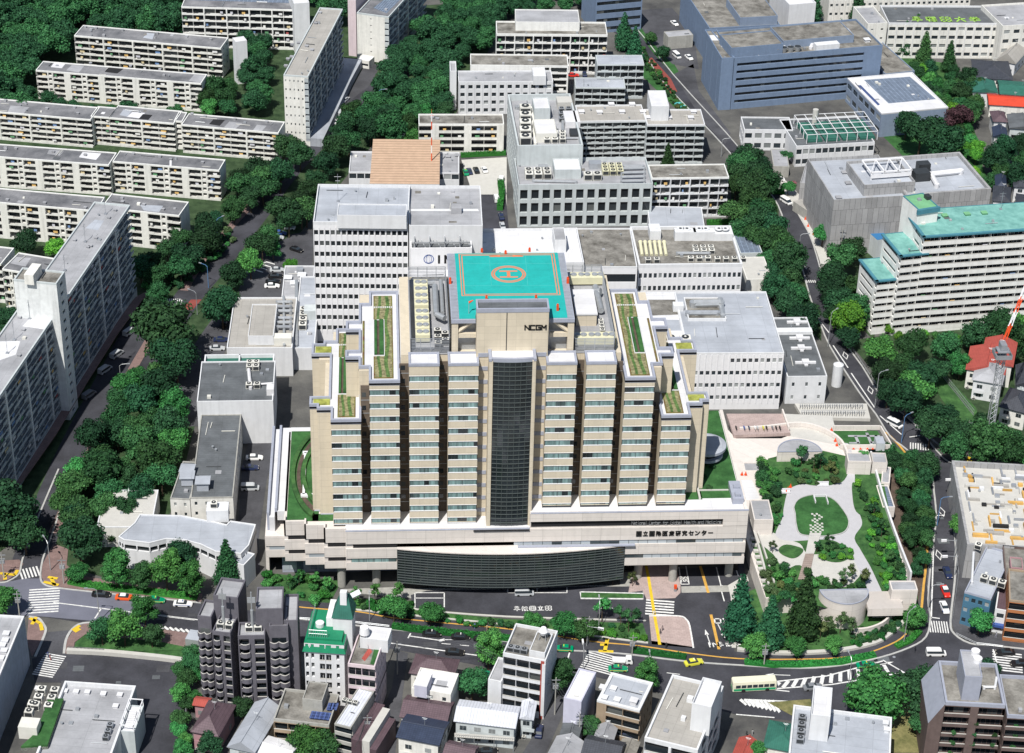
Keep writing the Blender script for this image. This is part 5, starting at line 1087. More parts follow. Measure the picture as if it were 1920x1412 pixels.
for i, (FL, FR, BK, pat, lab) in enumerate((((-60,206), (170,226), (190,203), 'BBPBBPBBPBB', 'leftmost section of the long jogged walk-up block, its end cut by the photo edge'), ((170,219), (206,222), (212,203), 'BB', 'short set-back link between two sections of the long jogged walk-up block'), ((204,222), (326,233), (345,210), 'BBPBB', 'middle section of the long jogged walk-up block, with white and black roof patches'), ((326,228), (342,229), (352,212), 'S', 'narrow stair link of the long jogged walk-up block'), ((340,235), (522,251), (548,231), 'BBPBBPBB', 'right-hand section of the long jogged walk-up block beside the tall slab'))):
 b = flats('apartment_block', lab, FL, FR, BK, 10.4, 5, pat)
 if i == 0: b.gpatch([(20,198),(55,201),(44,213),(14,211)], 'roofgrey'); b.gvents([(10,190),(45,195),(88,205),(146,214),(140,203)], .8)
 if i == 2: b.gpatch([(248,210),(272,212),(262,222),(238,219)], 'roofwhite'); b.gpatch([(268,214),(286,216),(278,225),(260,223)], 'dark'); b.gpatch([(232,205),(248,208),(238,219),(224,216)], 'roofblue')
 if i == 4: b.gpatch([(400,224),(422,225),(412,236),(392,233)], 'dark'); b.gpatch([(430,228),(455,231),(440,243),(420,239)], 'roofgrey'); b.gpatch([(482,234),(500,236),(490,247),(474,245)], 'roofgrey'); b.gvents([(360,215),(384,220),(440,225),(500,230)], .8)
 b.finish()
for FL, FR, BK, pat, lab, n_ in (((-60,291), (204,311), (222,288), 'BSBWBSBWBSBWBSB', 'left half of the fourth walk-up block with pale roof patches and narrow stair windows', 0), ((211,304), (411,321), (425,301), 'BSBWBSBWBSB', 'right half of the fourth walk-up block, ending at the street trees', 1)):
 b = flats('apartment_block', lab, FL, FR, BK, 11, 5, pat); b.gvents([(30,280),(100,286),(160,292)] if not n_ else [(250,290),(300,295),(320,300),(380,306)], .8)
 if not n_: b.gpatch([(155,285),(190,288),(180,300),(148,295)], 'roofwhite'); b.gpatch([(92,281),(120,283),(112,292),(88,289)], 'roofgrey'); b.face('R', t='win', fl=1, n=1, wf=.01, hf=.01)
 else: b.gpatch([(318,300),(322,300),(318,318),(314,318)], 'roofwhite')
 b.finish()
for FL, FR, BK, pat, lab in (((-60,376), (180,397), (206,372), 'BSBWBSBWBSBWB', 'left half of the fifth walk-up block, partly behind the tall grey slab'), ((190,390), (336,406), (353,380), 'WBSBWBSB', 'right half of the fifth walk-up block just right of the tall grey slab')):
 b = flats('apartment_block', lab, FL, FR, BK, 12.6, 5, pat); b.gvents([(14,376),(84,382),(160,391)] if FL[0] < 0 else [(230,380),(270,385),(306,394)], .8)
 if FL[0] > 0: b.gpatch([(262,384),(306,386),(298,398),(270,395)], 'roofblue')
 b.finish()
b = flats('apartment_block', 'lowest walk-up block at the left edge, partly behind the grey stair tower', (4,506), (90,520), (97,485), 13.2, 5, 'BSBWBSBWB'); b.gpatch([(18,480),(58,484),(48,500),(8,492)], 'roofgrey'); b.finish()
b = flats('apartment_block', 'short end section of the lowest walk-up block, cut by the left edge', (-60,490), (2,497), (30,467), 13.2, 5, 'BSBWB'); b.finish()
FRs, BKs = P(244.4, 387, 31.7), P(176, 382, 31.7)
b = Bld('slab_apartment_block', 'very long grey thirteen-storey slab block with rows of recessed balconies at the left edge', 'apartment block', (-100, 890), (-16, 755), (244.4, 387), 31.7, 'slabwall', 'roofgrey', par=.5, cap='pale') if 0 else None
def slab(name, label, A, B, C, h, fl, n, wall, roof, grp=None, cap='pale', **k):
 a = P(*A, h); bb = P(*B, h); c = P(*C, h); u = (bb-a); ang = math.atan2(u.y, u.x); nn = Vector((-math.sin(ang), math.cos(ang), 0)); b = Bld.__new__(Bld)
 b.W = u.length; b.ang = ang; b.D = abs((c-a).dot(nn)); b.H = h; b.z0 = 0; b.root = link(name, None, None, (a.x, a.y, 0), ang); tag(b.root, label, 'apartment block', grp)
 b.wall = M[wall]; b.roofm = M[roof]; b.par = .5; b.cap = M[cap]; b.faces = {}; b.nwin = 0; b.extra = {}; b.u = u.normalized(); b.n = nn; b.org = Vector((a.x, a.y, 0)); b.wpar = .4; b.wmb = MB(); b.nb = 0
 return b
M['balcgrey'] = mat('grey_balcony_front', (.42, .46, .48), var=.12, dirt=.25)
a0 = P(244.4, 387, 31.7); a1 = P(110, 584, 31.7); d = (a1-a0).normalized()
def back(p, h):
 v = p-CAM; z_ = v.dot(fwd); q = Vector((p.x, p.y, h))-CAM; z_ = q.dot(fwd); return (960+F_PX*q.dot(r_)/z_, 706-F_PX*q.dot(u_)/z_)
near = a0+d*150
b = slab('slab_apartment_block', 'very long grey thirteen-storey slab block with recessed balconies and roof aerials at the left edge', back(near, 31.7), (244.4,387), (176,382), 31.7, 13, 0, 'slabwall', 'roofgrey')
b.face('F', t='balc', fl=13, pat='BBPBBPBBPBBPBBPBBPBBPBBPBBPBB', bm='balcgrey', d=1.5, wt={'P': .12}, laundry=.35, mul=2, zb=3.4, zt=31.2)
b.face('R', t='win', fl=11, n=1, wf=.05, hf=.3)
b.gpatch([(178,412),(195,414),(184,432),(160,428)], 'roofblue'); b.gpatch([(55,598),(95,600),(85,618),(42,612)], 'roofwhite'); b.gpatch([(-10,640),(38,640),(30,665),(-40,690)], 'roofwhite')
for q in ((198,402),(160,454),(56,598),(27,638),(14,663)): b.gant(q[0], q[1], 6)
b.gvents([(216,396),(170,463),(180,448),(140,452),(165,465),(204,410),(44,620),(37,597),(36,668)], .8)
b.finish()
b = slab('stair_tower', 'tall concrete stair tower standing out from the grey slab block, with a cream rooftop box', (106,535), (122,512), (90,506), 43, 0, 0, 'slabwall', 'roofmoss'); b.D = 12
tag(b.root, None, 'stair tower'); b.face('F', t='win', fl=15, n=1, wf=.3, hf=.35, d=.3); b.gbox('penthouse', 64, 535, 6.5, 2.6, 3, 'cream'); b.gant(122, 508, 5); b.finish()
o = band('canopy', [(20,935),(41,912),(98,831),(160,727),(215,640),(262,575),(285,563)], 2.6, 'rosegrey' if 'rosegrey' in M else 'pave', 3.0, th=.25, smooth=0, kind=None, label='long flat brown walkway canopy along the foot of the grey slab block', cat='canopy')
b = slab('slab_apartment_block', 'tall cream slab block with a plain grey roof and dark balcony side, top centre-left', (578,146), (643,19), (600,15), 25.9, 11, 0, 'cream', 'rooftan')
b.face('F', t='balc', fl=10, pat='BBPBBPBBPBBPBBPBB', bm='balcgrey', d=1.4, zb=2); b.face('L', t='win', fl=8, n=5, wf=.3, hf=.25)
b.gvents([(600,25),(592,45),(575,88),(560,82),(548,85),(547,108),(540,112),(536,125),(585,95)], 1.0); b.finish()
MB_ = band('arcade_roof', [(588,275),(612,225),(640,165),(662,125)], 7, 'roofblue', 3.2, th=3.1, smooth=0, kind=None, label='low blue-grey shop roof along the foot of the cream slab block', cat='low building')
b = flats('apartment_block', 'grey-roofed apartment block with stepped white balconies at the top edge', (340,14), (551,20), (545,-25), 16, 6, 'BBPBBPBBPBBPBB', roof='rooffelt', grp=None, wall='offwhite'); b.gpatch([(352,-18),(540,-14),(548,6),(346,0)], 'skylight'); b.finish()
b = Bld('stair_tower', 'white stair tower at the right end of the top-edge apartment block', 'stair tower', (551,10), (580,8), (590,-20), 20, 'white', 'roofwhite'); b.face('R', t='win', fl=4, n=1, wf=.3, hf=.3); b.finish()
b = slab('slab_apartment_block', 'cream end-wall slab with a pink side and blue-grey balconies at the top edge', (729,34), (800,-45), (740,-50), 18.4, 7, 0, 'cream', 'rooffelt')
b.face('F', t='balc', fl=7, pat='BBPBBPBBPBB', bm='pale', d=1.6, zb=1); b.face('L', t='win', fl=7, n=1, wf=.06, hf=.15); b.gpatch([(700,15),(745,-20),(765,-15),(725,25)], 'skylight'); b.finish()
b = Bld('apartment_block', 'dusty pink wall of the apartment block behind the cream slab at the top edge', 'apartment block', (652,2), (667,4), (690,-30), 22, 'pinkwall', 'roofgrey'); b.finish()
b = Bld('guard_hut', 'tiny cream flat-roofed hut below the cream and pink slab', 'hut', (669,112), (692,116), (697,106), 3, 'cream', 'roofwhite', par=.2); b.face('F', t='band', fl=1, n=3, hf=.3); b.finish()
b = Bld('shed', 'small white corrugated shed among trees by the avenue', 'shed', (722,242), (752,252), (766,236), 3.2, 'pale', 'corrug', par=0); b.finish()
b = flats('apartment_block', 'wide apartment block with mossy roof and white balconies at the top centre', (931,66), (1139,68), (1134,44), 15.4, 5, 'BBPBBPBBPBBPBBPBB', roof='roofmoss', wall='offwhite', grp=None, par=.6, rail=1)
b.gpent((967,42), (1087,44), (1085,20), 3.2, 'offwhite', 'roofgrey'); b.gvents([(1002,28),(1052,28)], 1); b.finish()
b = flats('apartment_block', 'apartment block with mossy roof behind the white research wing', (882,124), (1066,126), (1062,105), 12.8, 5, 'WWWWWWWBPBP', roof='roofmoss', wall='offwhite', grp=None, par=.5); b.finish()
b = Bld('research_wing', 'white building with deep vertical ribs and a long grey roof behind the mast', 'research building', (860,156), (1037,155), (1034,134), 12.1, 'white', 'roofgrey', par=.5); b.face('F', t='win', fl=4, n=12, wf=.55, hf=.5, rib=1, d=.5); b.gpent((1000,145),(1024,144),(1022,128), 2.6, 'white', 'roofwhite'); b.finish()
b = Bld('stair_tower', 'narrow white stair tower at the left end of the ribbed white building', 'stair tower', (844,137), (856,137), (853,118), 14.5, 'white', 'roofgrey'); b.finish()
b = Bld('apartment_block', 'taller pale grey balcony block with a light roof at the edge of the lane', 'apartment block', (1120,122), (1208,122), (1204,104), 13.3, 'pale', 'roofblue', group='pale grey dormitory blocks', par=.2); b.face('F', t='balc', fl=5, pat='BBBBBB', d=1.2, rail=1, bm='pale'); b.finish()
b = Bld('apartment_block', 'lower pale grey balcony block with green railings in front of its taller twin', 'apartment block', (1079,165), (1173,166), (1170,147), 7.6, 'pale', 'roofblue', group='pale grey dormitory blocks', par=.2); b.face('F', t='balc', fl=3, pat='BBBBBB', d=1.2, bm='pale'); b.finish()
b = flats('apartment_block', 'low grey-green four-storey block with jutting balconies beside the orange-roofed hall', (785,235), (945,235), (943,216), 11.1, 4, 'BWBBWBBW', roof='roofmoss', wall='cream', grp=None, par=.5, rail=0); b.gvents([(810,222),(820,224)], 1); b.finish()
b = Bld('sports_hall', 'white hall wings either side of a big orange tiled roof with a red-and-white mast', 'hall', (654,325), (861,327), (860,288), 5.5, 'white', 'roofgrey', par=.5)
b.face('F', t='win', fl=1, n=14, wf=.9, hf=.35, zo=1); o = b.gpent((693,345), (824,345), (822,262), 3.6, 'white', 'orangeroof', rim=0); b.gvents([(840,295),(858,293)], 1.4); b.finish()
p = P(809, 345, 0); mo = link('lattice_mast', None, None, (p.x, p.y-.8, 0)); tag(mo, 'slim red-and-white striped mast standing against the orange roof', 'mast')
for i in range(6): MB().bar((0, 0, 9+i*2.9), (0, 0, 9+(i+1)*2.9), .2, 6).build('mast_section', M['car_white' if i % 2 else 'safety'], mo)
MB().bar((0, 0, 0), (0, 0, 9), .22, 6).build('mast_base', M['steel'], mo); MB().bar((-.6, 0, 25.6), (.6, 0, 25.6), .08).bar((0, 0, 26), (0, 0, 28), .06).build('aerial', M['safety'], mo)
b = Bld('research_building', 'front wing of the pale research block with three rows of dark square windows', 'research building', (972,353), (1224,350), (1222,300), 14.3, 'pale', 'roofgrey', par=1.2, cap='pale')
b.face('F', t='win', fl=3, n=12, wf=.66, hf=.72, d=.8, g='glassdk', rib=0); b.face('L', t='win', fl=3, n=6, wf=.5, hf=.5)
b.gpent((1040,320), (1090,320), (1088,298), 3, 'pale', 'roofwhite'); b.gac(985, 338, 3, 2, 3, 2.6, 1.5); b.gac(1130, 330, 3, 3, 2.4, 2.2, 1.2, 'acyellow'); b.gac(1095, 340, 2, 1, 3, 2, 1.6); b.gbox('tank', 1010, 325, 3, 2, 2.4, 'steel'); b.gbox('tank', 1105, 318, 4, 3, 2.0, 'metal')
for y in range(4): b.gduct([(1165, 345-y*8), (1208, 344-y*8)], .4, 'steel', 1)
b.gduct([(988,322),(1000,322),(1000,342),(1080,344)], .45); b.gduct([(1170,315),(1205,315)], .6); b.finish()
b = Bld('research_building', 'tall rear wing of the pale research block, open roof packed with ducts and tanks', 'research building', (970,285), (1093,283), (1076,186), 19.5, 'pale', 'roofgrey', par=2.2, cap='pale', wpar=.6)
b.face('L', t='win', fl=6, n=14, wf=.5, hf=.5, d=.4); b.face('F', t='win', fl=1, n=8, wf=.5, hf=.1); b.face('R', t='win', fl=6, n=12, wf=.6, hf=.5)
b.gpent((1002,205), (1032,205), (1030,184), 4, 'pale', 'roofwhite'); b.gpent((1005,252), (1045,252), (1043,225), 3, 'acwhite', 'roofwhite'); b.gbox('tank', 1060, 240, 5, 9, 2.2, 'roofwhite'); b.gbox('cooling_tower', 1045, 205, 5, 5, 2.5, 'conclight')
for y in range(5): b.gac(975, 275-y*14, 1, 1, 2, 2, 2.2)
for y in range(3): b.gac(1020, 270-y*6, 3, 1, 2.6, 2, 1.2); b.gac(1048, 230-y*9, 2, 1, 2.4, 2, 1.1, 'metal')
b.gduct([(990,200),(993,270)], .8); b.gduct([(997,205),(1004,272)], .5, 'acwhite'); b.gduct([(970,205),(990,203)], .9); b.gduct([(1018,262),(1085,262)], .4); b.gduct([(1055,260),(1055,215)], .5); b.gbox('tank', 1070, 262, 4, 5, 1.8, 'darkmetal'); b.gbox('tank', 1010, 215, 3, 4, 2.8, 'acyellow'); b.finish()
b = Bld('ward_block', 'grey tiered balcony block with a tan roof, immediately right of the research building', 'ward block', (1086,230), (1212,228), (1212,198), 14.4, 'pale', 'rooftan', par=.5, cap='white'); b.face('F', t='balc', fl=7, pat='BBBBBBBB', d=1.4, bm='pale', rail=1, laundry=0); b.gvents([(1090,212),(1124,213),(1166,212),(1205,212),(1146,198),(1185,198)], 1.6, .8, 'roofwhite'); b.finish()
b = Bld('ward_block', 'light balcony block with tan roof and white lift housing at the bend of the lane', 'ward block', (1213,236), (1322,236), (1316,207), 14.6, 'pale', 'rooftan', par=.5, cap='white'); b.face('F', t='balc', fl=6, pat='BBBBBB', d=1.4, bm='pale'); b.face('R', t='win', fl=6, n=3, wf=.2, hf=.2)
b.gpent((1221,200), (1255,203), (1250,172), 5, 'white', 'roofwhite', rim=.5); b.gvents([(1217,223),(1254,223),(1295,223),(1300,212)], 1.6, .8, 'roofwhite'); b.finish()
b = flats('apartment_block', 'white balcony block with a stained dark roof beside the tree-lined lane', (1222,336), (1367,334), (1357,309), 14.3, 5, 'BBPBBPBBPBB', roof='roofmoss', wall='white', grp=None, par=.4); b.finish()
b = Bld('low_link_building', 'low pale blue flat roof tucked in front of the white balcony block', 'low building', (1218,428), (1322,430), (1312,389), 5, 'white', 'roofblue', par=.2); b.finish()
b = Bld('research_tower', 'tall white tower with strips of small dark windows and a globe emblem panel', 'office tower', (587,421), (765,423), (762,352), 39, 'white2', 'roofblue', par=.9, cap='white')
b.face('F', t='win', fl=10, n=17, wf=.72, hf=.44, rib=1, zb=3, zt=38.2, g='glassdk', d=.35); b.gpent((632,405), (762,407), (760,385), 3.4, 'white', 'roofblue'); b.gvents([(640,412),(650,412),(720,415)], .6); b.gpatch([(615,398),(680,400),(676,418),(610,414)], 'roofmoss') if 0 else None
b.gant(634, 378, 9); b.finish()
b = Bld('research_tower_wing', 'white wing behind the sign panel, grey roof at the same height as the tower', 'office tower', (767,428), (905,428), (898,353), 38, 'white', 'roofgrey', par=.9); b.gpatch([(770,392),(896,392),(898,396),(770,396)], 'white'); b.gbox('tank', 846, 402, 3, 2.5, 2, 'roofgrey'); b.finish()
b = Bld('sign_block', 'white panel block with blue globe emblem and black letters below an open steel roof frame', 'sign block', (770,470), (885,469), (883,434), 33, 'white2', 'roofdark', par=.8)
mb = MB()
for i in range(4):
 x = 1+i*(b.W-2)/3.6; mb.box(x, .5, 33.1, x+.25, b.D-.5, 35.5); mb.bar((x, b.D-1, 35.4), (x+3.4, .6, 33.3), .15, 5); mb.bar((x, .6, 33.3), (x+3.4, b.D-1, 35.4), .15, 5)
mb.box(.5, .5, 35, b.W-.5, .8, 35.4).box(.5, b.D-.9, 35, b.W-.5, b.D-.6, 35.4); mb.build('roof_frame', M['steel'], b.root); b.gac(800, 455, 4, 2, 3, 2.6, 1.2, 'metal')
cx_, cz_ = 5.2, 30.2
em = MB()
for i in range(28):
 a, c = 6.2832*i/28, 6.2832*(i+1)/28
 for rx in (1.5, .85, .3):
  p_ = [(cx_+r*rx/1.5*math.cos(t), cz_+r*math.sin(t)) for r, t in ((1.28, a), (1.5, a), (1.5, c), (1.28, c))]
  k = len(em.v); em.v += [(q[0], -.08, q[1]) for q in p_]; em.f.append((k, k+1, k+2, k+3)); em.m.append(0)
em.build('globe_emblem', M['car_blue'], b.root)
text('IMCJ', 2.2, 2.75, .6, lambda u, v, d: (7.2+u, -.05-.05*d, 29+v)).build('sign_lettering', M['blackpaint'], b.root); b.finish()
b = Bld('annex_block', 'low white block between the white tower and the helideck building with a small blue-framed sign', 'annex', (768,540), (845,538), (842,508), 27, 'white2', 'roofwhite', par=.4)
text('国', 2.2, 2.4, .2, lambda u, v, d: (8+u, -.04-.05*d, 24.6+v)).build('sign_lettering', M['car_blue'], b.root); b.finish()
b = Bld('clinic_block', 'long low white roof behind the helideck with a small rooftop chimney box', 'clinic block', (892,500), (1095,497), (1085,432), 22, 'white2', 'roofwhite', par=1.0, cap='white'); b.gpent((1040,452), (1062,452), (1060,428), 4, 'white', 'roofgrey'); b.gpatch([(900,455),(1036,453),(1036,470),(898,472)], 'white'); b.finish()
b = Bld('gravel_roof_block', 'white block with a stained brown gravel roof right of the helideck', 'clinic block', (1088,503), (1195,503), (1186,430), 20, 'white2', 'roofmoss', par=.5, cap='white'); b.face('F', t='band', fl=3, n=1, hf=.4); b.finish()
b = Bld('plant_block', 'white block with two window rows and open rooftop courts full of pipes and coolers', 'clinic block', (1197,502), (1392,500), (1372,428), 18, 'white2', 'roofmoss', par=1.0, cap='white', wpar=.6)
b.face('F', t='win', fl=4, n=21, wf=.62, hf=.38, d=.3, zt=17.4);
for i in range(6): x, y = b.loc(1204+i*9, 480); mb = MB().bar((x, y, 18.3), (x, y+6, 19.6), .5, 8).bar((x, y+6, 19.6), (x+.2, y+8, 18.4), .6, 8); mb.build('duct', M['acyellow'], b.root)
b.gbox('penthouse', 1218, 450, 3.4, 5, 3, 'white'); b.gbox('fan_housing', 1265, 452, 6.5, 3, 3, 'white'); b.gbox('fan_housing', 1300, 452, 6.5, 3, 3, 'white'); b.gbox('fan_housing', 1337, 452, 6, 3, 2.4, 'white')
for q in (1266, 1278, 1301, 1313, 1338, 1350): x, y = b.loc(q, 450); MB().cyl(x+1.6, y+1.4, 21, 21.3, 1.2, 14, 1).cyl(x+1.6, y+1.4, 21.3, 21.35, .5, 8, 0).build('fan', [M['darkmetal'], M['white']], b.root)
b.gac(1290, 492, 3, 1, 2.6); b.gac(1340, 493, 4, 1, 2.6); b.gac(1210, 495, 2, 1, 2.6); b.gac(1300, 478, 3, 2, 2.4); b.gduct([(1270,478),(1330,478)], .5); b.finish()
b = Bld('white_ward_wing', 'large white L-shaped wing with grey roof and ribbed walls, right of the hospital tower', 'ward wing', (1290,665), (1470,664), (1436,549), 18.2, 'white2', 'roofblue', par=.5, cap='white')
b.face('F', t='win', fl=4, n=16, wf=.62, hf=.33, rib=1, d=.3, zb=2, skip=lambda i, j: i == 3 and j < 7); b.face('R', t='win', fl=4, n=6, wf=.2, hf=.2); b.finish()
b = Bld('white_ward_wing', 'west arm of the white wing, its roof opening onto pipes and framed plant', 'ward wing', (1170,665), (1289,665), (1262,550), 18, 'white2', 'roofwhite', par=.5, cap='white')
b.gpatch([(1215,562),(1275,562),(1282,590),(1222,592)], 'roofmoss'); b.gpatch([(1215,600),(1285,600),(1290,620),(1215,620)], 'roofblue'); b.gac(1248, 652, 2, 1, 4, 2, 1.8); b.gbox('duct_box', 1262, 585, 3, 2.5, 2, 'white'); b.finish()
b = Bld('plant_court', 'sunken grey plant court with silver ducts in the roof of the white wing', 'plant court', (1290,600), (1362,600), (1352,560), 18.6, 'white', 'roofmoss', par=.5, cap='white'); b.gduct([(1300,575),(1350,574)], 1.2, 'steel', 1); b.gduct([(1290,590),(1345,590)], .8, 'metal'); b.gduct([(1350,565),(1355,595)], .8); b.finish()
b = Bld('white_annex', 'small white two-part building with black roof and cross-shaped vents beside the curving road', 'annex', (1476,709), (1551,708), (1513,597), 8.6, 'white', 'roofdark', par=.5, cap='white'); b.face('F', t='win', fl=2, n=3, wf=.2, hf=.3)
for q in ((1494,606),(1499,636),(1502,655),(1510,682)):
 x, y = b.loc(*q); MB().box(x-3, y-.4, 8.7, x+3, y+.4, 9.3).box(x-.5, y-1.6, 8.7, x+.5, y+1.6, 9.1).box(x-1, y-1, 9, x+1, y+1, 9.7).build('roof_vent', M['roofwhite'], b.root)
x0, y0 = b.loc(1480, 628); MB().box(-.05, y0, 8.6, b.W+.05, y0+2.5, 9.6).build('parapet', M['white'], b.root); b.finish()
b = Bld('cream_annex', 'plain cream box building between the plant block and the avenue trees', 'annex', (1400,525), (1448,524), (1440,482), 7, 'cream', 'roofwhite', par=.2); b.roofm = M['conclight']; b.finish()
b = Bld('solar_roof_shed', 'shed with dark gridded glass roof in front of the lane trees', 'shed', (1388,476), (1430,475), (1412,419), 5, 'pale', 'skylight', par=.2); b.finish()
p = P(1568, 722, 0); t_ = MB().cyl(0, 0, 0, 7, 1.5, 20).cyl(0, 0, 7, 7.5, 1.5, 20, 0, .6); o = t_.build('storage_tank', M['white'], None, (p.x, p.y, 0)); tag(o, 'white cylindrical tank beside the road below the black-roofed annex', 'tank')
b = Bld('institute_building', 'big blue six-storey institute with dark ribbon windows and rooftop fans', 'institute building', (1377,112), (1655,88), (1610,38), 19.5, 'bluedark', 'roofmoss', par=.7, cap='bluedark')
b.face('F', t='band', fl=6, n=30, hf=.42, e=1.2, e2=7, zb=1.5, zt=18.8, g='glassdk', d=.6)
b.gpent((1370,90), (1470,85), (1450,58), 3.6, 'bluedark', 'roofmoss'); b.gpent((1470,80), (1600,66), (1582,40), 2.6, 'bluegrey', 'roofmoss'); b.gpatch([(1524,62),(1590,53),(1598,62),(1534,72)], 'roofwhite')
for i in range(8):
 x, y = b.loc(1392+i*13+(12 if i > 3 else 0), 103-i*1.0); MB().cyl(x, y, 19.6, 21.4, .9, 14, 0, 1.35).cyl(x, y, 21.4, 21.45, 1.2, 14, 1).build('fan', [M['steel'], M['darkmetal']], b.root)
b.gbox('cooling_unit', 1530, 98, 9, 3, 2.6, 'white'); b.gduct([(1470,92),(1472,75)], .6, 'white'); b.gduct([(1480,90),(1486,80)], .6, 'white'); b.gduct([(1520,92),(1525,80)], .7, 'roofwhite'); b.gvents([(1625,78),(1545,52),(1500,56)], 1.8, 1, 'white'); b.finish()
b = Bld('institute_building', 'blank blue end wall block at the left of the institute', 'institute building', (1353,112), (1376,111), (1325,58), 19.8, 'bluedark', 'roofmoss', par=.6); b.face('L', t='win', fl=1, n=3, wf=.06, hf=.8, d=.8); b.gpatch([(1330,66),(1345,66),(1348,76),(1334,76)], 'roofwhite'); b.finish()
b = Bld('institute_annex', 'low blue block with a brown flat roof behind the institute', 'institute building', (1330,55), (1462,48), (1410,-30), 14, 'bluedark', 'roofmoss', par=.5); b.gpent((1390,38), (1456,28), (1435,-5), 3, 'bluegrey', 'roofmoss'); b.finish()
b = Bld('entrance_canopy', 'flat grey entrance canopy over the institute car park', 'canopy', (1253,70), (1300,66), (1300,55), 5, 'conc', 'roofgrey', par=.1); b.finish()
b = Bld('institute_annex', 'blue block with long dark windows at the very top edge', 'institute building', (1118,0), (1205,-8), (1200,-40), 14, 'bluedark', 'roofgrey', par=.5); b.face('F', t='band', fl=4, n=12, hf=.4); b.finish()
b = Bld('institute_annex', 'low brown roof running down beside the conifers behind the institute', 'institute building', (1660,140), (1715,134), (1640,50), 7, 'bluegrey', 'roofmoss', par=.3); b.finish()
b = Bld('auditorium', 'low blue-grey square building with a wide white roof border and large glass skylight', 'auditorium', (1653,215), (1778,203), (1708,137), 8.8, 'bluegrey', 'roofwhite', par=.4, cap='roofwhite'); b.roofm = M['roofwhite']
b.face('L', t='win', fl=2, n=6, wf=.75, hf=.45, d=.3); b.gpatch([(1666,194),(1755,186),(1706,144),(1620,150)], 'skylight', 'skylight'); b.gpatch([(1646,198),(1650,196),(1614,160),(1608,160)], 'solar', 'skylight'); b.finish()
b = Bld('research_annex', 'white rounded two-storey building with dark roof beside the lane', 'school building', (1395,245), (1487,246), (1480,222), 7.5, 'white', 'roofdark', par=.5, cap='white'); b.face('F', t='win', fl=2, n=5, wf=.7, hf=.5); b.face('L', t='win', fl=2, n=4, wf=.6, hf=.5); b.finish()
b = Bld('research_annex', 'white wing with a glazed roof cage over green tanks, in front of the blue institute', 'school building', (1493,276), (1640,268), (1610,218), 7.5, 'white', 'roofdark', par=.4, cap='white'); b.face('F', t='win', fl=2, n=12, wf=.8, hf=.5, rib=1)
gx0, gy0 = b.loc(1512, 270, 7.5); gx1, gy1 = b.loc(1618, 226, 7.5); gm = MB()
for i in range(8):
 x = gx0+(gx1-gx0)*i/7; gm.box(x-.1, gy0, 7.6, x+.1, gy0+.2, 11).box(x-.1, gy0, 10.85, x+.1, gy1, 11)
for j in range(5): y = gy0+(gy1-gy0)*j/4; gm.box(gx0, y-.1, 10.87, gx1, y+.1, 11.02); gm.box(gx0-.1, y-.1, 7.6, gx0+.1, y+.1, 11)
gm.build('glasshouse_frame', M['white2'], b.root); [MB().box(gx0+.6+i*(gx1-gx0)/4, gy0+.8+j*(gy1-gy0)/2, 7.6, gx0-.4+(i+1)*(gx1-gx0)/4, gy0-.6+(j+1)*(gy1-gy0)/2, 8.3).build('tank', M['greenroof'], b.root) for i in range(4) for j in range(2)]; x, y = b.loc(1527, 232); MB().cyl(x, y, 7.6, 13, 1, 12).build('water_tank', M['conclight'], b.root); b.finish()
b = Bld('porch_roof', 'grey slanted porch canopy beside the white rounded building', 'canopy', (1450,312), (1480,313), (1460,280), 4, 'conc', 'roofgrey', par=.1); b.finish()
b = Bld('university_building', 'long cream building with vertical fins and green characters painted on its roof', 'university building', (1666,46), (1877,47), (1868,14), 13.8, 'cream', 'roofdark', par=.7, cap='white'); b.face('F', t='win', fl=4, n=13, wf=.72, hf=.42, rib=1, ribm=1, d=.4)
x0, y0 = b.loc(1712, 40)
text('早稲田大学', 4.2, 5.6, .7, lambda u, v, d: (x0+u, y0+v*1.0, b.H+.06+.03*(1-d))).build('roof_lettering', carpaint('roof_letter_green', (.30, .55, .08), .8), b.root); b.finish()
b = Bld('university_building', 'cream stair block at the left end of the building with painted roof characters', 'university building', (1627,48), (1664,46), (1660,12), 14.5, 'cream', 'roofgrey'); b.face('F', t='win', fl=4, n=2, wf=.25, hf=.2); b.finish()
b = Bld('university_building', 'cream block at the right end of the building with painted roof characters', 'university building', (1880,52), (1990,45), (1960,5), 15, 'cream', 'roofgrey'); b.face('F', t='win', fl=4, n=6, wf=.6, hf=.4); b.finish()
b = Bld('campus_block', 'cream ribbed block behind dark conifers at the top edge', 'campus block', (1555,2), (1820,-5), (1800,-30), 11, 'cream', 'rooftan'); b.face('F', t='win', fl=3, n=26, wf=.5, hf=.3, rib=1); b.finish()
b = Bld('campus_block', 'white block at the very top between the institute and the conifers', 'campus block', (1480,12), (1530,8), (1515,-30), 13, 'white', 'roofwhite'); b.finish()
b = Bld('sheeted_building', 'building wrapped in grey scaffold sheeting, lower left roof section', 'building under renovation', (1563,380), (1700,372), (1640,305), 19, 'mesh', 'roofblue', par=1.0, cap='mesh'); b.D = max(b.D, 30); b.gvents([(1572,372),(1590,345),(1583,325)], 1.5); b.gpatch([(1600,330),(1612,340),(1640,372),(1625,372)], 'roofgrey'); b.finish()
b = Bld('sheeted_building', 'taller middle block of the sheeted building with a white steel roof frame', 'building under renovation', (1620,352), (1716,345), (1690,300), 22, 'mesh', 'roofblue', par=.9, cap='mesh')
fr = MB(); x0, y0 = b.loc(1632, 338); x1, y1 = b.loc(1690, 310)
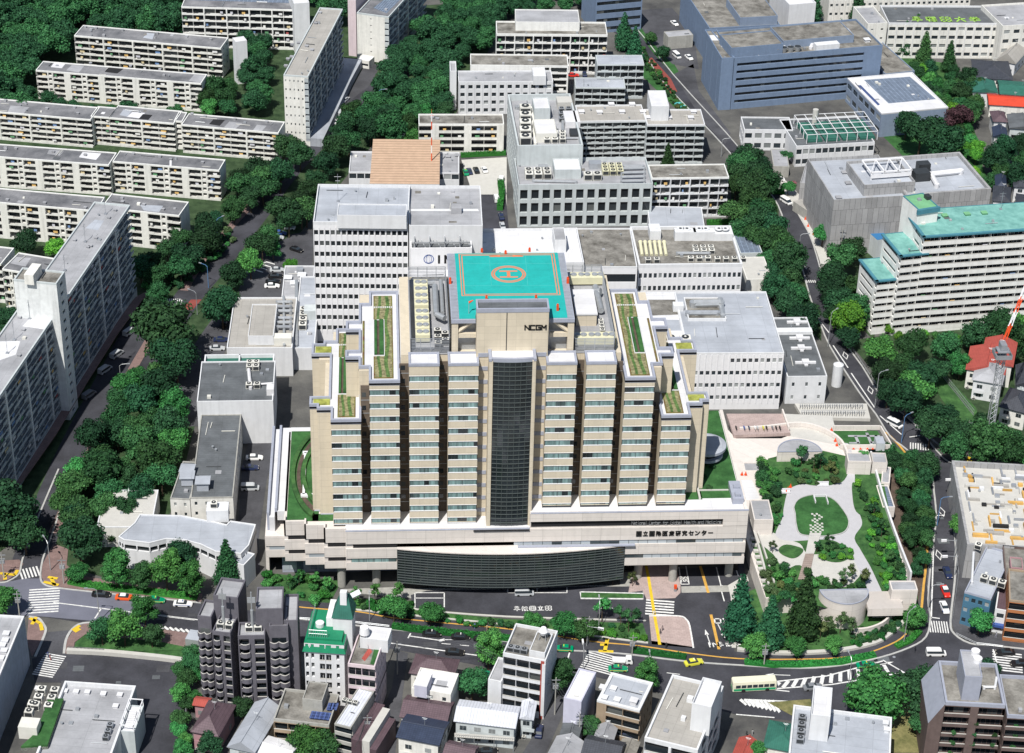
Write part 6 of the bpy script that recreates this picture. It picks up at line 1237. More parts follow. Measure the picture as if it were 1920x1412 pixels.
for z in (24.3,): fr.box(x0, y0, z, x1, y0+.5, z+.5).box(x0, y1, z, x1, y1+.5, z+.5); [fr.box(x0+(x1-x0)*i/3-.2, y0, z, x0+(x1-x0)*i/3+.2, y1, z+.5) for i in range(4)]; [fr.bar((x0+(x1-x0)*i/3, y0, z+.3), (x0+(x1-x0)*(i+1)/3, y1, z+.3), .15, 5) for i in range(3)]
fr.box(x0, y0, 22, x0+.4, y0+.4, 24.4).box(x1-.4, y0, 22, x1, y0+.4, 24.4).box(x0, y0-.1, 22.6, x1, y0, 24); fr.build('roof_frame', M['white2'], b.root); b.finish()
b = Bld('sheeted_building', 'right-hand block of the sheeted building with a pale T-shaped duct on its roof', 'building under renovation', (1700,372), (1858,360), (1810,290), 19, 'mesh', 'roofblue', par=1.2, cap='mesh', wpar=.8); b.gduct([(1745,332),(1800,326)], 1.0, 'roofwhite', 1); b.gduct([(1745,332),(1756,352)], .8, 'roofwhite', 1); b.gbox('cooling_unit', 1716, 342, 5, 4, 3, 'darkmetal'); b.gbox('cooling_unit', 1722, 325, 4, 3, 3, 'darkmetal'); b.finish()
b = Bld('site_shed', 'grey low annex at the foot of the sheeted building by the road', 'annex', (1500,345), (1524,348), (1500,305), 7, 'mesh', 'roofgrey', par=.5); b.finish()
b = Bld('site_awning', 'tan plank awning over blue slats on the pavement by the sheeted building', 'awning', (1518,398), (1533,394), (1508,372), 3.5, 'conc', 'rooftan', par=0); b.finish()
b = Bld('blue_roof_hut', 'small grey hut with a bright blue roof between the sheeted building and the turquoise-roofed flats', 'hut', (1645,450), (1668,446), (1660,430), 7, 'pale', 'tealblue', par=0); b.roofm = M['car_blue']; b.roofm = carpaint('blueroof', (.03, .16, .36)); b.finish()
tg = 'stepped blocks with turquoise roofs'
for lab, FL, FR, BK, h, fl, pat in (('lowest and nearest step of the turquoise-roofed apartment block', (1645,527), (1692,522), (1660,482), 18.5, 7, 'BB'), ('middle step of the turquoise-roofed apartment block', (1690,480), (1737,475), (1705,434), 27.2, 10, 'BB')):
 b = Bld('apartment_block', lab, 'apartment block', FL, FR, BK, h, 'offwhite', 'teal', group=tg, par=.15, cap='tealblue', wpar=.15); b.D = max(b.D, 12)
 b.face('F', t='balc', fl=fl, pat=pat, d=1.5, rail=0, ph=1.35, zb=1, zt=h-.5, mul=4); b.face('L', t='win', fl=fl, n=1, wf=.8, hf=.35, d=.3)
 MB().box(-.6, -.6, h-.2, b.W+.6, .3, h+.25).box(-.6, -.6, h-.2, .3, b.D, h+.25).build('fascia', M['tealblue'], b.root); b.finish()
b = Bld('apartment_block', 'main body of the turquoise-roofed apartment block with long white balconies', 'apartment block', (1733,444), (1985,426), (1925,382), 33, 'offwhite', 'teal', group=tg, par=.15, cap='tealblue', wpar=.15)
b.D = 17; b.face('F', t='balc', fl=12, pat='BBBBBBBB', d=1.5, rail=0, ph=1.35, zb=1, zt=32.5, laundry=.15, mul=4); b.face('L', t='win', fl=11, n=1, wf=.8, hf=.35)
MB().box(-.6, -.6, 32.8, b.W+.6, .3, 33.3).box(-.6, -.6, 32.8, .3, b.D, 33.3).build('fascia', M['tealblue'], b.root); b.gvents([(1740,408),(1771,406),(1813,403),(1845,401)], 1.4, .5, 'tealgreen'); b.gant(1876, 393, 6); b.finish()
b = Bld('lift_housing', 'raised light-green lift housing above the turquoise-roofed flats', 'lift housing', (1722,394), (1760,388), (1745,360), 38, 'offwhite', 'tealgreen', group=None, par=.2, cap='tealblue'); MB().box(-.4, -.4, 36.6, b.W+.4, .2, 38.1).build('fascia', M['tealblue'], b.root); b.gbox('tank', 1738, 376, 1.5, 2, 1.2, 'darkmetal'); b.finish()
# ================================================================ NEAR BUILDINGS
b = Bld('plant_building', 'low tan-roofed white building with crowded pipework, left of the white tower', 'plant building', (425,655), (548,655), (548,560), 9, 'white', 'rooftan', par=.5, cap='white')
b.gpent((465,632), (513,632), (512,572), 2.6, 'white', 'rooftan')
for i in range(6): b.gduct([(520,570+i*10),(545,570+i*10)], .5, 'metal' if i % 2 else 'steel', .7+.3*(i % 3))
b.gbox('cooler', 514, 648, 5, 3, 2.4, 'acwhite'); b.gduct([(532,560),(533,650)], .4); b.finish()
b = Bld('link_building', 'narrow white link building with pipes at the foot of the white tower', 'link building', (550,655), (590,655), (588,520), 7, 'white', 'roofblue', par=.4, cap='white'); b.gduct([(556,650),(556,530)], .5); b.gac(560, 620, 1, 4, 2.6, 3, 1.3); b.gbox('hatch', 570, 600, 4, 4, 3, 'pale'); b.finish()
b = Bld('plant_building', 'white roof section with vents and a skylight beside the rear car park', 'plant building', (528,558), (586,558), (584,500), 5.5, 'white', 'roofgrey', par=.4, cap='white'); b.gvents([(540,525),(552,535),(566,520)], 2, 1, 'white'); b.gbox('tank', 556, 512, 2, 2, 1.2, 'metal'); b.finish()
b = Bld('machine_hall', 'white hall with a black roof, white pipes on it and two green tanks behind', 'machine hall', (369,755), (512,753), (517,678), 13.5, 'white', 'roofdark', par=.35, cap='white')
b.gac(461, 730, 2, 1, 2.2); b.gduct([(466,692),(470,730)], .5, 'roofwhite'); b.gduct([(472,725),(510,722)], .3, 'roofwhite'); b.gbox('duct_box', 500, 742, 2, 3, 2, 'roofwhite'); b.gac(462, 696, 2, 2, 1.8)
x, y = b.loc(384, 662); MB().ring([(.5, b.D), (b.W-.5, b.D), (b.W-.5, b.D+6), (.5, b.D+6)], .4, 0, 12.5).box(b.W/2-.2, b.D, 0, b.W/2+.2, b.D+6, 12.5).build('tank_wall', M['white'], b.root); MB().box(.9, b.D+.1, 5, b.W-.9, b.D+5.6, 11.4).build('tank_water', M['greenroof'], b.root); b.finish()
b = Bld('store_building', 'long dark green-grey flat roof block, between the black-roofed hall and the curved white building', 'store building', (357,935), (437,934), (452,778), 9.3, 'cream', 'roofdark', par=.3, cap='conc'); b.face('F', t='win', fl=3, n=4, wf=.25, hf=.35); b.face('R', t='win', fl=3, n=10, wf=.7, hf=.3); b.gvents([(381,915),(352,905)], 3, 2.4, 'roofblue'); b.finish()
b = Bld('store_building', 'short dark-roofed projection with a satellite dish at the foot of the long dark roof', 'store building', (319,936), (356,938), (358,867), 9, 'cream', 'roofdark', par=.3, cap='conc'); b.face('F', t='win', fl=3, n=2, wf=.25, hf=.35); b.gvents([(352,890)], 3, 2, 'roofblue'); b.finish()
b = Bld('low_hall', 'low flat beige-roofed hall left of the dark store building', 'hall', (181,990), (284,990), (305,920), 6, 'cream', 'conclight', par=.3, cap='white'); b.gpent((240,922), (268,922), (267,912), .8, 'white', 'roofwhite'); b.finish()
h = 8.5; q = [(222,1008),(232,1014),(280,1020),(312,1012),(345,1014),(375,1022),(404,1036),(452,1040),(467,1024),(480,985),(432,978),(425,985),(402,980),(340,968),(262,966),(252,982)]
W_ = [tuple(P(a, c, h))[:2] for a, c in q]; cb = link('curved_building', None, None, (0, 0, 0)); tag(cb, 'white two-storey building with a curved ribbon-window front behind the big roadside trees', 'office building')
MB().prism(W_, 0, h-2.6).prism(W_, h-1.1, h).build('wall', M['white'], cb); MB().prism([(x+.0, y+.5) for x, y in W_], h-2.7, h-1.05).prism([(x, y+.3) for x, y in W_], 2, 3.4).build('ribbon_window', M['curtainwall'], cb)
mb = MB()
for i in range(9):
 for t in (0, .5):
  if i+1 < 9: a = Vector(W_[i]).lerp(Vector(W_[i+1]), t); mb.box(a.x-.15, a.y-.1, h-2.6, a.x+.15, a.y+.5, h-1.1)
mb.build('mullion', M['white'], cb); MB().ring(W_, .3, h, h+.35).build('parapet', M['white'], cb); MB().prism(W_, h, h+.05).build('roof', M['roofblue'], cb)
a, c = P(388,980,h), P(418,962,h+4); MB().box(a.x, a.y, h, a.x+5.5, a.y+4, h+3.6).build('penthouse', M['white'], cb); link('air_conditioner', ac_mesh('acwhite'), cb, (a.x+1, a.y+1, h+3.6))
b = Bld('white_annex', 'narrow tall white wing at the right end of the curved building', 'annex', (457,1062), (478,1040), (482,985), 7, 'white', 'roofblue', par=.3) ; b.D = 4; b.finish()
def scallop(root, x0, x1, y, z, m, n=14, dep=1.3):
 mb = MB(); fy = lambda t: y-dep*(.55+.45*abs(math.sin(t*math.pi*2)))
 for i in range(n):
  a, c = i/n, (i+1)/n; xa, xb = x0+(x1-x0)*a, x0+(x1-x0)*c
  mb.prism4([(xa, fy(a)), (xb, fy(c)), (xb, fy(c)+.15), (xa, fy(a)+.15)], z, z+1.15); mb.prism4([(xa, fy(a)), (xb, fy(c)), (xb, y), (xa, y)], z-.15, z)
  mb.prism4([(xa, fy(a)-.03), (xb, fy(c)-.03), (xb, fy(c)+.18), (xa, fy(a)+.18)], z+1.15, z+1.25, 1)
 mb.box(x0-.1, fy(0), z, x0+.05, y, z+1.15).box(x1-.05, fy(1), z, x1+.1, y, z+1.15); return mb.build('balcony', [M[m], M['conclight']], root)
def tower(lab, parts, mast):
 root = None
 for i, (FL, FR, BK, h, sty) in enumerate(parts):
  if i == 0:
   b = Bld('apartment_tower', lab, 'apartment tower', FL, FR, BK, h, 'purpletile', 'roofgrey', group='twin grey-purple towers', par=.7, cap='purpletile'); root = b;
  else:
   a, c, e = root.loc(*FL, h), root.loc(*FR, h), root.loc(*BK, h); x0, x1 = a[0], c[0]; y0 = min(a[1], c[1]); y1 = max(e[1], y0+3)
   o = MB().box(x0, y0, 0, x1, y1, h).ring([(x0, y0), (x1, y0), (x1, y1), (x0, y1)], .3, h, h+.7).build('wall', M['purpletile'], root.root); MB().box(x0+.3, y0+.3, h, x1-.3, y1-.3, h+.08).build('roof', M['roofgrey'], o)
   if sty == 'scal':
    n = int(h/2.35)
    for k in range(n-1): scallop(root.root, x0+.1, x1-.1, y0, 2+k*2.35, 'purpletile'); MB().box(x0+.5, y0-.05, 2+k*2.35, x1-.5, y0+.02, 3.9+k*2.35).build('window', M['glassdk'], root.root)
   if sty == 'pent': pass
 root.face('F', t='balc', fl=8, pat='PBWPBP', d=1.0, zb=1, rail=0, ph=.8, mul=0, wt={'W': .45}); root.face('R', t='win', fl=8, n=7, wf=.3, hf=.3)
 root.finish();
 for k in range(8):
  for (fa, fb) in ((.1, .42),): scallop(root.root, root.W*fa, root.W*fb, 0, 1.4+k*2.5, 'purpletile', 3, .8)
 x, y = root.loc(*mast); MB().bar((x, y, root.H), (x, y, root.H+6), .35, 8).bar((x, y, root.H+6), (x, y, root.H+11), .16, 6).box(x-.9, y-.1, root.H+8, x+.9, y+.1, root.H+9.5).build('mast', M['steel'], root.root); root.gac(mast[0]-14, mast[1]+3, 2, 1, 2)
 return root
tower('left grey-purple apartment tower with scalloped balconies and a thick black-and-white mast', [((398,1188), (432,1192), (462,1140), 21.5, ''), ((371,1158), (396,1162), (400,1130), 23, 'scal'), ((400,1120), (446,1126), (462,1092), 27, 'pent')], (420,1176))
tower('right grey-purple apartment tower with a pale roof tray and scalloped balconies, beside the green-roofed block', [((446,1197), (497,1196), (500,1170), 21.5, ''), ((505,1172), (540,1178), (545,1140), 23, 'scal'), ((480,1140), (530,1146), (546,1104), 27, 'pent'), ((532,1168), (558,1168), (560,1118), 23.5, '')], (474,1183))
b = Bld('apartment_block', 'white apartment tower with a bright green mansard roof, railings and a steep green turret', 'apartment tower', (570,1205), (645,1210), (655,1150), 20, 'white', 'green', par=0, cap='green')
b.face('F', t='balc', fl=7, pat='SPSWBPBWSW', d=.9, zb=1, rail=0, wt={'B': .8, 'S': .7}, mul=2); b.face('R', t='win', fl=7, n=4, wf=.4, hf=.45); b.face('L', t='win', fl=7, n=4, wf=.3, hf=.4); b.finish()
k = b.root; mb = MB(); W, D, H = b.W, b.D, b.H
for (x0, y0, x1, y1, ix0, iy0, ix1, iy1) in ((-.4, -.5, W+.4, -.5, .8, .8, W-.8, .8), (W+.4, -.5, W+.4, D, W-.8, .8, W-.8, D-.8), (-.4, D, -.4, -.5, .8, D-.8, .8, .8)):
 n = len(mb.v); mb.v += [(x0, y0, H-2.2), (x1, y1, H-2.2), (ix1, iy1, H+1), (ix0, iy0, H+1)]; mb.f.append((n, n+1, n+2, n+3)); mb.m.append(0)
mb.box(.6, .6, H, W-.6, D-.6, H+1.0).build('mansard_roof', M['green'], k)
mb = MB()
for i in range(9):
 x = 1+(W-5)*i/8; mb.bar((x, 1, H+1), (x, 1, H+3), .05, 4)
mb.bar((1, 1, H+3), (W-4, 1, H+3), .06, 4).bar((1, 1, H+2), (W-4, 1, H+2), .05, 4).bar((1, 1, H+3), (1, D-1, H+3), .06, 4).bar((1, 1, H+2), (1, D-1, H+2), .05, 4); mb.build('railing', M['steel'], k)
x, y = b.loc(600, 1180); MB().cyl(x, y, H+1, H+2, 1, 12).build('dish', M['white'], k); MB().box(x+1.5, y, H+1, x+3, y+7, H+3.4).bar((x+3, y+6, H+3), (x+8, y+9, H+4.5), .7, 6).build('duct', M['white2'], k)
a, c = b.loc(624, 1158, 24.5), b.loc(660, 1160, 24.5); t_ = MB().box(a[0], a[1], 14, c[0], a[1]+5, 24.5).build('turret', M['white'], k); x0, x1, y0, y1 = a[0]-.3, c[0]+.3, a[1]-.3, a[1]+5.3
mb = MB(); n = 0; mb.v += [(x0, y0, 24.5), (x1, y0, 24.5), (x1, y1, 24.5), (x0, y1, 24.5), (x0+1.6, y0+1.8, 29), (x1-1.2, y0+1.8, 29), (x1-1.2, y1-1.8, 29), (x0+1.6, y1-1.8, 29)]; mb.f += [(0,1,5,4),(1,2,6,5),(2,3,7,6),(3,0,4,7),(4,5,6,7)]; mb.m += [0]*5; mb.build('turret_roof', M['greenroof'], t_); MB().box((x0+x1)/2-.6, y0+1.2, 26, (x0+x1)/2+.9, y0+2.4, 31).build('chimney', M['white2'], t_)
b = Bld('apartment_block', 'pale pink apartment block with roof garden, red path and a stilted water tower', 'apartment block', (652,1248), (703,1254), (720,1192), 17, 'pinkwall', 'roofmoss', par=.6, cap='pinkwall'); b.face('F', t='balc', fl=5, pat='BB', d=1, rail=0, mul=2, zb=1.5); b.face('R', t='win', fl=6, n=6, wf=.3, hf=.4)
b.gpatch([(684,1240),(698,1222),(692,1214),(678,1235)], 'redroof'); b.gpatch([(694,1245),(703,1247),(714,1214),(702,1216)], 'lawn'); b.gpent((675,1198), (727,1204), (731,1180), 2.6, 'white', 'roofwhite')
x, y = b.loc(672, 1215); mb = MB(); [mb.bar((x+i, y+j, 17), (x+.6+i*.5, y+.6+j*.5, 20.5), .12, 5) for i in (0, 2.4) for j in (0, 2.4)]; mb.build('water_tower_legs', M['steel'], b.root); MB().cyl(x+1.2, y+1.2, 20.5, 22.3, 1.2, 14, 0, 1.0).build('water_tank', M['white2'], b.root); b.finish()
b = Bld('apartment_house', 'tan concrete house with solar panels, in front of the grey towers', 'apartment house', (513,1352), (617,1364), (636,1306), 9, 'conc', 'roofmoss', par=.7, cap='conc'); b.wall = M['tanwall']; b.face('F', t='balc', fl=3, pat='BBBB', d=1.2, rail=0)
b.gpent((567,1312), (604,1317), (614,1283), 3, 'conc', 'roofmoss')
for i in range(5): x, y = b.loc(580+i*7.4, 1350+i*.8); MB().box(x, y, 9.5, x+.95, y+2.4, 9.65).box(x+.4, y+2, 9, x+.5, y+2.1, 9.5).build('solar_panel', M['solar'], b.root)
for i in range(3): x, y = b.loc(612+i*6, 1335); MB().box(x, y, 9.6, x+.9, y+2.4, 9.75).box(x+.4, y+2, 9, x+.5, y+2.1, 9.6).build('solar_panel', M['solar'], b.root)
b.finish()
b = Bld('town_house', 'narrow house with a grey metal roof, a dark maroon slope and four small coolers', 'house', (627,1358), (658,1366), (680,1292), 10.5, 'conc', 'roofblue', par=.2); b.roofm = M['corrug']; b.face('F', t='balc', fl=4, pat='B', d=1, rail=0); b.gac(641, 1318, 3, 1, 1.3, 1, .65)
MB().box(b.W, 0, 0, b.W+2.6, b.D, 7.5).build('side_wing', M['tilepurple'], b.root); MB().box(b.W+2.6, 0, 0, b.W+4.4, b.D*.9, 7.9).build('terrace', M['conclight'], b.root); MB().box(b.W+4.4, 0, 0, b.W+6, b.D*.85, 6).build('side_wing', M['tilepurple'], b.root); b.finish()
hip('house', 'house with a mauve hipped metal roof beside the school yard fence', ((357,1372), (410,1382), (420,1318)), 5.5, 8.3, 'rosewall', 'tilepurple')
hip('shed', 'little shed with a red-orange roof behind the mauve hipped roof', ((360,1322), (390,1326), (392,1308)), 4, 4.6, 'rosewall', 'redroof', gable=True, cat='shed')
hip('house', 'house with a pale blue-grey metal roof carrying dark solar panels', ((425,1400), (478,1412), (505,1322)), 6, 8.2, 'pale', 'roofblue', along='y', gable=True)
hip('house', 'white-roofed low house at the bottom edge below the pale blue roof', ((478,1412), (538,1430), (548,1392)), 5, 5.6, 'white', 'roofwhite', gable=True)
hip('house', 'house with a purple-brown tiled roof behind the navy tiled roof', ((748,1344), (838,1358), (846,1315)), 6.5, 8.2, 'white', 'tilepurple', gable=True)
hip('house', 'house with a navy blue tiled roof and a white satellite dish', ((742,1382), (824,1398), (836,1352)), 7, 8.2, 'cream', 'tileblue', gable=True)
hip('house', 'house with a mauve ridged roof at the bottom edge', ((828,1418), (885,1430), (893,1398)), 5, 6.4, 'cream', 'tilepurple', gable=True)
hip('house', 'maroon hipped roof house squeezed behind the stained white flat roof', ((766,1262), (850,1274), (858,1236)), 6.5, 8.6, 'cream', 'tilepurple')
b = Bld('town_house', 'white flat-roofed house with stains and a tall white roof box', 'house', (772,1292), (845,1304), (855,1264), 9, 'cream', 'roofwhite', par=.3, cap='cream'); b.face('F', t='win', fl=3, n=3, wf=.3, hf=.4); b.gpent((777,1284), (800,1289), (806,1262), 2.8, 'lilac', 'roofwhite', rim=0); b.gpatch([(820,1275),(840,1278),(836,1290),(815,1287)], 'roofgrey'); b.finish()
hip('workshop', 'house with a large white corrugated roof and a long cluttered balcony', ((850,1352), (967,1366), (972,1324)), 6.5, 7.6, 'pale', 'corrug', gable=True)
hip('workshop', 'smaller white corrugated roof joined to the right of the larger one', ((972,1347), (1001,1350), (1008,1316)), 6, 6.9, 'pale', 'corrug', gable=True)
p0 = P(853,1375,3.4); ba = link('long_balcony', None, None, (p0.x, p0.y, 3.4), R(-8)); tag(ba, 'long wooden-railed balcony on posts under the big white corrugated roof', 'balcony')
mb = MB().box(0, -1.3, 0, 13.5, 0, .15)
for i in range(28): mb.box(i*.5, -1.3, .15, i*.5+.06, -1.24, 1.1)
mb.box(0, -1.32, 1.05, 13.5, -1.22, 1.15); mb.build('railing', M['conclight'], ba); mb = MB(); [mb.bar((x, -1.2, -3.4), (x, -1.2, 0), .09, 5) for x in (0, 4.5, 9, 13.4)]; mb.build('post', M['steel'], ba)
b = Bld('apartment_block', 'white six-storey block with a brown-grey roof, a white ball tank and brick-red edge strip', 'apartment block', (943,1229), (1023,1244), (1036,1186), 16.5, 'white', 'roofmoss', par=.8, cap='white'); b.face('F', t='balc', fl=5, pat='BBBP', d=1.1, rail=0, wt={'P': .25}, zb=1); b.face('R', t='win', fl=5, n=3, wf=.15, hf=.2)
b.gpent((992,1222), (1022,1226), (1034,1190), 1.6, 'white', 'roofmoss'); b.gac(950, 1222, 3, 1, 1.6, 1, .9, 'metal'); x, y = b.loc(1018, 1208); mb = MB(); [mb.bar((x+i, y+j, 16.5), (x+i*.7, y+j*.7, 19.6), .1, 5) for i in (-1, 1) for j in (-1, 1)]; mb.build('water_tower_legs', M['steel'], b.root)
link('water_tank', MB().cyl(0, 0, -1, 0, .7, 12, 0, 1.15).cyl(0, 0, 0, .9, 1.15, 12, 0, .6).mesh('water_tank', M['white2']), b.root, (x, y, 20.4)); MB().box(b.W-1.1, -.06, 0, b.W-.3, .0, 17).build('brick_strip', M['redroof'], b.root); b.finish()
b = Bld('stair_block', 'low grey-roofed white block with an outside stair left of the ball-tank building', 'annex', (915,1276), (940,1281), (943,1236), 9, 'white', 'roofgrey', par=.4); b.finish()
hip('lean_to', 'small bright green corrugated roof beside the dark round tree', ((892,1272), (914,1275), (914,1258)), 5, 5.4, 'pale', 'green', gable=True, cat='shed')
b = Bld('office_block', 'slim blank white block with a bright white roof at the side street corner', 'office block', (1057,1310), (1090,1318), (1118,1262), 12, 'lilac', 'roofwhite', par=.3); b.finish()
b = Bld('apartment_block', 'tan walk-up with a pale blue roof with white border and a slanting outside stair', 'apartment block', (1119,1316), (1199,1336), (1222,1282), 9.5, 'tanwall', 'roofblue', par=.5, cap='white', wpar=.7); b.face('F', t='balc', fl=3, pat='WBB', d=1.1, rail=0, bm='tanwall'); b.face('R', t='win', fl=3, n=4, wf=.3, hf=.4); b.gvents([(1130,1291),(1150,1293),(1133,1310),(1157,1314)], 1.2, .5, 'white'); b.gvents([(1188,1320)], 1.4, 1.2, 'roofwhite'); b.finish()
hip('house', 'grey slate-tiled small house below the slim white block', ((1046,1386), (1083,1392), (1086,1352)), 5, 5.6, 'conc', 'roofdark', gable=True)
hip('house', 'pale grey gabled roof house at the bottom edge left of the patterned tiled roof', ((1020,1425), (1078,1440), (1085,1390)), 5, 7, 'pale', 'roofgrey', gable=True)
hip('house', 'patterned grey-blue tiled roof house at the bottom edge', ((1088,1415), (1160,1430), (1165,1390)), 5, 6.6, 'cream', 'tile', gable=True)
hip('house', 'small grey gable roof wedged under the tan walk-up', ((1112,1385), (1150,1392), (1155,1365)), 4.5, 6.2, 'pale', 'roofgrey', gable=True, along='y')
hip('shed', 'rusty brown flat-pitched roof beside the alley at the bottom', ((1155,1412), (1190,1420), (1196,1390)), 3.5, 4, 'tanwall', 'roofmoss', gable=True, cat='shed')
b = Bld('apartment_block', 'white stepped apartment block with a grey-brown roof and a tall hollow white lift tower', 'apartment block', (1208,1388), (1308,1412), (1378,1280), 14.5, 'white', 'rooftan', par=.8, cap='white', wpar=.45); b.D = 23
b.face('F', t='balc', fl=4, pat='BPBP', d=1.2, rail=0); b.face('R', t='balc', fl=4, pat='WBWBBW', d=1.5, rail=0); b.face('L', t='win', fl=4, n=6, wf=.25, hf=.3)
b.gpent((1296,1328), (1334,1332), (1338,1282), 6.5, 'white', 'roofwhite', rim=1.2); b.gbox('vent_box', 1276, 1352, 1, 1, 1, 'white'); b.gbox('vent_box', 1287, 1317, 1.3, 1.3, 1.2, 'white'); x, y = b.loc(1310, 1352); MB().bar((x, y, 14.5), (x, y, 19.5), .15).box(x-.8, y-.8, 14.5, x+.8, y+.8, 15.4).build('antenna', M['white'], b.root); b.finish()
b = Bld('apartment_block', 'white block with a broad pale blue-grey roof and a tall hollow white stair tower', 'apartment block', (1478,1420), (1668,1445), (1664,1340), 13, 'white', 'roofblue', par=.8, cap='white', wpar=.4); b.D = 17
b.gpent((1520,1347), (1556,1352), (1565,1298), 6, 'white', 'roofwhite', rim=1.2); b.gac(1492, 1395, 1, 4, 2, 2.4, 1, 'metal'); b.gvents([(1660,1360),(1662,1372)], 1, .8, 'white'); b.finish()
hip('house', 'dark green hipped roof with an aerial between the two white blocks', ((1430,1400), (1494,1412), (1500,1360)), 5, 6.6, 'cream', 'greenroof')
hip('house', 'brick-red roof corner at the bottom edge beside the white stepped block', ((1370,1420), (1410,1430), (1418,1390)), 4, 5.4, 'cream', 'redroof', gable=True)
b = Bld('apartment_tower', 'brown brick apartment block with a sloped grey roof edge, planted balconies and round roof tanks', 'apartment block', (1772,1322), (1884,1328), (1874,1250), 18, 'browntile', 'roofmoss', par=.9, cap='coping', wpar=.5)
b.face('F', t='balc', fl=6, pat='BPB', d=1.5, rail=0, wt={'P': .3}, bm='browntile', mul=5); b.face('L', t='win', fl=6, n=4, wf=.12, hf=.2); b.gpent((1809,1270), (1842,1272), (1838,1222), 6.5, 'coping', 'roofgrey')
for q in ((1820,1226),(1824,1240)): x, y = b.loc(*q, 24.5); MB().cyl(x+1, y, 24.5, 25.6, 1, 14).build('water_tank', M['white2'], b.root)
n = MB(); n.v += [(-3.2, -.6, 13), (-.1, -.6, 18.8), (-.1, b.D, 18.8), (-3.2, b.D, 13), (-3.2, -.6, 0), (-3.2, b.D, 0), (-.1, -.6, 0), (-.1, b.D, 0)]; n.f += [(0,1,2,3),(4,0,3,5),(4,6,1,0),(5,3,2,7)]; n.m += [0, 1, 1, 1]; n.build('sloped_edge', [M['coping'], M['browntile']], b.root)
for i in range(4):
 for j in range(3): link('balcony_plant', CR['bush'][(i+j) % 4], b.root, (3+4.5*i, .2, 4+3*j+(i % 2)*2.9), i, .8)
b.gduct([(1845,1292),(1865,1292),(1868,1275)], .3, 'white'); b.gbox('vent_box', 1821, 1290, 1.2, 1.2, 1.6, 'conclight'); b.finish()
b = Bld('apartment_block', 'lower brown wing running off the right edge with a stained roof', 'apartment block', (1888,1346), (1990,1352), (1960,1275), 16, 'browntile', 'roofmoss', par=.9, cap='coping'); b.face('F', t='balc', fl=5, pat='BB', d=1.5, rail=0, bm='browntile'); b.finish()
b = slab('school_building', 'blue-grey tall school block with a white-railed roof at the left edge', (-62,1420), (46,1158), (-30,1152), 14, 4, 0, 'bluegrey', 'roofgrey', cap='white'); tag(b.root, None, 'school building'); b.D = 30; b.wall = mat('ribbed_blue_grey_wall', (.36, .42, .52), stripe=('X', .5, .15, .3), dirt=.15); b.face('F', t='win', fl=4, n=6, wf=.3, hf=.5, zt=12, skip=lambda i, j: j > 2); b.gvents([(10,1203),(12,1190),(5,1212),(8,1222),(2,1236)], 1.2, .5, 'roofwhite'); b.finish()
b = Bld('school_annex', 'low school roof with a hedge planter and rows of coolers', 'school building', (60,1440), (200,1450), (248,1292), 7, 'pale', 'roofgrey', par=1.1, cap='white', wpar=.5); b.W += 0
x, y = b.loc(50, 1330); b.gpatch([(62,1284),(104,1288),(70,1350),(40,1345)], 'roofdark'); b.gac(58, 1333, 2, 3, 3, 2.7, 1.1, 'acwhite'); b.gac(46, 1346, 1, 2, 3, 2.7, 1.1); b.gbox('cooling_unit', 36, 1385, 4.2, 3.4, 3.4, 'acwhite')
hx = [b.loc(*q) for q in ((92,1317),(120,1318),(90,1405),(40,1408),(70,1380))]; MB().prism(hx, 7, 8.3).build('hedge', M['lawn'], b.root); MB().ring(hx, .25, 7, 7.8).build('planter', M['conclight'], b.root)
b.gvents([(71,1293),(102,1296),(122,1298),(143,1299),(164,1300),(194,1303),(225,1305),(217,1326)], 1.0, .5, 'roofwhite'); b.gac(192, 1390, 1, 3, 1.6, 2, .8, 'metal'); b.finish()
b = Bld('stair_tower', 'white open-frame outside stair tower at the corner of the school annex', 'stair tower', (225,1372), (252,1374), (262,1332), 7.5, 'pale', 'roofwhite', par=.2); b.D = 9
mb = MB()
for i in range(4):
 for j in range(2): mb.box((b.W-.2)*j, b.D/3*i, 7.5, (b.W-.2)*j+.2, b.D/3*i+.2, 9.4)
mb.box(0, 0, 9.3, b.W, .2, 9.5).box(0, b.D, 9.3, b.W, b.D+.2, 9.5).box(0, 0, 9.3, .2, b.D, 9.5).box(b.W-.2, 0, 9.3, b.W, b.D, 9.5); [mb.box(.8, 1+i*.6, 7.5, b.W-.8, 1.3+i*.6, 7.7+.12*i) for i in range(9)]; mb.build('stair_frame', M['white2'], b.root); b.finish()
o = band('yard_wall', [(126,1224),(195,1227),(300,1237),(352,1244)], 1.2, 'conclight', 1.2, th=1.1, kind=None, label='low stone wall between the grass verge and the school yard', cat='wall')
b = Bld('construction_site', 'roofless concrete floor strewn with yellow timber inside grey hoardings', 'building site', (1812,1030), (1985,1040), (1960,862), 9, 'mesh', 'conclight', par=1.6, cap='mesh', wpar=.7); b.D = 38
rr = random.Random(3)
for i in range(99):
 x, y = rr.uniform(2, min(b.W, 26)-4), rr.uniform(2, b.D-4); w_, d_ = rr.choice([(3, .6), (.5, 3), (1.2, 1), (2.5, .3), (4, .9), (.4, 4)]); m_ = rr.choice(['timber', 'timber', 'steel', 'conclight', 'metal', 'white', 'rooftan', 'dark'])
 MB().box(x, y, 9.03, x+w_, y+d_, 9.2+rr.random()*.7).build(rr.choice(['timber_stack', 'steel_bundle']) if m_ != 'white' else 'board_stack', M[m_], b.root)
b.finish()
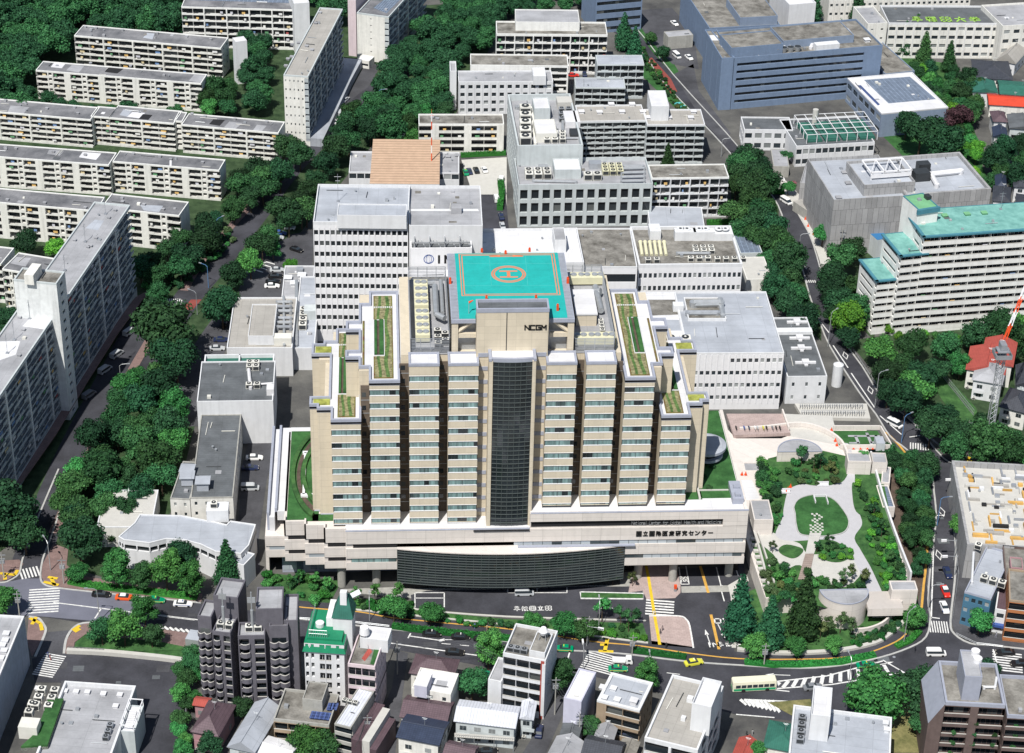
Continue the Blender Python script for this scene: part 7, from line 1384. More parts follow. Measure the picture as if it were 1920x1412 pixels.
b = Bld('shop_building', 'blue-walled building with a grey-blue roof and rooftop coolers on the street corner', 'shop building', (1808,1112), (1858,1126), (1880,1034), 9.5, carpaint('bluewall', (.06, .16, .25), .7), 'roofblue', par=.5, cap='coping'); b.face('F', t='win', fl=3, n=4, wf=.6, hf=.4); b.face('L', t='win', fl=3, n=3, wf=.3, hf=.4); b.gac(1836, 1092, 3, 1, 2.2, 2, 1.1); b.gac(1826, 1030, 1, 1); b.gduct([(1825,1040),(1822,1095)], .3, 'white'); b.finish()
b = Bld('shop_building', 'dark maroon-roofed shop with a white front and blue awning', 'shop building', (1866,1142), (1888,1146), (1896,1092), 7, 'white', 'tilepurple', par=.1); b.face('F', t='win', fl=2, n=1, wf=.6, hf=.4); MB().box(0, -1, 2.3, b.W, 0, 3).build('awning', M['car_blue'], b.root); b.finish()
b = Bld('shop_building', 'brown building with orange balconies and plants, cut by the right edge', 'shop building', (1892,1128), (1990,1140), (1985,1080), 12, 'tanwall', 'roofmoss', par=.5); b.wall = carpaint('orangewall', (.42, .16, .06), .8); b.face('F', t='balc', fl=4, pat='BB', d=1, rail=0); b.finish()
b = Bld('shop_building', 'dark brown roofed building between the building site and the orange balconies', 'shop building', (1885,1090), (1985,1100), (1975,1035), 10, 'browntile', 'roofmoss', par=.6); b.gpent((1895,1066), (1918,1068), (1916,1048), 1.5, 'rosewall', 'roofmoss'); b.finish()
p = P(1846, 868, 0); tc = link('tower_crane', None, None, (p.x, p.y, 0)); tag(tc, 'lattice tower crane with a red and white jib rising behind the building site', 'tower crane')
mb = MB(); s_ = .8
for a, c in ((-s_, -s_), (s_, -s_), (s_, s_), (-s_, s_)): mb.bar((a, c, 0), (a, c, 36), .14, 4)
for i in range(22):
 z = i*1.64
 for (a, c), (e, f) in zip(((-s_, -s_), (s_, -s_), (s_, s_), (-s_, s_)), ((s_, -s_), (s_, s_), (-s_, s_), (-s_, -s_))): mb.bar((a, c, z), (e, f, z+1.64), .08, 4)
mb.build('mast', M['steel'], tc); MB().box(-1.5, -1.5, 34, 1.5, 1.5, 34.2).box(-1.6, -1.6, 36, 1.6, 1.6, 36.3).box(-.8, -.9, 36.4, .8, 1.8, 38).ring([(-2.2,-2.2),(2.2,-2.2),(2.2,2.2),(-2.2,2.2)], .1, 34.3, 35.6).build('platform', M['metal'], tc)
for i in range(8):
 a = Vector((.8+i*2.0, 2.2+i*3.4, 38+i*2.2)); c = Vector((.8+(i+1)*2.0, 2.2+(i+1)*3.4, 38+(i+1)*2.2)); mb = MB()
 for o_ in ((-.45, 0, 0), (.45, 0, 0), (0, 0, .7)): mb.bar(a+Vector(o_), c+Vector(o_), .12, 4)
 mb.bar(a+Vector((-.6, 0, 0)), c+Vector((.6, 0, 0)), .1, 4).bar(a+Vector((.6, 0, 0)), c+Vector((0, 0, .9)), .1, 4); mb.build('jib_section', M['safety' if i % 2 == 0 else 'white2'], tc)
hip('house', 'long house with a brick-red tiled roof stepping back among the trees', ((1810,692), (1885,704), (1890,660)), 6.5, 8.6, 'cream', 'redroof', gable=True)
hip('house', 'house with a red roof behind and above the first red roof', ((1838,678), (1900,688), (1906,642)), 7.5, 9.4, 'cream', 'redroof', gable=True)
hip('house', 'white house with a pale grey hipped roof in front of the red roofs', ((1822,712), (1880,722), (1882,682)), 6.5, 8.6, 'white', 'roofgrey')
hip('house', 'cream house with dark purple hipped tiles beside the crane mast', ((1872,762), (1925,776), (1930,736)), 6, 8.4, 'cream', 'tile')
hip('house', 'grey-tiled house at the right edge above the purple-tiled one', ((1905,722), (1960,728), (1962,690)), 5, 7, 'pale', 'tile', gable=True)
hip('house', 'large house with dark hipped roof and pale ridges at the top right', ((1828,146), (1900,150), (1905,116)), 6, 8.6, 'cream', 'tile')
hip('house', 'pinkish-tan steep plank roof at the right edge by the university', ((1868,112), (1905,120), (1925,88)), 5, 8.4, 'white', 'rooftan', gable=True)
hip('house', 'house with a dark green metal roof and white upper windows', ((1822,172), (1872,174), (1872,152)), 6, 7.4, 'white', 'greenroof', gable=True)
hip('house', 'longer dull green roof running off the right edge', ((1874,176), (1960,182), (1958,156)), 6, 7.2, 'cream', 'greenroof', gable=True)
hip('house', 'house with a bright red-orange roof at the right edge', ((1854,196), (1950,202), (1948,182)), 5, 6.2, 'cream', 'redbright', gable=True)
hip('house', 'small house with a purple-grey hipped roof below the bright red one', ((1862,228), (1890,229), (1890,210)), 6, 7.6, 'white', 'tilepurple')
hip('house', 'grey-green flat-pitched roof at the right edge below the bright red one', ((1892,240), (1950,244), (1950,218)), 5, 6, 'pale', 'roofdark', gable=True)
hip('house', 'small navy tiled roof under the purple-grey hipped house', ((1862,256), (1890,258), (1890,240)), 5, 6.2, 'white', 'tileblue', gable=True)
for q in (((1866,352), (1888,354), (1890,330), 'navy arched roof house behind the sheeted building', 'tileblue'), ((1860,376), (1895,380), (1898,352), 'black tiled house between the sheeted building and the white one', 'tile'), ((1900,350), (1950,354), (1950,338), 'white two-storey house with a dark roof at the right edge', 'tile'), ((1902,392), (1950,398), (1950,368), 'dark hipped roof house at the right edge above the turquoise roof', 'tile')): hip('house', q[3], q[:3], 6, 7.6, 'white', q[4])
b = Bld('carport', 'small pale blue flat canopy at the pavement beside the left grey tower', 'canopy', (347,1198), (374,1202), (376,1183), 3, 'steel', 'roofblue', par=0); b.finish()
# ================================================================ RAISED GARDEN
TZ = 5.0
def tpoly(name, pts, m, z, th=.06, **k): return sheet(name, pts, m, z, z0=TZ, th=th, **k)
OUT = [(1396,1000),(1412,1052),(1432,1112),(1436,1122),(1500,1118),(1537,1106),(1629,1108),(1640,1128),(1690,1128),(1705,1120),(1700,1070),(1660,960),(1640,870),(1625,838),(1625,800),(1510,805),(1465,822),(1380,822),(1350,790),(1345,770),(1390,1000)]
tz = MB().prism(PP(OUT, TZ), .05, TZ).build('garden_terrace', M['podium']); tag(tz, kind='structure')
tpoly('lawn_bed', [(1436,1120),(1408,1010),(1430,930),(1440,860),(1520,840),(1650,870),(1668,960),(1702,1100),(1690,1115),(1632,1106),(1537,1104),(1500,1115)], 'grass', .05)
pathm = carpaint('garden_path_paving', (.55, .55, .57), .9); M['gpath'] = mat('garden_path', (.46, .455, .475), var=.04, fine=.05)
def ring_poly(pts, n=6):
 q = [Vector(p) for p in PP(pts, TZ)]; o = []; k = len(q)
 for i in range(k):
  p0, p1, p2, p3 = q[i-1], q[i], q[(i+1) % k], q[(i+2) % k]
  for t in [j/n for j in range(n)]: o.append(tuple(.5*((2*p1)+(p2-p0)*t+(2*p0-5*p1+4*p2-p3)*t*t+(3*p1-p0-3*p2+p3)*t**3)))
 return o
sheet('garden_path', ring_poly([(1470,950),(1480,918),(1510,907),(1545,905),(1578,905),(1592,880),(1588,850),(1572,838),(1590,832),(1600,860),(1603,905),(1600,940),(1612,965),(1616,985),(1602,1010),(1620,1040),(1640,1080),(1660,1130),(1640,1135),(1622,1095),(1600,1050),(1575,1020),(1545,1012),(1480,1015),(1455,1005),(1460,985),(1468,965)], 4), 'gpath', .1, z0=TZ, world=True)
sheet('garden_path', ring_poly([(1405,1000),(1445,998),(1470,1010),(1500,1020),(1520,1040),(1600,1035),(1622,1060),(1590,1100),(1540,1090),(1500,1060),(1470,1068),(1450,1040)], 4), 'conclight', .08, z0=TZ, world=True)
sheet('lawn', ring_poly([(1488,950),(1500,935),(1530,928),(1560,935),(1580,955),(1592,978),(1585,998),(1560,1006),(1530,1007),(1500,1003),(1492,985),(1490,965)], 5), 'lawn', .16, z0=TZ, world=True)
o = MB().ring(ring_poly([(1488,950),(1500,935),(1530,928),(1560,935),(1580,955),(1592,978),(1585,998),(1560,1006),(1530,1007),(1500,1003),(1492,985),(1490,965)], 5), .25, TZ+.1, TZ+.35).build('lawn_kerb', M['kerb']); tag(o, kind='structure')
for pts in ([(1460,1030),(1475,1022),(1505,1030),(1500,1042),(1485,1048),(1465,1040)], [(1535,1028),(1560,1018),(1595,1030),(1600,1042),(1575,1055),(1545,1050)], [(1478,882),(1500,850),(1560,852),(1580,880),(1572,905),(1540,912),(1500,905)], [(1450,940),(1440,960),(1448,990),(1466,975),(1464,950)], [(1600,905),(1625,940),(1628,970),(1605,960),(1598,930)], [(1605,1010),(1640,1010),(1690,1090),(1660,1110),(1630,1060)], [(1440,1050),(1480,1075),(1500,1110),(1450,1125),(1430,1080)], [(1510,1080),(1555,1100),(1570,1140),(1520,1130)]):
 sheet('planting_bed', ring_poly(pts, 4), 'grass', .2, z0=TZ, world=True)
q = PP([(1510,1040),(1526,1040),(1540,1001),(1518,1001)], TZ); tag(MB().prism(q, TZ+.2, TZ+.32).build('stone_walk', M['conclight']), 'straight cream stone walkway leading onto the round lawn', 'walkway')
q = PP([(1496,1088),(1516,1088),(1526,1040),(1510,1040)], TZ); tag(MB().prism(q, TZ+.2, TZ+.34).build('boardwalk', M['wood']), 'grey-brown plank boardwalk joining the cream stone walkway', 'boardwalk')
rr = random.Random(5); st = MB()
p = P(1519, 1000, TZ)
for i in range(6):
 for j in range(12):
  if (i+j) % 2 == 0 and rr.random() < 1.1-.06*j: st.box(p.x+i*.6+j*.1, p.y+j*.72, TZ+.16, p.x+i*.6+j*.1+.55, p.y+j*.72+.66, TZ+.24)
tag(st.build('stepping_stones', M['conclight']), 'scattered cream stepping stones dissolving into the round lawn', 'stepping stones')
p = P(1528,945,TZ); fr = MB().box(p.x, p.y, TZ+.2, p.x+.25, p.y+2.9, TZ+.9).box(p.x, p.y+2.9, TZ+.2, p.x+3.4, p.y+3.1, TZ+.9).box(p.x+3.2, p.y-.6, TZ+.2, p.x+3.45, p.y+2.9, TZ+.9); tag(fr.build('bench_frame', M['roofwhite']), 'white three-sided bench frame on the round lawn', 'bench')
for px, py, lab in ((1542,912,'white boxed seat with back on the planting edge north of the round lawn'), (1470,925,'white curved bench at the left of the loop path')):
 p = P(px, py, TZ); o = link('garden_bench', None, None, (p.x, p.y, TZ)); tag(o, lab, 'bench'); MB().box(-1.6, -.4, .2, 1.6, .4, .6).build('seat', M['roofwhite'], o); MB().box(-1.7, .4, .1, 1.7, .65, 1.2).build('backrest', M['roofwhite'], o)
def gb(lab, FL, FR, BK, h, z0=0, wall='podium', roof='roofgrey', **k):
 b = Bld('garden_pavilion', lab, 'pavilion', FL, FR, BK, h, wall, roof, z0=z0, par=.2, cap='podium', **k); b.finish(); return b
gb('square beige lift block with a pale roof between the hospital and the loop path', (1414,976), (1450,976), (1440,938), 4.5, TZ)
gb('square beige lift block at the street end of the garden path', (1672,1108), (1721,1108), (1715,1090), 6, 2)
gb('low beige block under the trees by the road bend', (1590,866), (1634,867), (1628,850), 4, TZ)
gb('flat beige annex right of the low beige block', (1636,868), (1664,869), (1656,850), 3.4, TZ)
gb('slim beige vent block with a glass roof in the planted slope', (1655,952), (1678,952), (1660,911), 3, 2, roof='skylight')
gb('narrow grey-roofed beige shelter over the sunken ramp beside the hospital', (1396,884), (1434,884), (1430,868), 3, 2)
gb('small white-roofed beige kiosk by the sunken court', (1652,905), (1668,907), (1660,876), 2.5, 3)
def drum(lab, c, r, a0, a1, z0, z1, wall='podium'):
 o = link('round_pavilion', None, None, (c.x, c.y, 0)); tag(o, lab, 'pavilion'); n = 30; pts = [(r*math.cos(R(a0+(a1-a0)*i/n)), r*math.sin(R(a0+(a1-a0)*i/n))) for i in range(n+1)]
 MB().prism(pts, z0, z1).build('wall', M[wall], o); MB().ring(pts, .25, z1, z1+.3).build('coping', M['coping'], o); MB().prism(pts, z1, z1+.06).build('roof', M['roofgrey'], o); return o
c = P(1582,1106,7.5); L_ = (P(1629,1106,7.5)-P(1537,1106,7.5)).length/2; drum('beige half-drum building with flat grey roof facing the street corner', c, L_, 180, 360, .1, 7.5)
c = P(1500,848,8); L_ = (P(1542,845,8)-P(1458,845,8)).length/2; drum('beige half-drum building with grey dome-shaped roof plan behind the garden shrubs', c, L_, 0, 180, .1, 8)
mb = MB().box(0, 0, 0, 12, .4, 4.2); c = P(1640,1130,5)
o = MB().box(c.x-2.2, c.y-3, 4.4, c.x+6.5, c.y+4, 5.4).box(c.x-2.2, c.y-3, 3.2, c.x+6.5, c.y-2.6, 4.4).build('entrance_bridge', M['podium']); tag(o, 'beige slab bridge over the sunken entrance beside the half-drum building', 'bridge')
def arcwall(lab, pts, w_, z1, z0=0, m='podium'):
 o = band('garden_wall', pts, w_, m, z1-z0, th=z1-z0-.1, z0=z0, kind=None, label=lab, cat='wall'); return o
arcwall('curved beige wall sweeping round the sunken entrance by the street', [(1672,1150),(1668,1165),(1652,1180),(1625,1190),(1595,1192)], .5, 2.2)
arcwall('long curved beige wall sweeping over the back half-drum building', [(1385,822),(1440,818),(1500,812),(1545,824),(1575,845),(1588,872)], .6, 6.6, 3)
arcwall('straight white parapet wall along the planted slope above the road', [(1630,870),(1652,950),(1675,1020),(1705,1098)], .5, 6.2, 2, 'roofwhite')
arcwall('thin cream double wall along the steps beside the hospital driveway', [(1404,1004),(1420,1055),(1438,1125)], .5, 6.2, 1, 'conclight')
arcwall('second thin cream wall beside the steps, on the planted side', [(1416,1004),(1432,1050),(1450,1108)], .4, 5.9, 3, 'conclight')
for i in range(9):
 p = P(1414+i*2.9, 1012+i*11.2, 5.5); mb = MB().box(p.x-.9, p.y, 5.1, p.x+.7, p.y+.9, 5.7)
 tag(mb.build('step_block', M['conclight']), 'pale block in the run between the thin walls', 'step', 'step blocks between the thin walls')
sheet('terrain', [(1600,880),(1660,870),(1720,900),(1735,1000),(1728,1100),(1705,1110),(1680,1000),(1655,900)], 'soil', .2, th=.1)
sheet('paved_court', [(1362,776),(1470,776),(1482,812),(1376,816)], 'pavepink', .05, z0=TZ+1, th=1)
sheet('paved_court', [(1470,776),(1560,780),(1575,835),(1480,818)], 'conclight', .04, z0=TZ, th=.5)
sheet('paved_court', [(1380,900),(1410,900),(1425,935),(1400,938)], 'roofwhite', .06, z0=TZ, th=.3)
sheet('bicycle_park', [(1490,757),(1625,757),(1632,785),(1505,782)], 'conclight', .06, z0=1, th=1)
sheet('herb_garden', [(1562,808),(1645,808),(1664,840),(1575,840)], 'lawn', .06, z0=TZ, th=.4)
mb = MB(); lp = [((1590,818),(1606,818)),((1604,818),(1610,832)),((1592,831),(1611,831)),((1606,818),(1645,818)),((1625,812),(1636,838)),((1632,830),(1660,830)),((1640,818),(1650,818))]
for a, c in lp:
 A, B_ = P(*a, TZ), P(*c, TZ); d = (B_-A).normalized(); n = Vector((-d.y, d.x, 0))*.4; mb.prism4([A-n, B_-n, B_+n, A+n], TZ+.06, TZ+.12)
tag(mb.build('garden_path', M['roofgrey']), kind='structure')
for a, c in (((1562,806),(1650,806)),((1575,842),(1668,842)),((1650,806),(1670,840)),((1466,778),(1478,812))):
 arcwall('low beige wall edging the herb garden and bike court', [a, ((a[0]+c[0])/2, (a[1]+c[1])/2), c], .4, 6.4 if a[0] > 1500 else 7, TZ)['group'] = 'low walls round the herb garden'
b = Bld('garden_shed', 'small blue-grey garden shed at the corner of the herb garden', 'shed', (1644,832), (1660,832), (1656,818), 2.4, 'pale', 'roofblue', z0=TZ, par=0); b.finish()
fm = MB().bar((-.5, 0, .33), (0, 0, .85), .035, 4).bar((0, 0, .85), (.45, 0, .8), .035, 4).bar((.45, 0, .8), (.55, 0, .33), .035, 4).bar((-.5, 0, .33), (.45, 0, .5), .035, 4).box(-.3, -.1, .85, 0, .1, .95).box(.35, -.28, .95, .42, .28, 1.0).mesh('frame', M['metal'])
wm = MB()
for i in range(10):
 a, c = .628*i, .628*(i+1); wm.bar((.33*math.cos(a), 0, .33*math.sin(a)), (.33*math.cos(c), 0, .33*math.sin(c)), .03, 4)
wm = wm.mesh('wheel', M['tyre'])
for j in range(2):
 for i in range(28):
  p = P(1500+i*4.3+j*3, 765+j*13, 1.05); o = link('bicycle', None, None, (p.x, p.y, 1.08), R(80+rr.uniform(-8, 8))); tag(o, 'bicycle packed in the two rows of the pale bicycle park', 'bicycle', 'bicycles in the pale bicycle park')
  link('frame', fm, o, None, 0, 1.25); link('wheel', wm, o, (-.62, 0, .35)); link('wheel', wm, o, (.66, 0, .35))
bmo = MB(); loft([(-.8, .14, .5, .8, .1), (-.2, .17, .45, .85, .12), (.3, .15, .45, .9, .1), (.6, .1, .5, 1.0, .06)], bmo); bmo.bar((.6, 0, 1.0), (.85, 0, .35), .05, 5).bar((.45, -.35, 1.1), (.45, .35, 1.1), .04, 5).box(-.6, -.15, .8, .1, .15, .92)
bmo = bmo.mesh('body', M['car_black'])
for px, col, lab in ((1380,'car_black','black scooter alone at the left end of the motorbike row'),(1395,'car_blue','first blue scooter in the motorbike row'),(1404,'car_navy','dark blue scooter beside the blue one'),(1415,'car_white','white scooter left of the yellow one'),(1420,'car_silver','silver scooter touching the white one'),(1431,'car_yellow','yellow scooter in the motorbike row'),(1437,'car_black','black motorbike right of the yellow scooter'),(1448,'car_grey','grey motorbike near the planter'),(1455,'car_black','second black motorbike near the planter'),(1462,'car_black','black motorbike closest to the planter')):
 p = P(px, 806, TZ+1); o = link('motorbike', None, None, (p.x, p.y, TZ+1.06), R(-85)); tag(o, lab, 'motorbike'); link('body', pm(bmo, col), o); link('wheel', wm, o, (-.7, 0, .33)); link('wheel', wm, o, (.8, 0, .33))
# ================================================================ TREES AND PLANTING
W1 = 'dark wood beyond the walk-up blocks';
grove([(-70,-45),(335,-45),(335,35),(300,52),(140,38),(122,70),(60,105),(52,195),(-70,200)], 6.2, ['dark'], 'closed dark wood beyond the pale walk-up blocks', 'woodland', seed=1, dens=1.1, name=None)
grove([(545,-40),(655,-40),(650,10),(640,30)], 5, ['dark'], 'dark tree squeezed between the slab blocks at the top edge', 'woodland', seed=2, name=None)
grove([(462,62),(505,70),(500,130),(490,200),(470,200),(455,130)], 4.6, ['dark','dark','mid'], 'dark tree between the lift tower and the cream slab block', 'woodland', seed=3, name=None)
grove([(390,165),(430,150),(430,200),(380,205)], 4.2, ['mid','bright'], 'mid green tree at the end of the second walk-up block', 'trees ending the second walk-up block', seed=4)
grove([(60,190),(180,205),(330,222),(330,212),(180,196),(60,180)], 3.4, ['dark','mid'], 'small dark tree in the gap in front of the second walk-up block', 'woodland', seed=5, name=None)
grove([(540,268),(588,284),(530,330),(445,395),(380,462),(300,545),(262,520),(262,480),(350,430),(425,375),(440,330),(520,305)], 4.8, ['dark','dark','mid','mid'], 'broadleaf tree in the belt on the left side of the hidden avenue', 'tree belt left of the avenue', seed=6, dens=1.3)
grove([(700,150),(760,80),(870,-30),(940,-30),(925,60),(860,110),(838,150),(836,205),(700,205)], 4.9, ['dark'], 'x', 'woodland', seed=27, dens=1.2, name=None)
grove([(640,215),(690,180),(700,205),(836,205),(836,210),(780,212),(775,255),(690,245),(640,290),(600,325),(578,395),(520,430),(470,490),(430,560),(405,615),(398,600),(414,535),(460,468),(540,372),(612,300)], 4.9, ['dark','dark','mid','mid','bright'], 'broadleaf tree in the dense belt right of the hidden avenue', 'tree belt right of the avenue', seed=7, dens=1.3)
for x, y, r, c, k, l in ((310,625,8.5,'dark','round','huge dark spreading tree above the crosswalk shadow, left of the low tan-roofed plant'), (330,672,7,'dark','round','big dark tree directly below the huge spreading one'), (295,600,6,'dark','round','dark tree on the upper left shoulder of the huge spreading one'), (575,205,3.6,'mid','round','pale round tree near the little white shed') if 0 else (797,210,3.2,'bright','round','bright young tree beside the mossy-roofed low block'), (565,398,5,'dark','round','dark tree left of the white tower roof'), (512,470,3,'bright','round','bright round tree by the rear car park'), (545,500,2.2,'lime','round','small lime tree at the corner of the rear car park'), (105,462,3.4,'lime','round','bright lime tree left of the grey slab roof'), (48,458,5,'dark','round','dark tree beside the lime one behind the slab roof'), (15,600,4.5,'dark','round','dark tree at the left edge under the lowest walk-up block'),
 (12,958,8.5,'dark','round','very large dark tree at the left edge above the intersection'), (45,1000,5.5,'dark','round','dark tree just right of the very large one at the left edge'), (150,1010,6.2,'dark','round','large dark tree overhanging the side road'), (145,965,5,'mid','round','mid green tree behind the low beige hall'), (147,1072,2.8,'bright','round','small bright street tree left of the trunk row by the intersection'), (217,1065,3.7,'bright','tall','leftmost tall street tree in front of the curved white building'), (265,1080,2.9,'mid','tall','second street tree in front of the curved white building'), (311,1068,4,'bright','tall','biggest street tree in front of the curved white building'), (354,1085,3.5,'bright','tall','fourth street tree, right of the biggest one'), (338,1045,4,'dark','round','dark tree half hidden between the street trees and the curved windows'), (425,1060,3.4,'mid','cone','yellowish tree at the right end of the curved building'), (212,1000,2.3,'mid','round','small tree between the beige hall and the curved building'),
 (8,1128,4,'bright','round','street tree cut by the left edge beside the crossing'), (232,1178,4.4,'bright','round','largest tree on the grass verge of the school yard'), (190,1183,3.6,'mid','round','left tree on the grass verge of the school yard'), (270,1142,3.2,'bright','tall','tree standing over the parked green taxi'), (284,1192,3,'dark','round','dark bush-like tree at the right end of the verge'),
 (738,1140,3.7,'bright','round','round street tree just right of the green turret'), (808,1150,3.1,'bright','round','second round street tree on the hospital verge'), (916,1216,3.6,'bright','tall','tall bright street tree by the three black taxis'), (1000,1166,2.5,'bright','round','small bright verge tree left of a darker pair'), (1060,1172,3.5,'bright','round','larger left tree of the pair behind the ball-tank building'), (1098,1182,3.0,'mid','round','darker right tree of the pair behind the ball-tank building'), (1130,1133,2.3,'bright','airy','thin airy tree at the drive planter'), (886,1284,4.2,'mid','round','dark round tree between the stained white roof and the stair block'), (1212,1266,2.9,'bright','tall','street tree between the tan walk-up and the stepped white block'), (1050,1265,3.2,'mid','tall','tree in the shade right of the ball-tank building'),
 (1388,1142,5.2,'blue','cone','leftmost and bluest of the three big conifers by the driveway'), (1445,1170,4.3,'blue','cone','middle, smaller conifer of the three'), (1508,1142,5.2,'mid','cone','rightmost of the three big conifers, beside the half-drum'), (1417,1212,3,'bright','round','left street tree below the conifers'), (1493,1210,2.6,'bright','round','middle street tree below the conifers'), (1563,1210,2.6,'bright','round','right street tree below the conifers'), (1716,1160,2.9,'bright','round','round street tree at the corner beside the tall street lamp'), (1838,1165,3.6,'bright','round','round street tree in front of the blue shop building'), (1800,985,3.3,'bright','round','lone round street tree beside the building site'), (1640,1312,6.6,'bright','round','very large bright round tree above the pale blue-grey roof'), (1722,1300,6,'dark','round','large dark tree left of the brown tower'), (1855,1256,3,'dark','round','dark tree between the brown tower and the crossing'), (1735,1360,3.6,'mid','round','tree at the foot of the brown tower'),
 (572,1394,4,'bright','round','bright tree left of centre at the bottom among the houses'), (608,1402,3.8,'mid','round','darker tree beside it at the bottom among the houses'), (1108,1362,2.8,'mid','round','small tree below the slim white block'), (395,1398,3,'dark','round','dark tree in front of the mauve hipped house'), (455,1330,2.6,'dark','round','dark tree between the grey towers and the pale blue roof'), (1420,1410,2.6,'bright','round','tree by the dark green hipped roof'),
 (1170,62,3.6,'blue','cone','left bluish conifer by the institute car park'), (1190,88,3.6,'blue','cone','right bluish conifer by the institute car park'), (1220,72,2.4,'mid','round','round tree on the institute lawn'), (1170,30,2.8,'bright','round','bright tree above the bluish conifers'), (1243,100,3,'dark','round','dark shrub tree beside the institute wall'), (1697,75,3.3,'mid','cone','leftmost tall conifer before the painted-roof building'), (1718,62,3.4,'mid','cone','tallest conifer before the painted-roof building'), (1733,100,3.8,'mid','cone','front wide conifer before the painted-roof building'), (1781,108,3.0,'mid','cone','separate right-hand conifer before the painted-roof building'), (1527,12,3.6,'blue','cone','left dark conifer at the top edge'), (1577,14,3.4,'mid','cone','middle conifer at the top edge'), (1608,18,3.8,'dark','cone','right dark conifer at the top edge'),
 (1728,248,8,'dark','round','large dark spreading tree on the lawn below the auditorium'), (1772,272,6.5,'dark','round','second dark spreading tree on the lawn below the auditorium'), (1700,232,5,'dark','round','dark tree nearest the auditorium wall'), (1797,222,5.4,'purple','round','purple-leaved tree at the auditorium corner'), (1408,295,5,'dark','round','dark tree beside the rounded white building'), (1473,293,2.6,'mid','round','tree by the slanted porch canopy'), (1478,352,2.6,'bright','round','small bright tree by the sheeted building'), (1252,293,2.2,'mid','cone','small tree standing before the tiered balcony block') ,
 (1543,440,3.6,'bright','round','left bright round tree below the sheeted building'), (1583,438,4,'bright','round','right bright round tree below the sheeted building'), (1575,488,5.5,'mid','round','large tree below the two bright round ones'), (1590,600,5,'lime','round','lime-tinted tree beside the turquoise-roofed flats'), (1560,545,4.8,'dark','round','dark tree overhanging the road bend'),
 (1600,470,4,'dark','round','dark tree next to the blue-roofed hut')):
 tree(x, y, r*(.95 if k == 'cone' and r > 4 else 1.12), k, c, l, squash=1.15 if k == 'cone' else 1, name='conifer_tree' if k == 'cone' else 'broadleaf_tree')
grove([(240,690),(325,705),(338,770),(330,860),(295,930),(235,965),(150,985),(112,960),(130,900),(160,840),(205,755)], 4.9, ['mid','mid','dark','bright'], 'broadleaf tree in the thick belt between the side road and the hospital sheds', 'tree belt beside the side road', seed=8, dens=1.3)
grove([(1378,290),(1425,300),(1440,350),(1438,400),(1470,450),(1500,500),(1522,560),(1525,610),(1490,600),(1455,545),(1425,470),(1376,415)], 5, ['dark','dark','mid'], 'dark tree in the row along the lane right of the plant block', 'tree row along the lane', seed=9, dens=1.2)
grove([(1545,515),(1610,520),(1625,570),(1600,640),(1570,600)], 4.6, ['dark','mid'], 'dark tree between the lane and the turquoise-roofed flats', 'trees below the turquoise flats', seed=10, dens=1.3)
grove([(1610,640),(1660,640),(1760,650),(1830,610),(1960,610),(1960,660),(1890,650),(1800,680),(1750,700),(1760,750),(1830,810),(1840,770),(1870,790),(1960,830),(1960,870),(1800,850),(1700,770),(1640,700)], 5, ['dark','dark','mid','mid','bright'], 'broadleaf tree in the wooded slope between the flats and the road', 'trees on the wooded slope', seed=11, dens=1.35)
grove([(1745,130),(1800,125),(1835,165),(1820,230),(1770,210),(1730,150)], 3.6, ['mid','dark'], 'mid green tree behind the auditorium skylight', 'trees behind the auditorium', seed=12)
grove([(1700,120),(1740,130),(1790,200),(1840,290),(1820,360),(1790,340),(1800,260),(1760,200)], 2.8, ['bright','lime','mid'], 'bright small tree along the grassy bank behind the auditorium', 'small trees on the grassy bank', seed=13, dens=1.6)
grove([(1858,265),(1960,255),(1960,335),(1870,330)], 5, ['dark','dark','mid'], 'dark tree in the clump at the right edge above the turquoise roof', 'trees at the right edge', seed=14)
grove([(1870,300),(1850,340),(1880,345)], 3, ['mid'], 'small tree below the clump at the right edge', 'small trees below the right clump', seed=15)
grove([(1690,870),(1722,890),(1738,960),(1738,1040),(1715,1080),(1700,1000),(1685,920)], 2.6, ['dark','mid','mid'], 'small tree on the brown bank between the garden wall and the road', 'small trees on the brown bank', seed=16, dens=1.3, kind='round')
grove([(1650,830),(1700,850),(1740,880),(1735,900),(1690,890)], 3.2, ['dark','mid'], 'dark small tree at the road bend beside the garden walls', 'trees at the road bend', seed=17)
grove([(940,-30),(1110,-30),(1110,0),(930,20)], 4, ['mid','bright'], 'tree beyond the penthouse block at the top edge', 'woodland', seed=18, name=None)
grove([(335,1240),(360,1225),(372,1260),(362,1320),(345,1330),(335,1290)], 2.3, ['mid','mid','bright'], 'small tree in the hedge line between school yard and houses', 'trees along the school yard', seed=19, dens=1.2)
grove([(325,1350),(348,1340),(360,1412),(322,1420)], 2.2, ['bright','mid'], 'small bushy tree beside the school car park fence', 'bushes by the school car park', seed=20, dens=1.5)
def shrubs(poly, r, cols, lab, grp, seed, z0=0, kind='bush', dens=1.7, st=0): grove(poly, r, cols, lab, grp, kind, zc=r*.6, seed=seed, z0=z0, dens=dens, name=None if st else 'shrub', jit=.35)
shrubs([(500,1078),(560,1082),(620,1095),(622,1125),(560,1130),(505,1120)], 1.7, ['mid','bright','hedge'], 'green shrub in the bed at the left foot of the hospital', 'shrubs at the left foot of the hospital', 30)
for x, y, r in ((590,1082,1.8),(612,1092,1.7),(560,1078,1.6),(540,1085,1.5),(665,1112,2.0),(703,1108,2.0),(745,1103,2.2)): tree(x, y, r, 'airy', 'bright', 'slender young tree with see-through crown near the hospital round columns', 'slender young trees by the hospital front', name='young_tree')
for x, y in ((1113,1078),(1150,1078),(1187,1080)): tree(x, y, 1.6, 'airy', 'olive', 'thin grey-green sapling in the planter by the glass hall', 'saplings in the glass hall planter', name='young_tree')
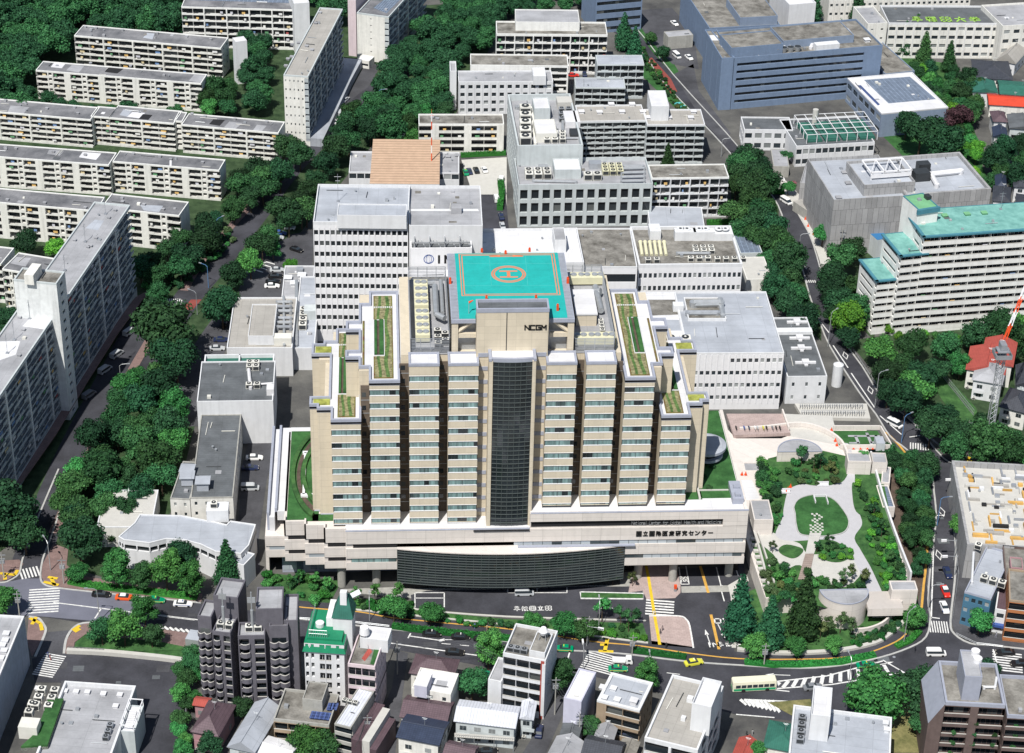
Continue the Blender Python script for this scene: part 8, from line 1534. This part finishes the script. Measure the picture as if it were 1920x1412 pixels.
shrubs([(650,1128),(770,1132),(780,1150),(900,1165),(1000,1172),(1000,1180),(880,1172),(740,1150),(660,1142)], 1.2, ['bright','mid','hedge'], 'low green shrub on the verge between drive and footpath', 'shrubs on the drive verge', 31)
shrubs([(1120,1170),(1200,1172),(1212,1200),(1130,1190)], 1.4, ['lime','bright','mid'], 'bright shrub in the verge bed by the plaza', 'shrubs by the plaza', 32)
for x, y, r in ((1165,1150,2.2),(1180,1158,2.2),(1190,1150,1.8)): tree(x, y, r, 'airy', 'mid', 'young tree in the bed beside the brick plaza', 'young trees by the plaza', name='young_tree')
TG = 5.1
shrubs([(1478,885),(1500,855),(1560,858),(1575,885),(1565,905),(1535,908),(1500,903)], 1.3, ['bright','mid','olive','mid'], 'shrub in the bed behind the round lawn', 'shrubs behind the round lawn', 33, TG)
shrubs([(1605,905),(1640,930),(1668,1010),(1698,1090),(1665,1105),(1625,1010),(1635,985)], 1.3, ['mid','lime','bright','mid'], 'shrub on the planted slope right of the garden path', 'shrubs on the planted slope', 34, TG, dens=1.35)
shrubs([(1425,870),(1455,880),(1460,930),(1435,940),(1425,905)], 1.8, ['mid','bright','dark'], 'tall shrub between the shelter and the loop path', 'tall shrubs left of the loop path', 35, TG, dens=1.1)
shrubs([(1440,1045),(1478,1070),(1500,1090),(1500,1130),(1450,1125),(1430,1080)], 1.5, ['bright','mid','olive'], 'shrub in the bed left of the boardwalk', 'shrubs left of the boardwalk', 36, TG, dens=1.25)
shrubs([(1515,1075),(1560,1085),(1600,1092),(1620,1085),(1625,1100),(1540,1100),(1520,1105)], 1.4, ['mid','bright','olive'], 'shrub in the bed right of the boardwalk', 'shrubs right of the boardwalk', 37, TG, dens=1.3)
shrubs([(1535,1025),(1595,1025),(1598,1045),(1540,1048)], 1.1, ['bright','mid','lime'], 'low shrub in the small oval bed', 'shrubs in the oval bed', 38, TG)
shrubs([(1450,945),(1445,985),(1462,980),(1465,955)], 1.2, ['bright','mid'], 'shrub in the crescent bed left of the round lawn', 'shrubs in the crescent bed', 39, TG)
shrubs([(1690,900),(1710,890),(1735,960),(1730,1060),(1712,1080)], 1.3, ['dark','mid'], 'low ground cover on the brown bank by the road', 'ground_cover', 40, st=1)
shrubs([(1600,1190),(1650,1175),(1690,1150),(1700,1165),(1660,1195),(1600,1212)], 1.1, ['mid','hedge','dark'], 'low shrub along the curved footpath wall', 'shrubs along the footpath wall', 41, 0, dens=1.3)
shrubs([(1140,30),(1160,25),(1300,225),(1290,232)], 1.1, ['hedge'], 'low ground cover on the bank beside the lane', 'ground_cover', 42, st=1)
shrubs([(265,540),(330,500),(430,430),(440,450),(340,540)], 1.6, ['mid','bright'], 'undergrowth below the avenue trees', 'undergrowth', 43, st=1)
shrubs([(205,770),(260,690),(275,700),(230,780)], 1.3, ['bright','mid','olive'], 'roadside undergrowth beside the brown footpath', 'undergrowth', 44, st=1)
shrubs([(1610,600),(1700,640),(1760,650),(1900,640),(1900,628),(1700,630)], 1.8, ['bright','mid','lime'], 'shrub at the foot of the turquoise-roofed flats', 'shrubs below the turquoise-roofed flats', 45)
for x, y, r, c in ((1505,845,2.2,'mid'),(1540,858,1.8,'dark'),(1600,1000,2,'mid') if 0 else (1527,862,1.8,'mid'),(1620,850,1.8,'bright'),(1555,1008,1.5,'mid'),(1533,1020,1.4,'mid'),(1585,1075,1.8,'olive'),(1600,1068,1.6,'olive'),(1620,1075,1.8,'olive'),(1450,1020,1.3,'olive'),(1640,950,1.8,'dark'),(1655,985,1.8,'mid'),(1670,1040,1.8,'mid'),(1560,870,1.6,'olive')): tree(x, y, r, 'airy', c, 'young garden tree with thin crown on the raised terrace', 'young trees on the raised terrace', z0=TG, name='young_tree')
for x, y, r in ((1555,1165,2.2),(1578,1160,2.2),(1600,1172,2.0),(1540,1175,1.8)): tree(x, y, r, 'airy', 'olive', 'pale thin tree in front of the half-drum wall', 'pale thin trees by the half-drum', name='young_tree')
tree(1485, 345, 1.6, 'bush', 'pink', 'pink-flowering shrub beside the porch canopy', name='shrub')
def hedge(lab, pts, w_, h_, z0=0, grp=None):
 q = [Vector(p) for p in PP(pts, z0)]; r = np.random.RandomState(len(pts)*7+int(pts[0][0])); L_, R_ = strip(q, w_, True); mb = MB()
 for i in range(len(q)-1): mb.prism4([R_[i], R_[i+1], L_[i+1], L_[i]], z0+.05, z0+h_*.85)
 for i in range(len(q)-1):
  n = int((q[i+1]-q[i]).length*w_*16)
  for _ in range(n):
   t = r.rand(); s_ = r.uniform(-.5, .5); c = L_[i].lerp(L_[i+1], t).lerp(R_[i].lerp(R_[i+1], t), s_+.5); a = r.rand()*6.28; k = .22*r.uniform(.6, 1.3); z = z0+h_*(.8+.3*r.rand()); dx, dy = math.cos(a)*k, math.sin(a)*k
   mb.quad((c.x-dx, c.y-dy, z), (c.x+dy, c.y-dx, z+.12), (c.x+dx, c.y+dy, z+.05), (c.x-dy, c.y+dx, z-.1))
 return tag(mb.build('hedge', LM['hedge']), lab, 'hedge', grp)
hedge('long clipped hedge along the kerb beside the three black taxis', [(735,1176),(800,1184),(900,1194),(1020,1205)], 1.9, .9, .1)
hedge('short clipped hedge right of the crosswalk, ending at the yellow taxi', [(1184,1221),(1230,1227),(1286,1234)], 1.5, .9, .1)
hedge('curved clipped hedge along the kerb below the conifers', [(1396,1243),(1450,1248),(1500,1248),(1575,1243),(1640,1229)], 1.9, .8, .1)
hedge('low hedge at the kerb around the corner lamp', [(1680,1214),(1706,1203),(1724,1185)], 1.6, .8, .1)
hedge('hedge along the back of the visitor yard below the mossy-roofed block', [(864,294),(905,292),(948,290)], 1.8, 1.4)
hedge('green hedge between the pale yard and the research block', [(937,395),(941,365),(938,345)], 2, 2)
hedge('long hedge along the foot of the stained-roof balcony block', [(1325,420),(1352,420),(1374,418)], 2, 1.4)
hedge('hedge beside the pink-flowering shrub', [(1440,362),(1470,362)], 2.2, 1.2)
hedge('hedge at the front of the curved white building behind the taxis', [(130,1092),(170,1100),(280,1112),(370,1122)], 2.2, .9)
flush_stuff()
# ================================================================ VEHICLES, LAMPS, PEOPLE
TX = 'taxi'
for px, py, a, k, c, r, lab, tx in (
 (190,1113,-6,'sedan','car_black',None,'black car at the head of the taxi queue by the intersection',None), (234,1119,-6,'sedan','car_orange',None,'red-orange taxi with a pale roof in the queue','car_white'), (292,1124,-6,'sedan','car_green',None,'green taxi parked under the street tree','car_yellow'), (343,1131,-6,'sedan','car_white',None,'white taxi with blue lower body at the end of the queue','car_blue'),
 (810,1187,-6,'sedan','car_black',None,'first of three black taxis, by the solid road line','car_white'), (864,1193,-6,'sedan','car_black',None,'middle one of the three parked black taxis','car_white'), (906,1196,-6,'sedan','car_black',None,'black taxi half hidden by the tall bright street tree','car_white'), (853,1222,-7,'sedan','car_black',None,'black saloon driving alone in the lane below the parked taxis',None),
 (1057,1215,174,'sedan','car_green',None,'green taxi behind the ball-tank building','car_yellow'), (1159,1253,-4,'sedan','car_green',None,'green taxi with an orange stripe stopped on the crosswalk','car_yellow'), (1167,1239,-6,'truck','car_white',None,'small white flatbed truck on the crosswalk',None), (1301,1241,14,'sedan','car_yellow',None,'yellow taxi turning at the kerb by the hedge','car_white'), (1624,1246,4,'sedan','car_green',None,'green taxi beside the hatched road markings','car_yellow'), (1755,1224,-2,'van','car_white',None,'white minibus crossing the junction',None), (1646,1273,10,'sedan','car_blue',None,'blue car half behind the very large bright tree',None), (1524,1287,8,'sedan','car_grey',None,'dark grey car on the hatched marking beside the bus',None), (1413,1287,3,'bus','bus_green','bus_cream','cream and green city bus behind the stepped white block',None),
 (1773,1108,-88,'sedan','car_red',None,'red taxi with a pale roof waiting at the side-road crossing','car_white'), (1771,1138,-88,'sedan','car_white',None,'white taxi behind the red one nearest the crossing','car_white'), (1777,1073,-88,'sedan','car_navy',None,'dark blue car approaching behind the red taxi',None), (1678,794,-50,'van','car_white',None,'white van driving up the curving road below the black-roofed annex',None), (1885,1222,178,'sedan','car_black',None,'black car waiting at the right-hand crosswalk',None), (1912,1243,178,'sedan','car_black',None,'second black car at the right edge crosswalk',None),
 (983,1111,0,'van','car_silver',None,'silver van parked in the bay under the glass hall',None),
 (873,322,98,'sedan','car_green',None,'green taxi parked in the visitor yard','car_yellow'), (880,320,98,'sedan','car_navy',None,'dark blue car beside the green taxi in the visitor yard',None), (893,318,99,'sedan','car_black',None,'black car in the visitor yard',None), (908,317,101,'sedan','car_white',None,'white car at the right end of the visitor yard row',None), (931,372,93,'van','car_white',None,'white van in the passage left of the research block',None), (940,337,80,'van','car_white',None,'white van at the corner of the hedge near the research block',None), (940,405,95,'sedan','car_navy',None,'dark blue car in the passage left of the research block',None), (942,422,95,'sedan','car_silver',None,'silver car in the shade of the passage',None),
 (540,426,-10,'van','car_white',None,'white van in the rear car park',None), (524,436,-8,'sedan','car_blue',None,'blue car next to the white van in the rear car park',None), (519,444,-8,'sedan','car_silver',None,'silver car in the rear car park row',None), (556,467,-35,'sedan','car_black',None,'black car standing alone in the rear car park',None), (520,505,0,'sedan','car_silver',None,'silver car first in the rear parking row',None), (517,517,0,'sedan','car_black',None,'black car second in the rear parking row',None), (512,527,0,'sedan','car_black',None,'black car third in the rear parking row',None), (510,535,0,'sedan','car_white',None,'white car last in the rear parking row',None), (415,636,0,'sedan','car_navy',None,'dark car beside the tan-roofed plant',None), (407,652,0,'sedan','car_silver',None,'silver car below the dark one beside the plant',None), (422,605,80,'hatch','car_black',None,'black car nose-in at the plant wall',None),
 (328,733,30,'hatch','car_silver',None,'topmost silver car in the slanted row under the trees',None), (326,742,30,'hatch','car_grey',None,'grey car second in the slanted row under the trees',None), (323,752,30,'hatch','car_silver',None,'silver car third in the slanted row under the trees',None), (320,762,30,'hatch','car_white',None,'white car fourth in the slanted row under the trees',None), (317,772,30,'hatch','car_navy',None,'dark blue car last in the slanted row under the trees',None),
 (477,857,0,'sedan','car_white',None,'white car nearest the wall in the lane left of the hospital',None), (469,876,0,'sedan','car_navy',None,'dark blue car in the lane left of the hospital',None), (469,914,0,'van','car_silver',None,'silver van in the lane left of the hospital',None),
 (167,740,56,'van','car_grey',None,'dark van at the bottom of the row beside the grey slab block',None), (197,693,56,'van','car_silver',None,'silver van second in the row beside the grey slab block',None), (219,664,56,'van','car_silver',None,'silver van third in the row beside the grey slab block',None), (243,622,56,'van','car_silver',None,'silver van at the top of the row beside the grey slab block',None),
 (648,186,66,'sedan','car_silver',None,'silver car at the foot of the cream slab block',None), (640,212,66,'van','car_silver',None,'silver van below it at the foot of the cream slab block',None), (631,227,66,'sedan','car_white',None,'white car lowest at the foot of the cream slab block',None), (664,212,66,'truck','acwhite','acwhite','cream box truck parked beside the avenue trees',None),
 (478,118,0,'van','car_white',None,'white van behind the white lift tower',None) if 0 else (475,118,0,'van','car_silver',None,'silver van beside the white lift tower',None),
 (1265,43,-70,'sedan','car_white',None,'white car in the upper part of the institute car park',None), (1269,104,-70,'van','car_white',None,'white van in front of the institute entrance canopy',None), (1292,107,-70,'sedan','car_white',None,'white car beside the van at the institute',None), (1276,197,-48,'sedan','car_teal',None,'turquoise taxi driving down the lane by the red markings',None), (986,8,5,'sedan','car_red',None,'red car at the top edge beyond the penthouse block',None), (983,3,5,'sedan','car_white',None,'white car next to the red one at the top edge',None), (1074,140,0,'sedan','car_red',None,'red car in the bay between the balcony blocks',None), (1096,138,90,'sedan','car_navy',None,'dark car in the bay between the balcony blocks',None),
 (1474,377,-60,'van','car_white',None,'white car by the scaffold site entrance',None), (1390,445,90,'sedan','car_white',None,'white car squeezed behind the solar-roof shed',None) if 0 else (1458,336,0,'van','car_white',None,'long white van near the pink-flowering shrub',None), (1624,455,0,'truck','car_white',None,'small truck at the foot of the sheeted building',None),
 (1011,1370,80,'sedan','car_navy',None,'dark blue car beside the long-balcony house',None), (987,1360,85,'hatch','car_silver',None,'silver car under the small corrugated roof',None), (1174,1378,-15,'sedan','car_navy',None,'dark car parked under the tan walk-up',None), (915,1408,0,'sedan','car_black',None,'black car roof at the bottom edge in front of the long balcony',None)):
 o = car(px, py, a, k, c, 'car_white' if c in ('car_orange', 'car_red') and tx else r, lab, name='taxi' if tx else None, cat='taxi' if tx else None, taxi=tx, z0=0 if (px, py) != (0, 0) else 0)
 if tx and c in ('car_green', 'car_white'): MB().box(-2, -.875, .55, 2, .875, .68).build('stripe', M['taxi_stripe' if c == 'car_green' else 'car_blue'], o)
M['lampblue'] = carpaint('blue_lamp_paint', (.10, .22, .42), .4)
for px, py, h_, a, l in ((187,1165,10,180,'tall white lamp on the main road beside the stop line'), (1122,1185,9,90,'lamp standing on the verge behind the ball-tank building'), (693,1165,7,90,'white globe-headed lamp beside the green turret'), (1694,1208,10,40,'tall lamp leaning out at the curved street corner'), (1216,1290,9,90,'lamp right of the street tree by the stepped block'), (1590,1290,9,100,'lamp over the hatched markings'), (1757,985,9,0,'blue-armed lamp high on the side road'), (1740,1145,8,0,'lamp over the side-road crossing'), (1690,830,9,30,'blue lamp beside the upper crosswalk'), (1640,765,12,20,'tall lamp beside the bicycle park'), (1552,650,12,40,'tall lamp by the black-roofed annex'), (1497,480,8,0,'lamp on the lane near the solar-roof shed'), (408,452,8,40,'blue lamp under the avenue trees left of the car park'), (391,540,8,150,'blue lamp over the avenue near the chevron marking'), (370,590,8,150,'lamp near the red road patch'), (227,722,7,0,'lamp on the footpath by the grey slab row of vans'), (711,206,8,0,'blue lamp by the avenue below the cream slab'), (1352,294,7,0,'lamp on the lane beside the balcony block'), (270,1100,8,0,'lamp in front of the curved building') if 0 else (95,1070,9,120,'signal-like pole at the intersection corner')):
 lamp(px, py, l, h_, a, m='lampblue' if 'blue' in l else 'steel')
for px, py, h_, l in ((38,1165,9,'utility pole at the corner beside the school block'), (8,1085,8,'signal pole on the left-hand corner of the intersection'), (120,1095,8,'grey pole beside the yellow paving at the intersection'), (1085,1395,9,'utility pole in the alley at the bottom'), (1040,1340,11,'utility pole with transformers beside the ball-tank building'), (690,1405,10,'cluttered utility pole at the bottom of the left alley'), (745,1265,10,'utility pole by the pink block alley'), (1810,840,9,'pole with round signs near the crane'), (1103,1205,8,'pole with signal at the pedestrian crossing'), (1575,480,10,'utility pole with white fittings between the bright trees'), (1432,1250,7,'slim pole on the kerb below the conifers'), (1185,1228,6,'slim pole at the hedge start')):
 upole(px, py, l, h_)
def gantry(px, py, a, lab):
 p = P(px, py); o = link('signal_gantry', None, None, (p.x, p.y, 0), R(a)); tag(o, lab, 'traffic signal'); MB().bar((0, 0, 0), (0, 0, 6.4), .12, 6).bar((0, 0, 6.1), (4, 0, 6.4), .08, 5).build('pole', M['steel'], o)
 s_ = MB().box(2.6, -.2, 5.9, 4.0, .2, 6.5).build('signal_head', M['white2'], o); MB().box(2.7, -.22, 6.0, 3.05, -.18, 6.35).box(3.15, -.22, 6.0, 3.5, -.18, 6.35).box(3.6, -.22, 6.0, 3.9, -.18, 6.35).build('lens', M['carglass'], s_)
for q in ((1100,1212,-20,'signal pole reaching over the pedestrian crossing'), (1788,1050,180,'upper signal on the side road by the diamond marking'), (1790,1080,180,'second signal on the side road, nearer the crossing'), (1762,842,170,'signal over the upper road beside the crane'), (1093,1258,90,'signal at the side street mouth beside the slim white block'), (1795,935,180,'signal at the lone round tree')): gantry(*q)
def rail(lab, pts, z=.9):
 q = [Vector((*p, 0)) for p in PP(pts)]; mb = MB()
 for a, c in zip(q, q[1:]):
  n = max(1, int((c-a).length/2))
  for i in range(n+1): x = a.lerp(c, i/n); mb.bar((x.x, x.y, .1), (x.x, x.y, z), .06, 4)
  for zz in (z, z*.6): mb.bar((a.x, a.y, zz), (c.x, c.y, zz), .05, 4)
 o = mb.build('guard_rail', M['steel']); tag(o, lab, 'guard rail')
rail('white guard rail along the left side of the side road', [(1742,1160),(1738,1100),(1744,1030),(1753,960)]); rail('white guard rail on the wooded side of the curving road', [(1600,660),(1640,720),(1690,770),(1740,822),(1790,862)]); rail('guard rail between pavement and road beside the building site', [(1790,1000),(1797,1080),(1786,1160)]); rail('guard rail on the outer kerb of the right-hand corner', [(1792,1192),(1830,1210),(1880,1216)]); rail('pipe rail on the verge wall beside the taxis', [(560,1163),(660,1170),(730,1178)])
def fence(lab, a, c, h_, m='darkmetal', n=26):
 A, B_ = P(*a), P(*c); A.z = B_.z = 0; o = link('fence', None, None, A); tag(o, lab, 'fence'); d = B_-A; mb = MB()
 for i in range(n+1): x = d*(i/n); mb.bar((x.x, x.y, 0), (x.x, x.y, h_), .05, 4)
 for z in (h_*.15, h_*.5, h_): mb.bar((0, 0, z), (d.x, d.y, z), .05, 4)
 mb.build('panel', M[m], o)
fence('dark sliding gate fence between the school yard and the verge', (128,1222), (195,1226), 1.6)
fence('white mesh fence between the school car park and the mauve house', (340,1412), (352,1330), 3, 'steel', 30)
fence('mesh fence at the top of the wooded slope by the grass triangle', (1765,705), (1825,780), 2, 'steel', 30)
cone = MB().cyl(0, 0, 0, .7, .22, 8, 0, .04).box(-.25, -.25, 0, .25, .25, .05).mesh('traffic_cone', M['safety'])
for i, (px, py, z) in enumerate([(1559,808,5),(1562,820,5),(1566,828,5),(1569,836,5),(1586,842,5),(1600,842,5),(1613,842,5),(1626,842,5),(1636,842,5),(1474,925,5),(1477,920,5),(1482,914,5),(1391,891,5),(1398,891,5),(1496,396,0),(1503,398,0),(1510,412,0),(1515,425,0),(1525,440,0)]):
 p = P(px, py, z); o = link('traffic_cone', cone, None, (p.x, p.y, z+.15), 0, 1.5); tag(o, 'orange traffic cone in the line round the herb garden and paths' if z else 'orange traffic cone along the scaffold site pavement', 'traffic cone', 'cones on the garden terrace' if z else 'cones by the scaffold site')
def person(px, py, top, lab, a=0, z0=.15, leg=(.02, .02, .03)):
 p = P(px, py, z0+.9); nm = 'cloth%d' % int(top[0]*97+top[2]*13); carpaint(nm, top, .9); M.setdefault('skin', mat('skin', (.5, .33, .24), var=0)); M.setdefault('trousers', mat('trousers', leg, var=0))
 me = bpy.data.meshes.new('person'); V = [(0,0,.95),(.09,0,.9),(.1,.08,.5),(.1,-.02,.06),(.1,.12,.03),(-.09,0,.9),(-.1,-.12,.5),(-.1,-.2,.06),(-.1,-.06,.03),(0,0,1.2),(0,0,1.42),(.19,0,1.4),(.24,-.04,1.12),(.22,.08,.88),(-.19,0,1.4),(-.24,.06,1.12),(-.22,.14,.9),(0,.01,1.52),(0,.02,1.66)]
 me.from_pydata(V, [(0,1),(1,2),(2,3),(3,4),(0,5),(5,6),(6,7),(7,8),(0,9),(9,10),(10,11),(11,12),(12,13),(10,14),(14,15),(15,16),(10,17),(17,18)], []); me.materials.append(M[nm]); me.materials.append(M['skin'])
 o = link('person', me, None, (p.x, p.y, z0), R(a)); sk = o.modifiers.new('skin', 'SKIN'); rad = [.13,.09,.07,.05,.04,.09,.07,.05,.04,.13,.1,.06,.045,.035,.06,.045,.035,.05,.1]
 for i, r in enumerate(rad): me.skin_vertices[0].data[i].radius = (r, r)
 me.skin_vertices[0].data[0].use_root = True; o.modifiers.new('sub', 'SUBSURF').levels = 1; tag(o, lab, 'person')
 MB().cyl(0, .02, 1.62, 1.78, .12, 8, 0, .06).build('hair', M['blackpaint'], o)
for q in ((890,1173,(.2,.25,.5),'person in dark blue on the footpath behind the hedge'), (913,1176,(.45,.35,.2),'person in tan on the footpath near the tall bright tree'), (1249,1210,(.03,.03,.03),'person in dark clothes on the footpath at the plaza edge'), (1238,1184,(.02,.02,.03),'person in black walking on the lower brick plaza'), (1242,1178,(.25,.2,.2),'person beside the one in black on the brick plaza'), (90,1226,(.06,.08,.2),'person in dark blue at the school yard crossing'), (94,1232,(.4,.1,.08),'person in red at the school yard crossing'), (1226,1149,(.7,.7,.7),'person in white on the driveway crosswalk'), (1400,1376,(.03,.03,.03),'person in black in the lane left of the green hipped roof'), (1411,1373,(.35,.35,.35),'person in grey in the lane left of the green hipped roof'), (1716,1217,(.02,.02,.02),'dark-clothed person on the kerb left of the minibus'), (1868,1190,(.3,.3,.35),'person in grey on the corner pavement at the right')):
 person(q[0], q[1], q[2], q[3], rnd.random()*360)
for px, py, l in ((1266,1108,'red and grey ticket post on the brick plaza'),): p = P(px, py, .2); o = MB().box(p.x-.3, p.y-.3, .15, p.x+.3, p.y+.3, 1.0).box(p.x-.34, p.y-.34, 1.0, p.x+.34, p.y+.34, 2.0, 1).build('ticket_post', [M['metal'], M['safety']]); tag(o, l, 'post')
def cables(lab, pts, z):
 q = [P(x, y) for x, y in pts]; mb = MB()
 for dz in (0, -.7, -1.3):
  for a, c in zip(q, q[1:]):
   for i in range(6):
    t0, t1 = i/6, (i+1)/6; f = lambda t: a.lerp(c, t)+Vector((dz*.4, 0, z+dz-3.2*t*(1-t))); mb.bar(f(t0), f(t1), .045, 3)
 tag(mb.build('overhead_cable', M['darkmetal']), lab, 'cable')
cables('overhead cables strung along the alley from the ball-tank building to the bottom edge', [(1040,1340), (1085,1395), (1120,1440)], 10)
cables('overhead cables along the street left of the pink apartment block', [(745,1265), (690,1405), (670,1460)], 10)
cables('overhead cables along the street from the pink block to the ball-tank building', [(745,1265), (880,1262), (1040,1340)], 10)
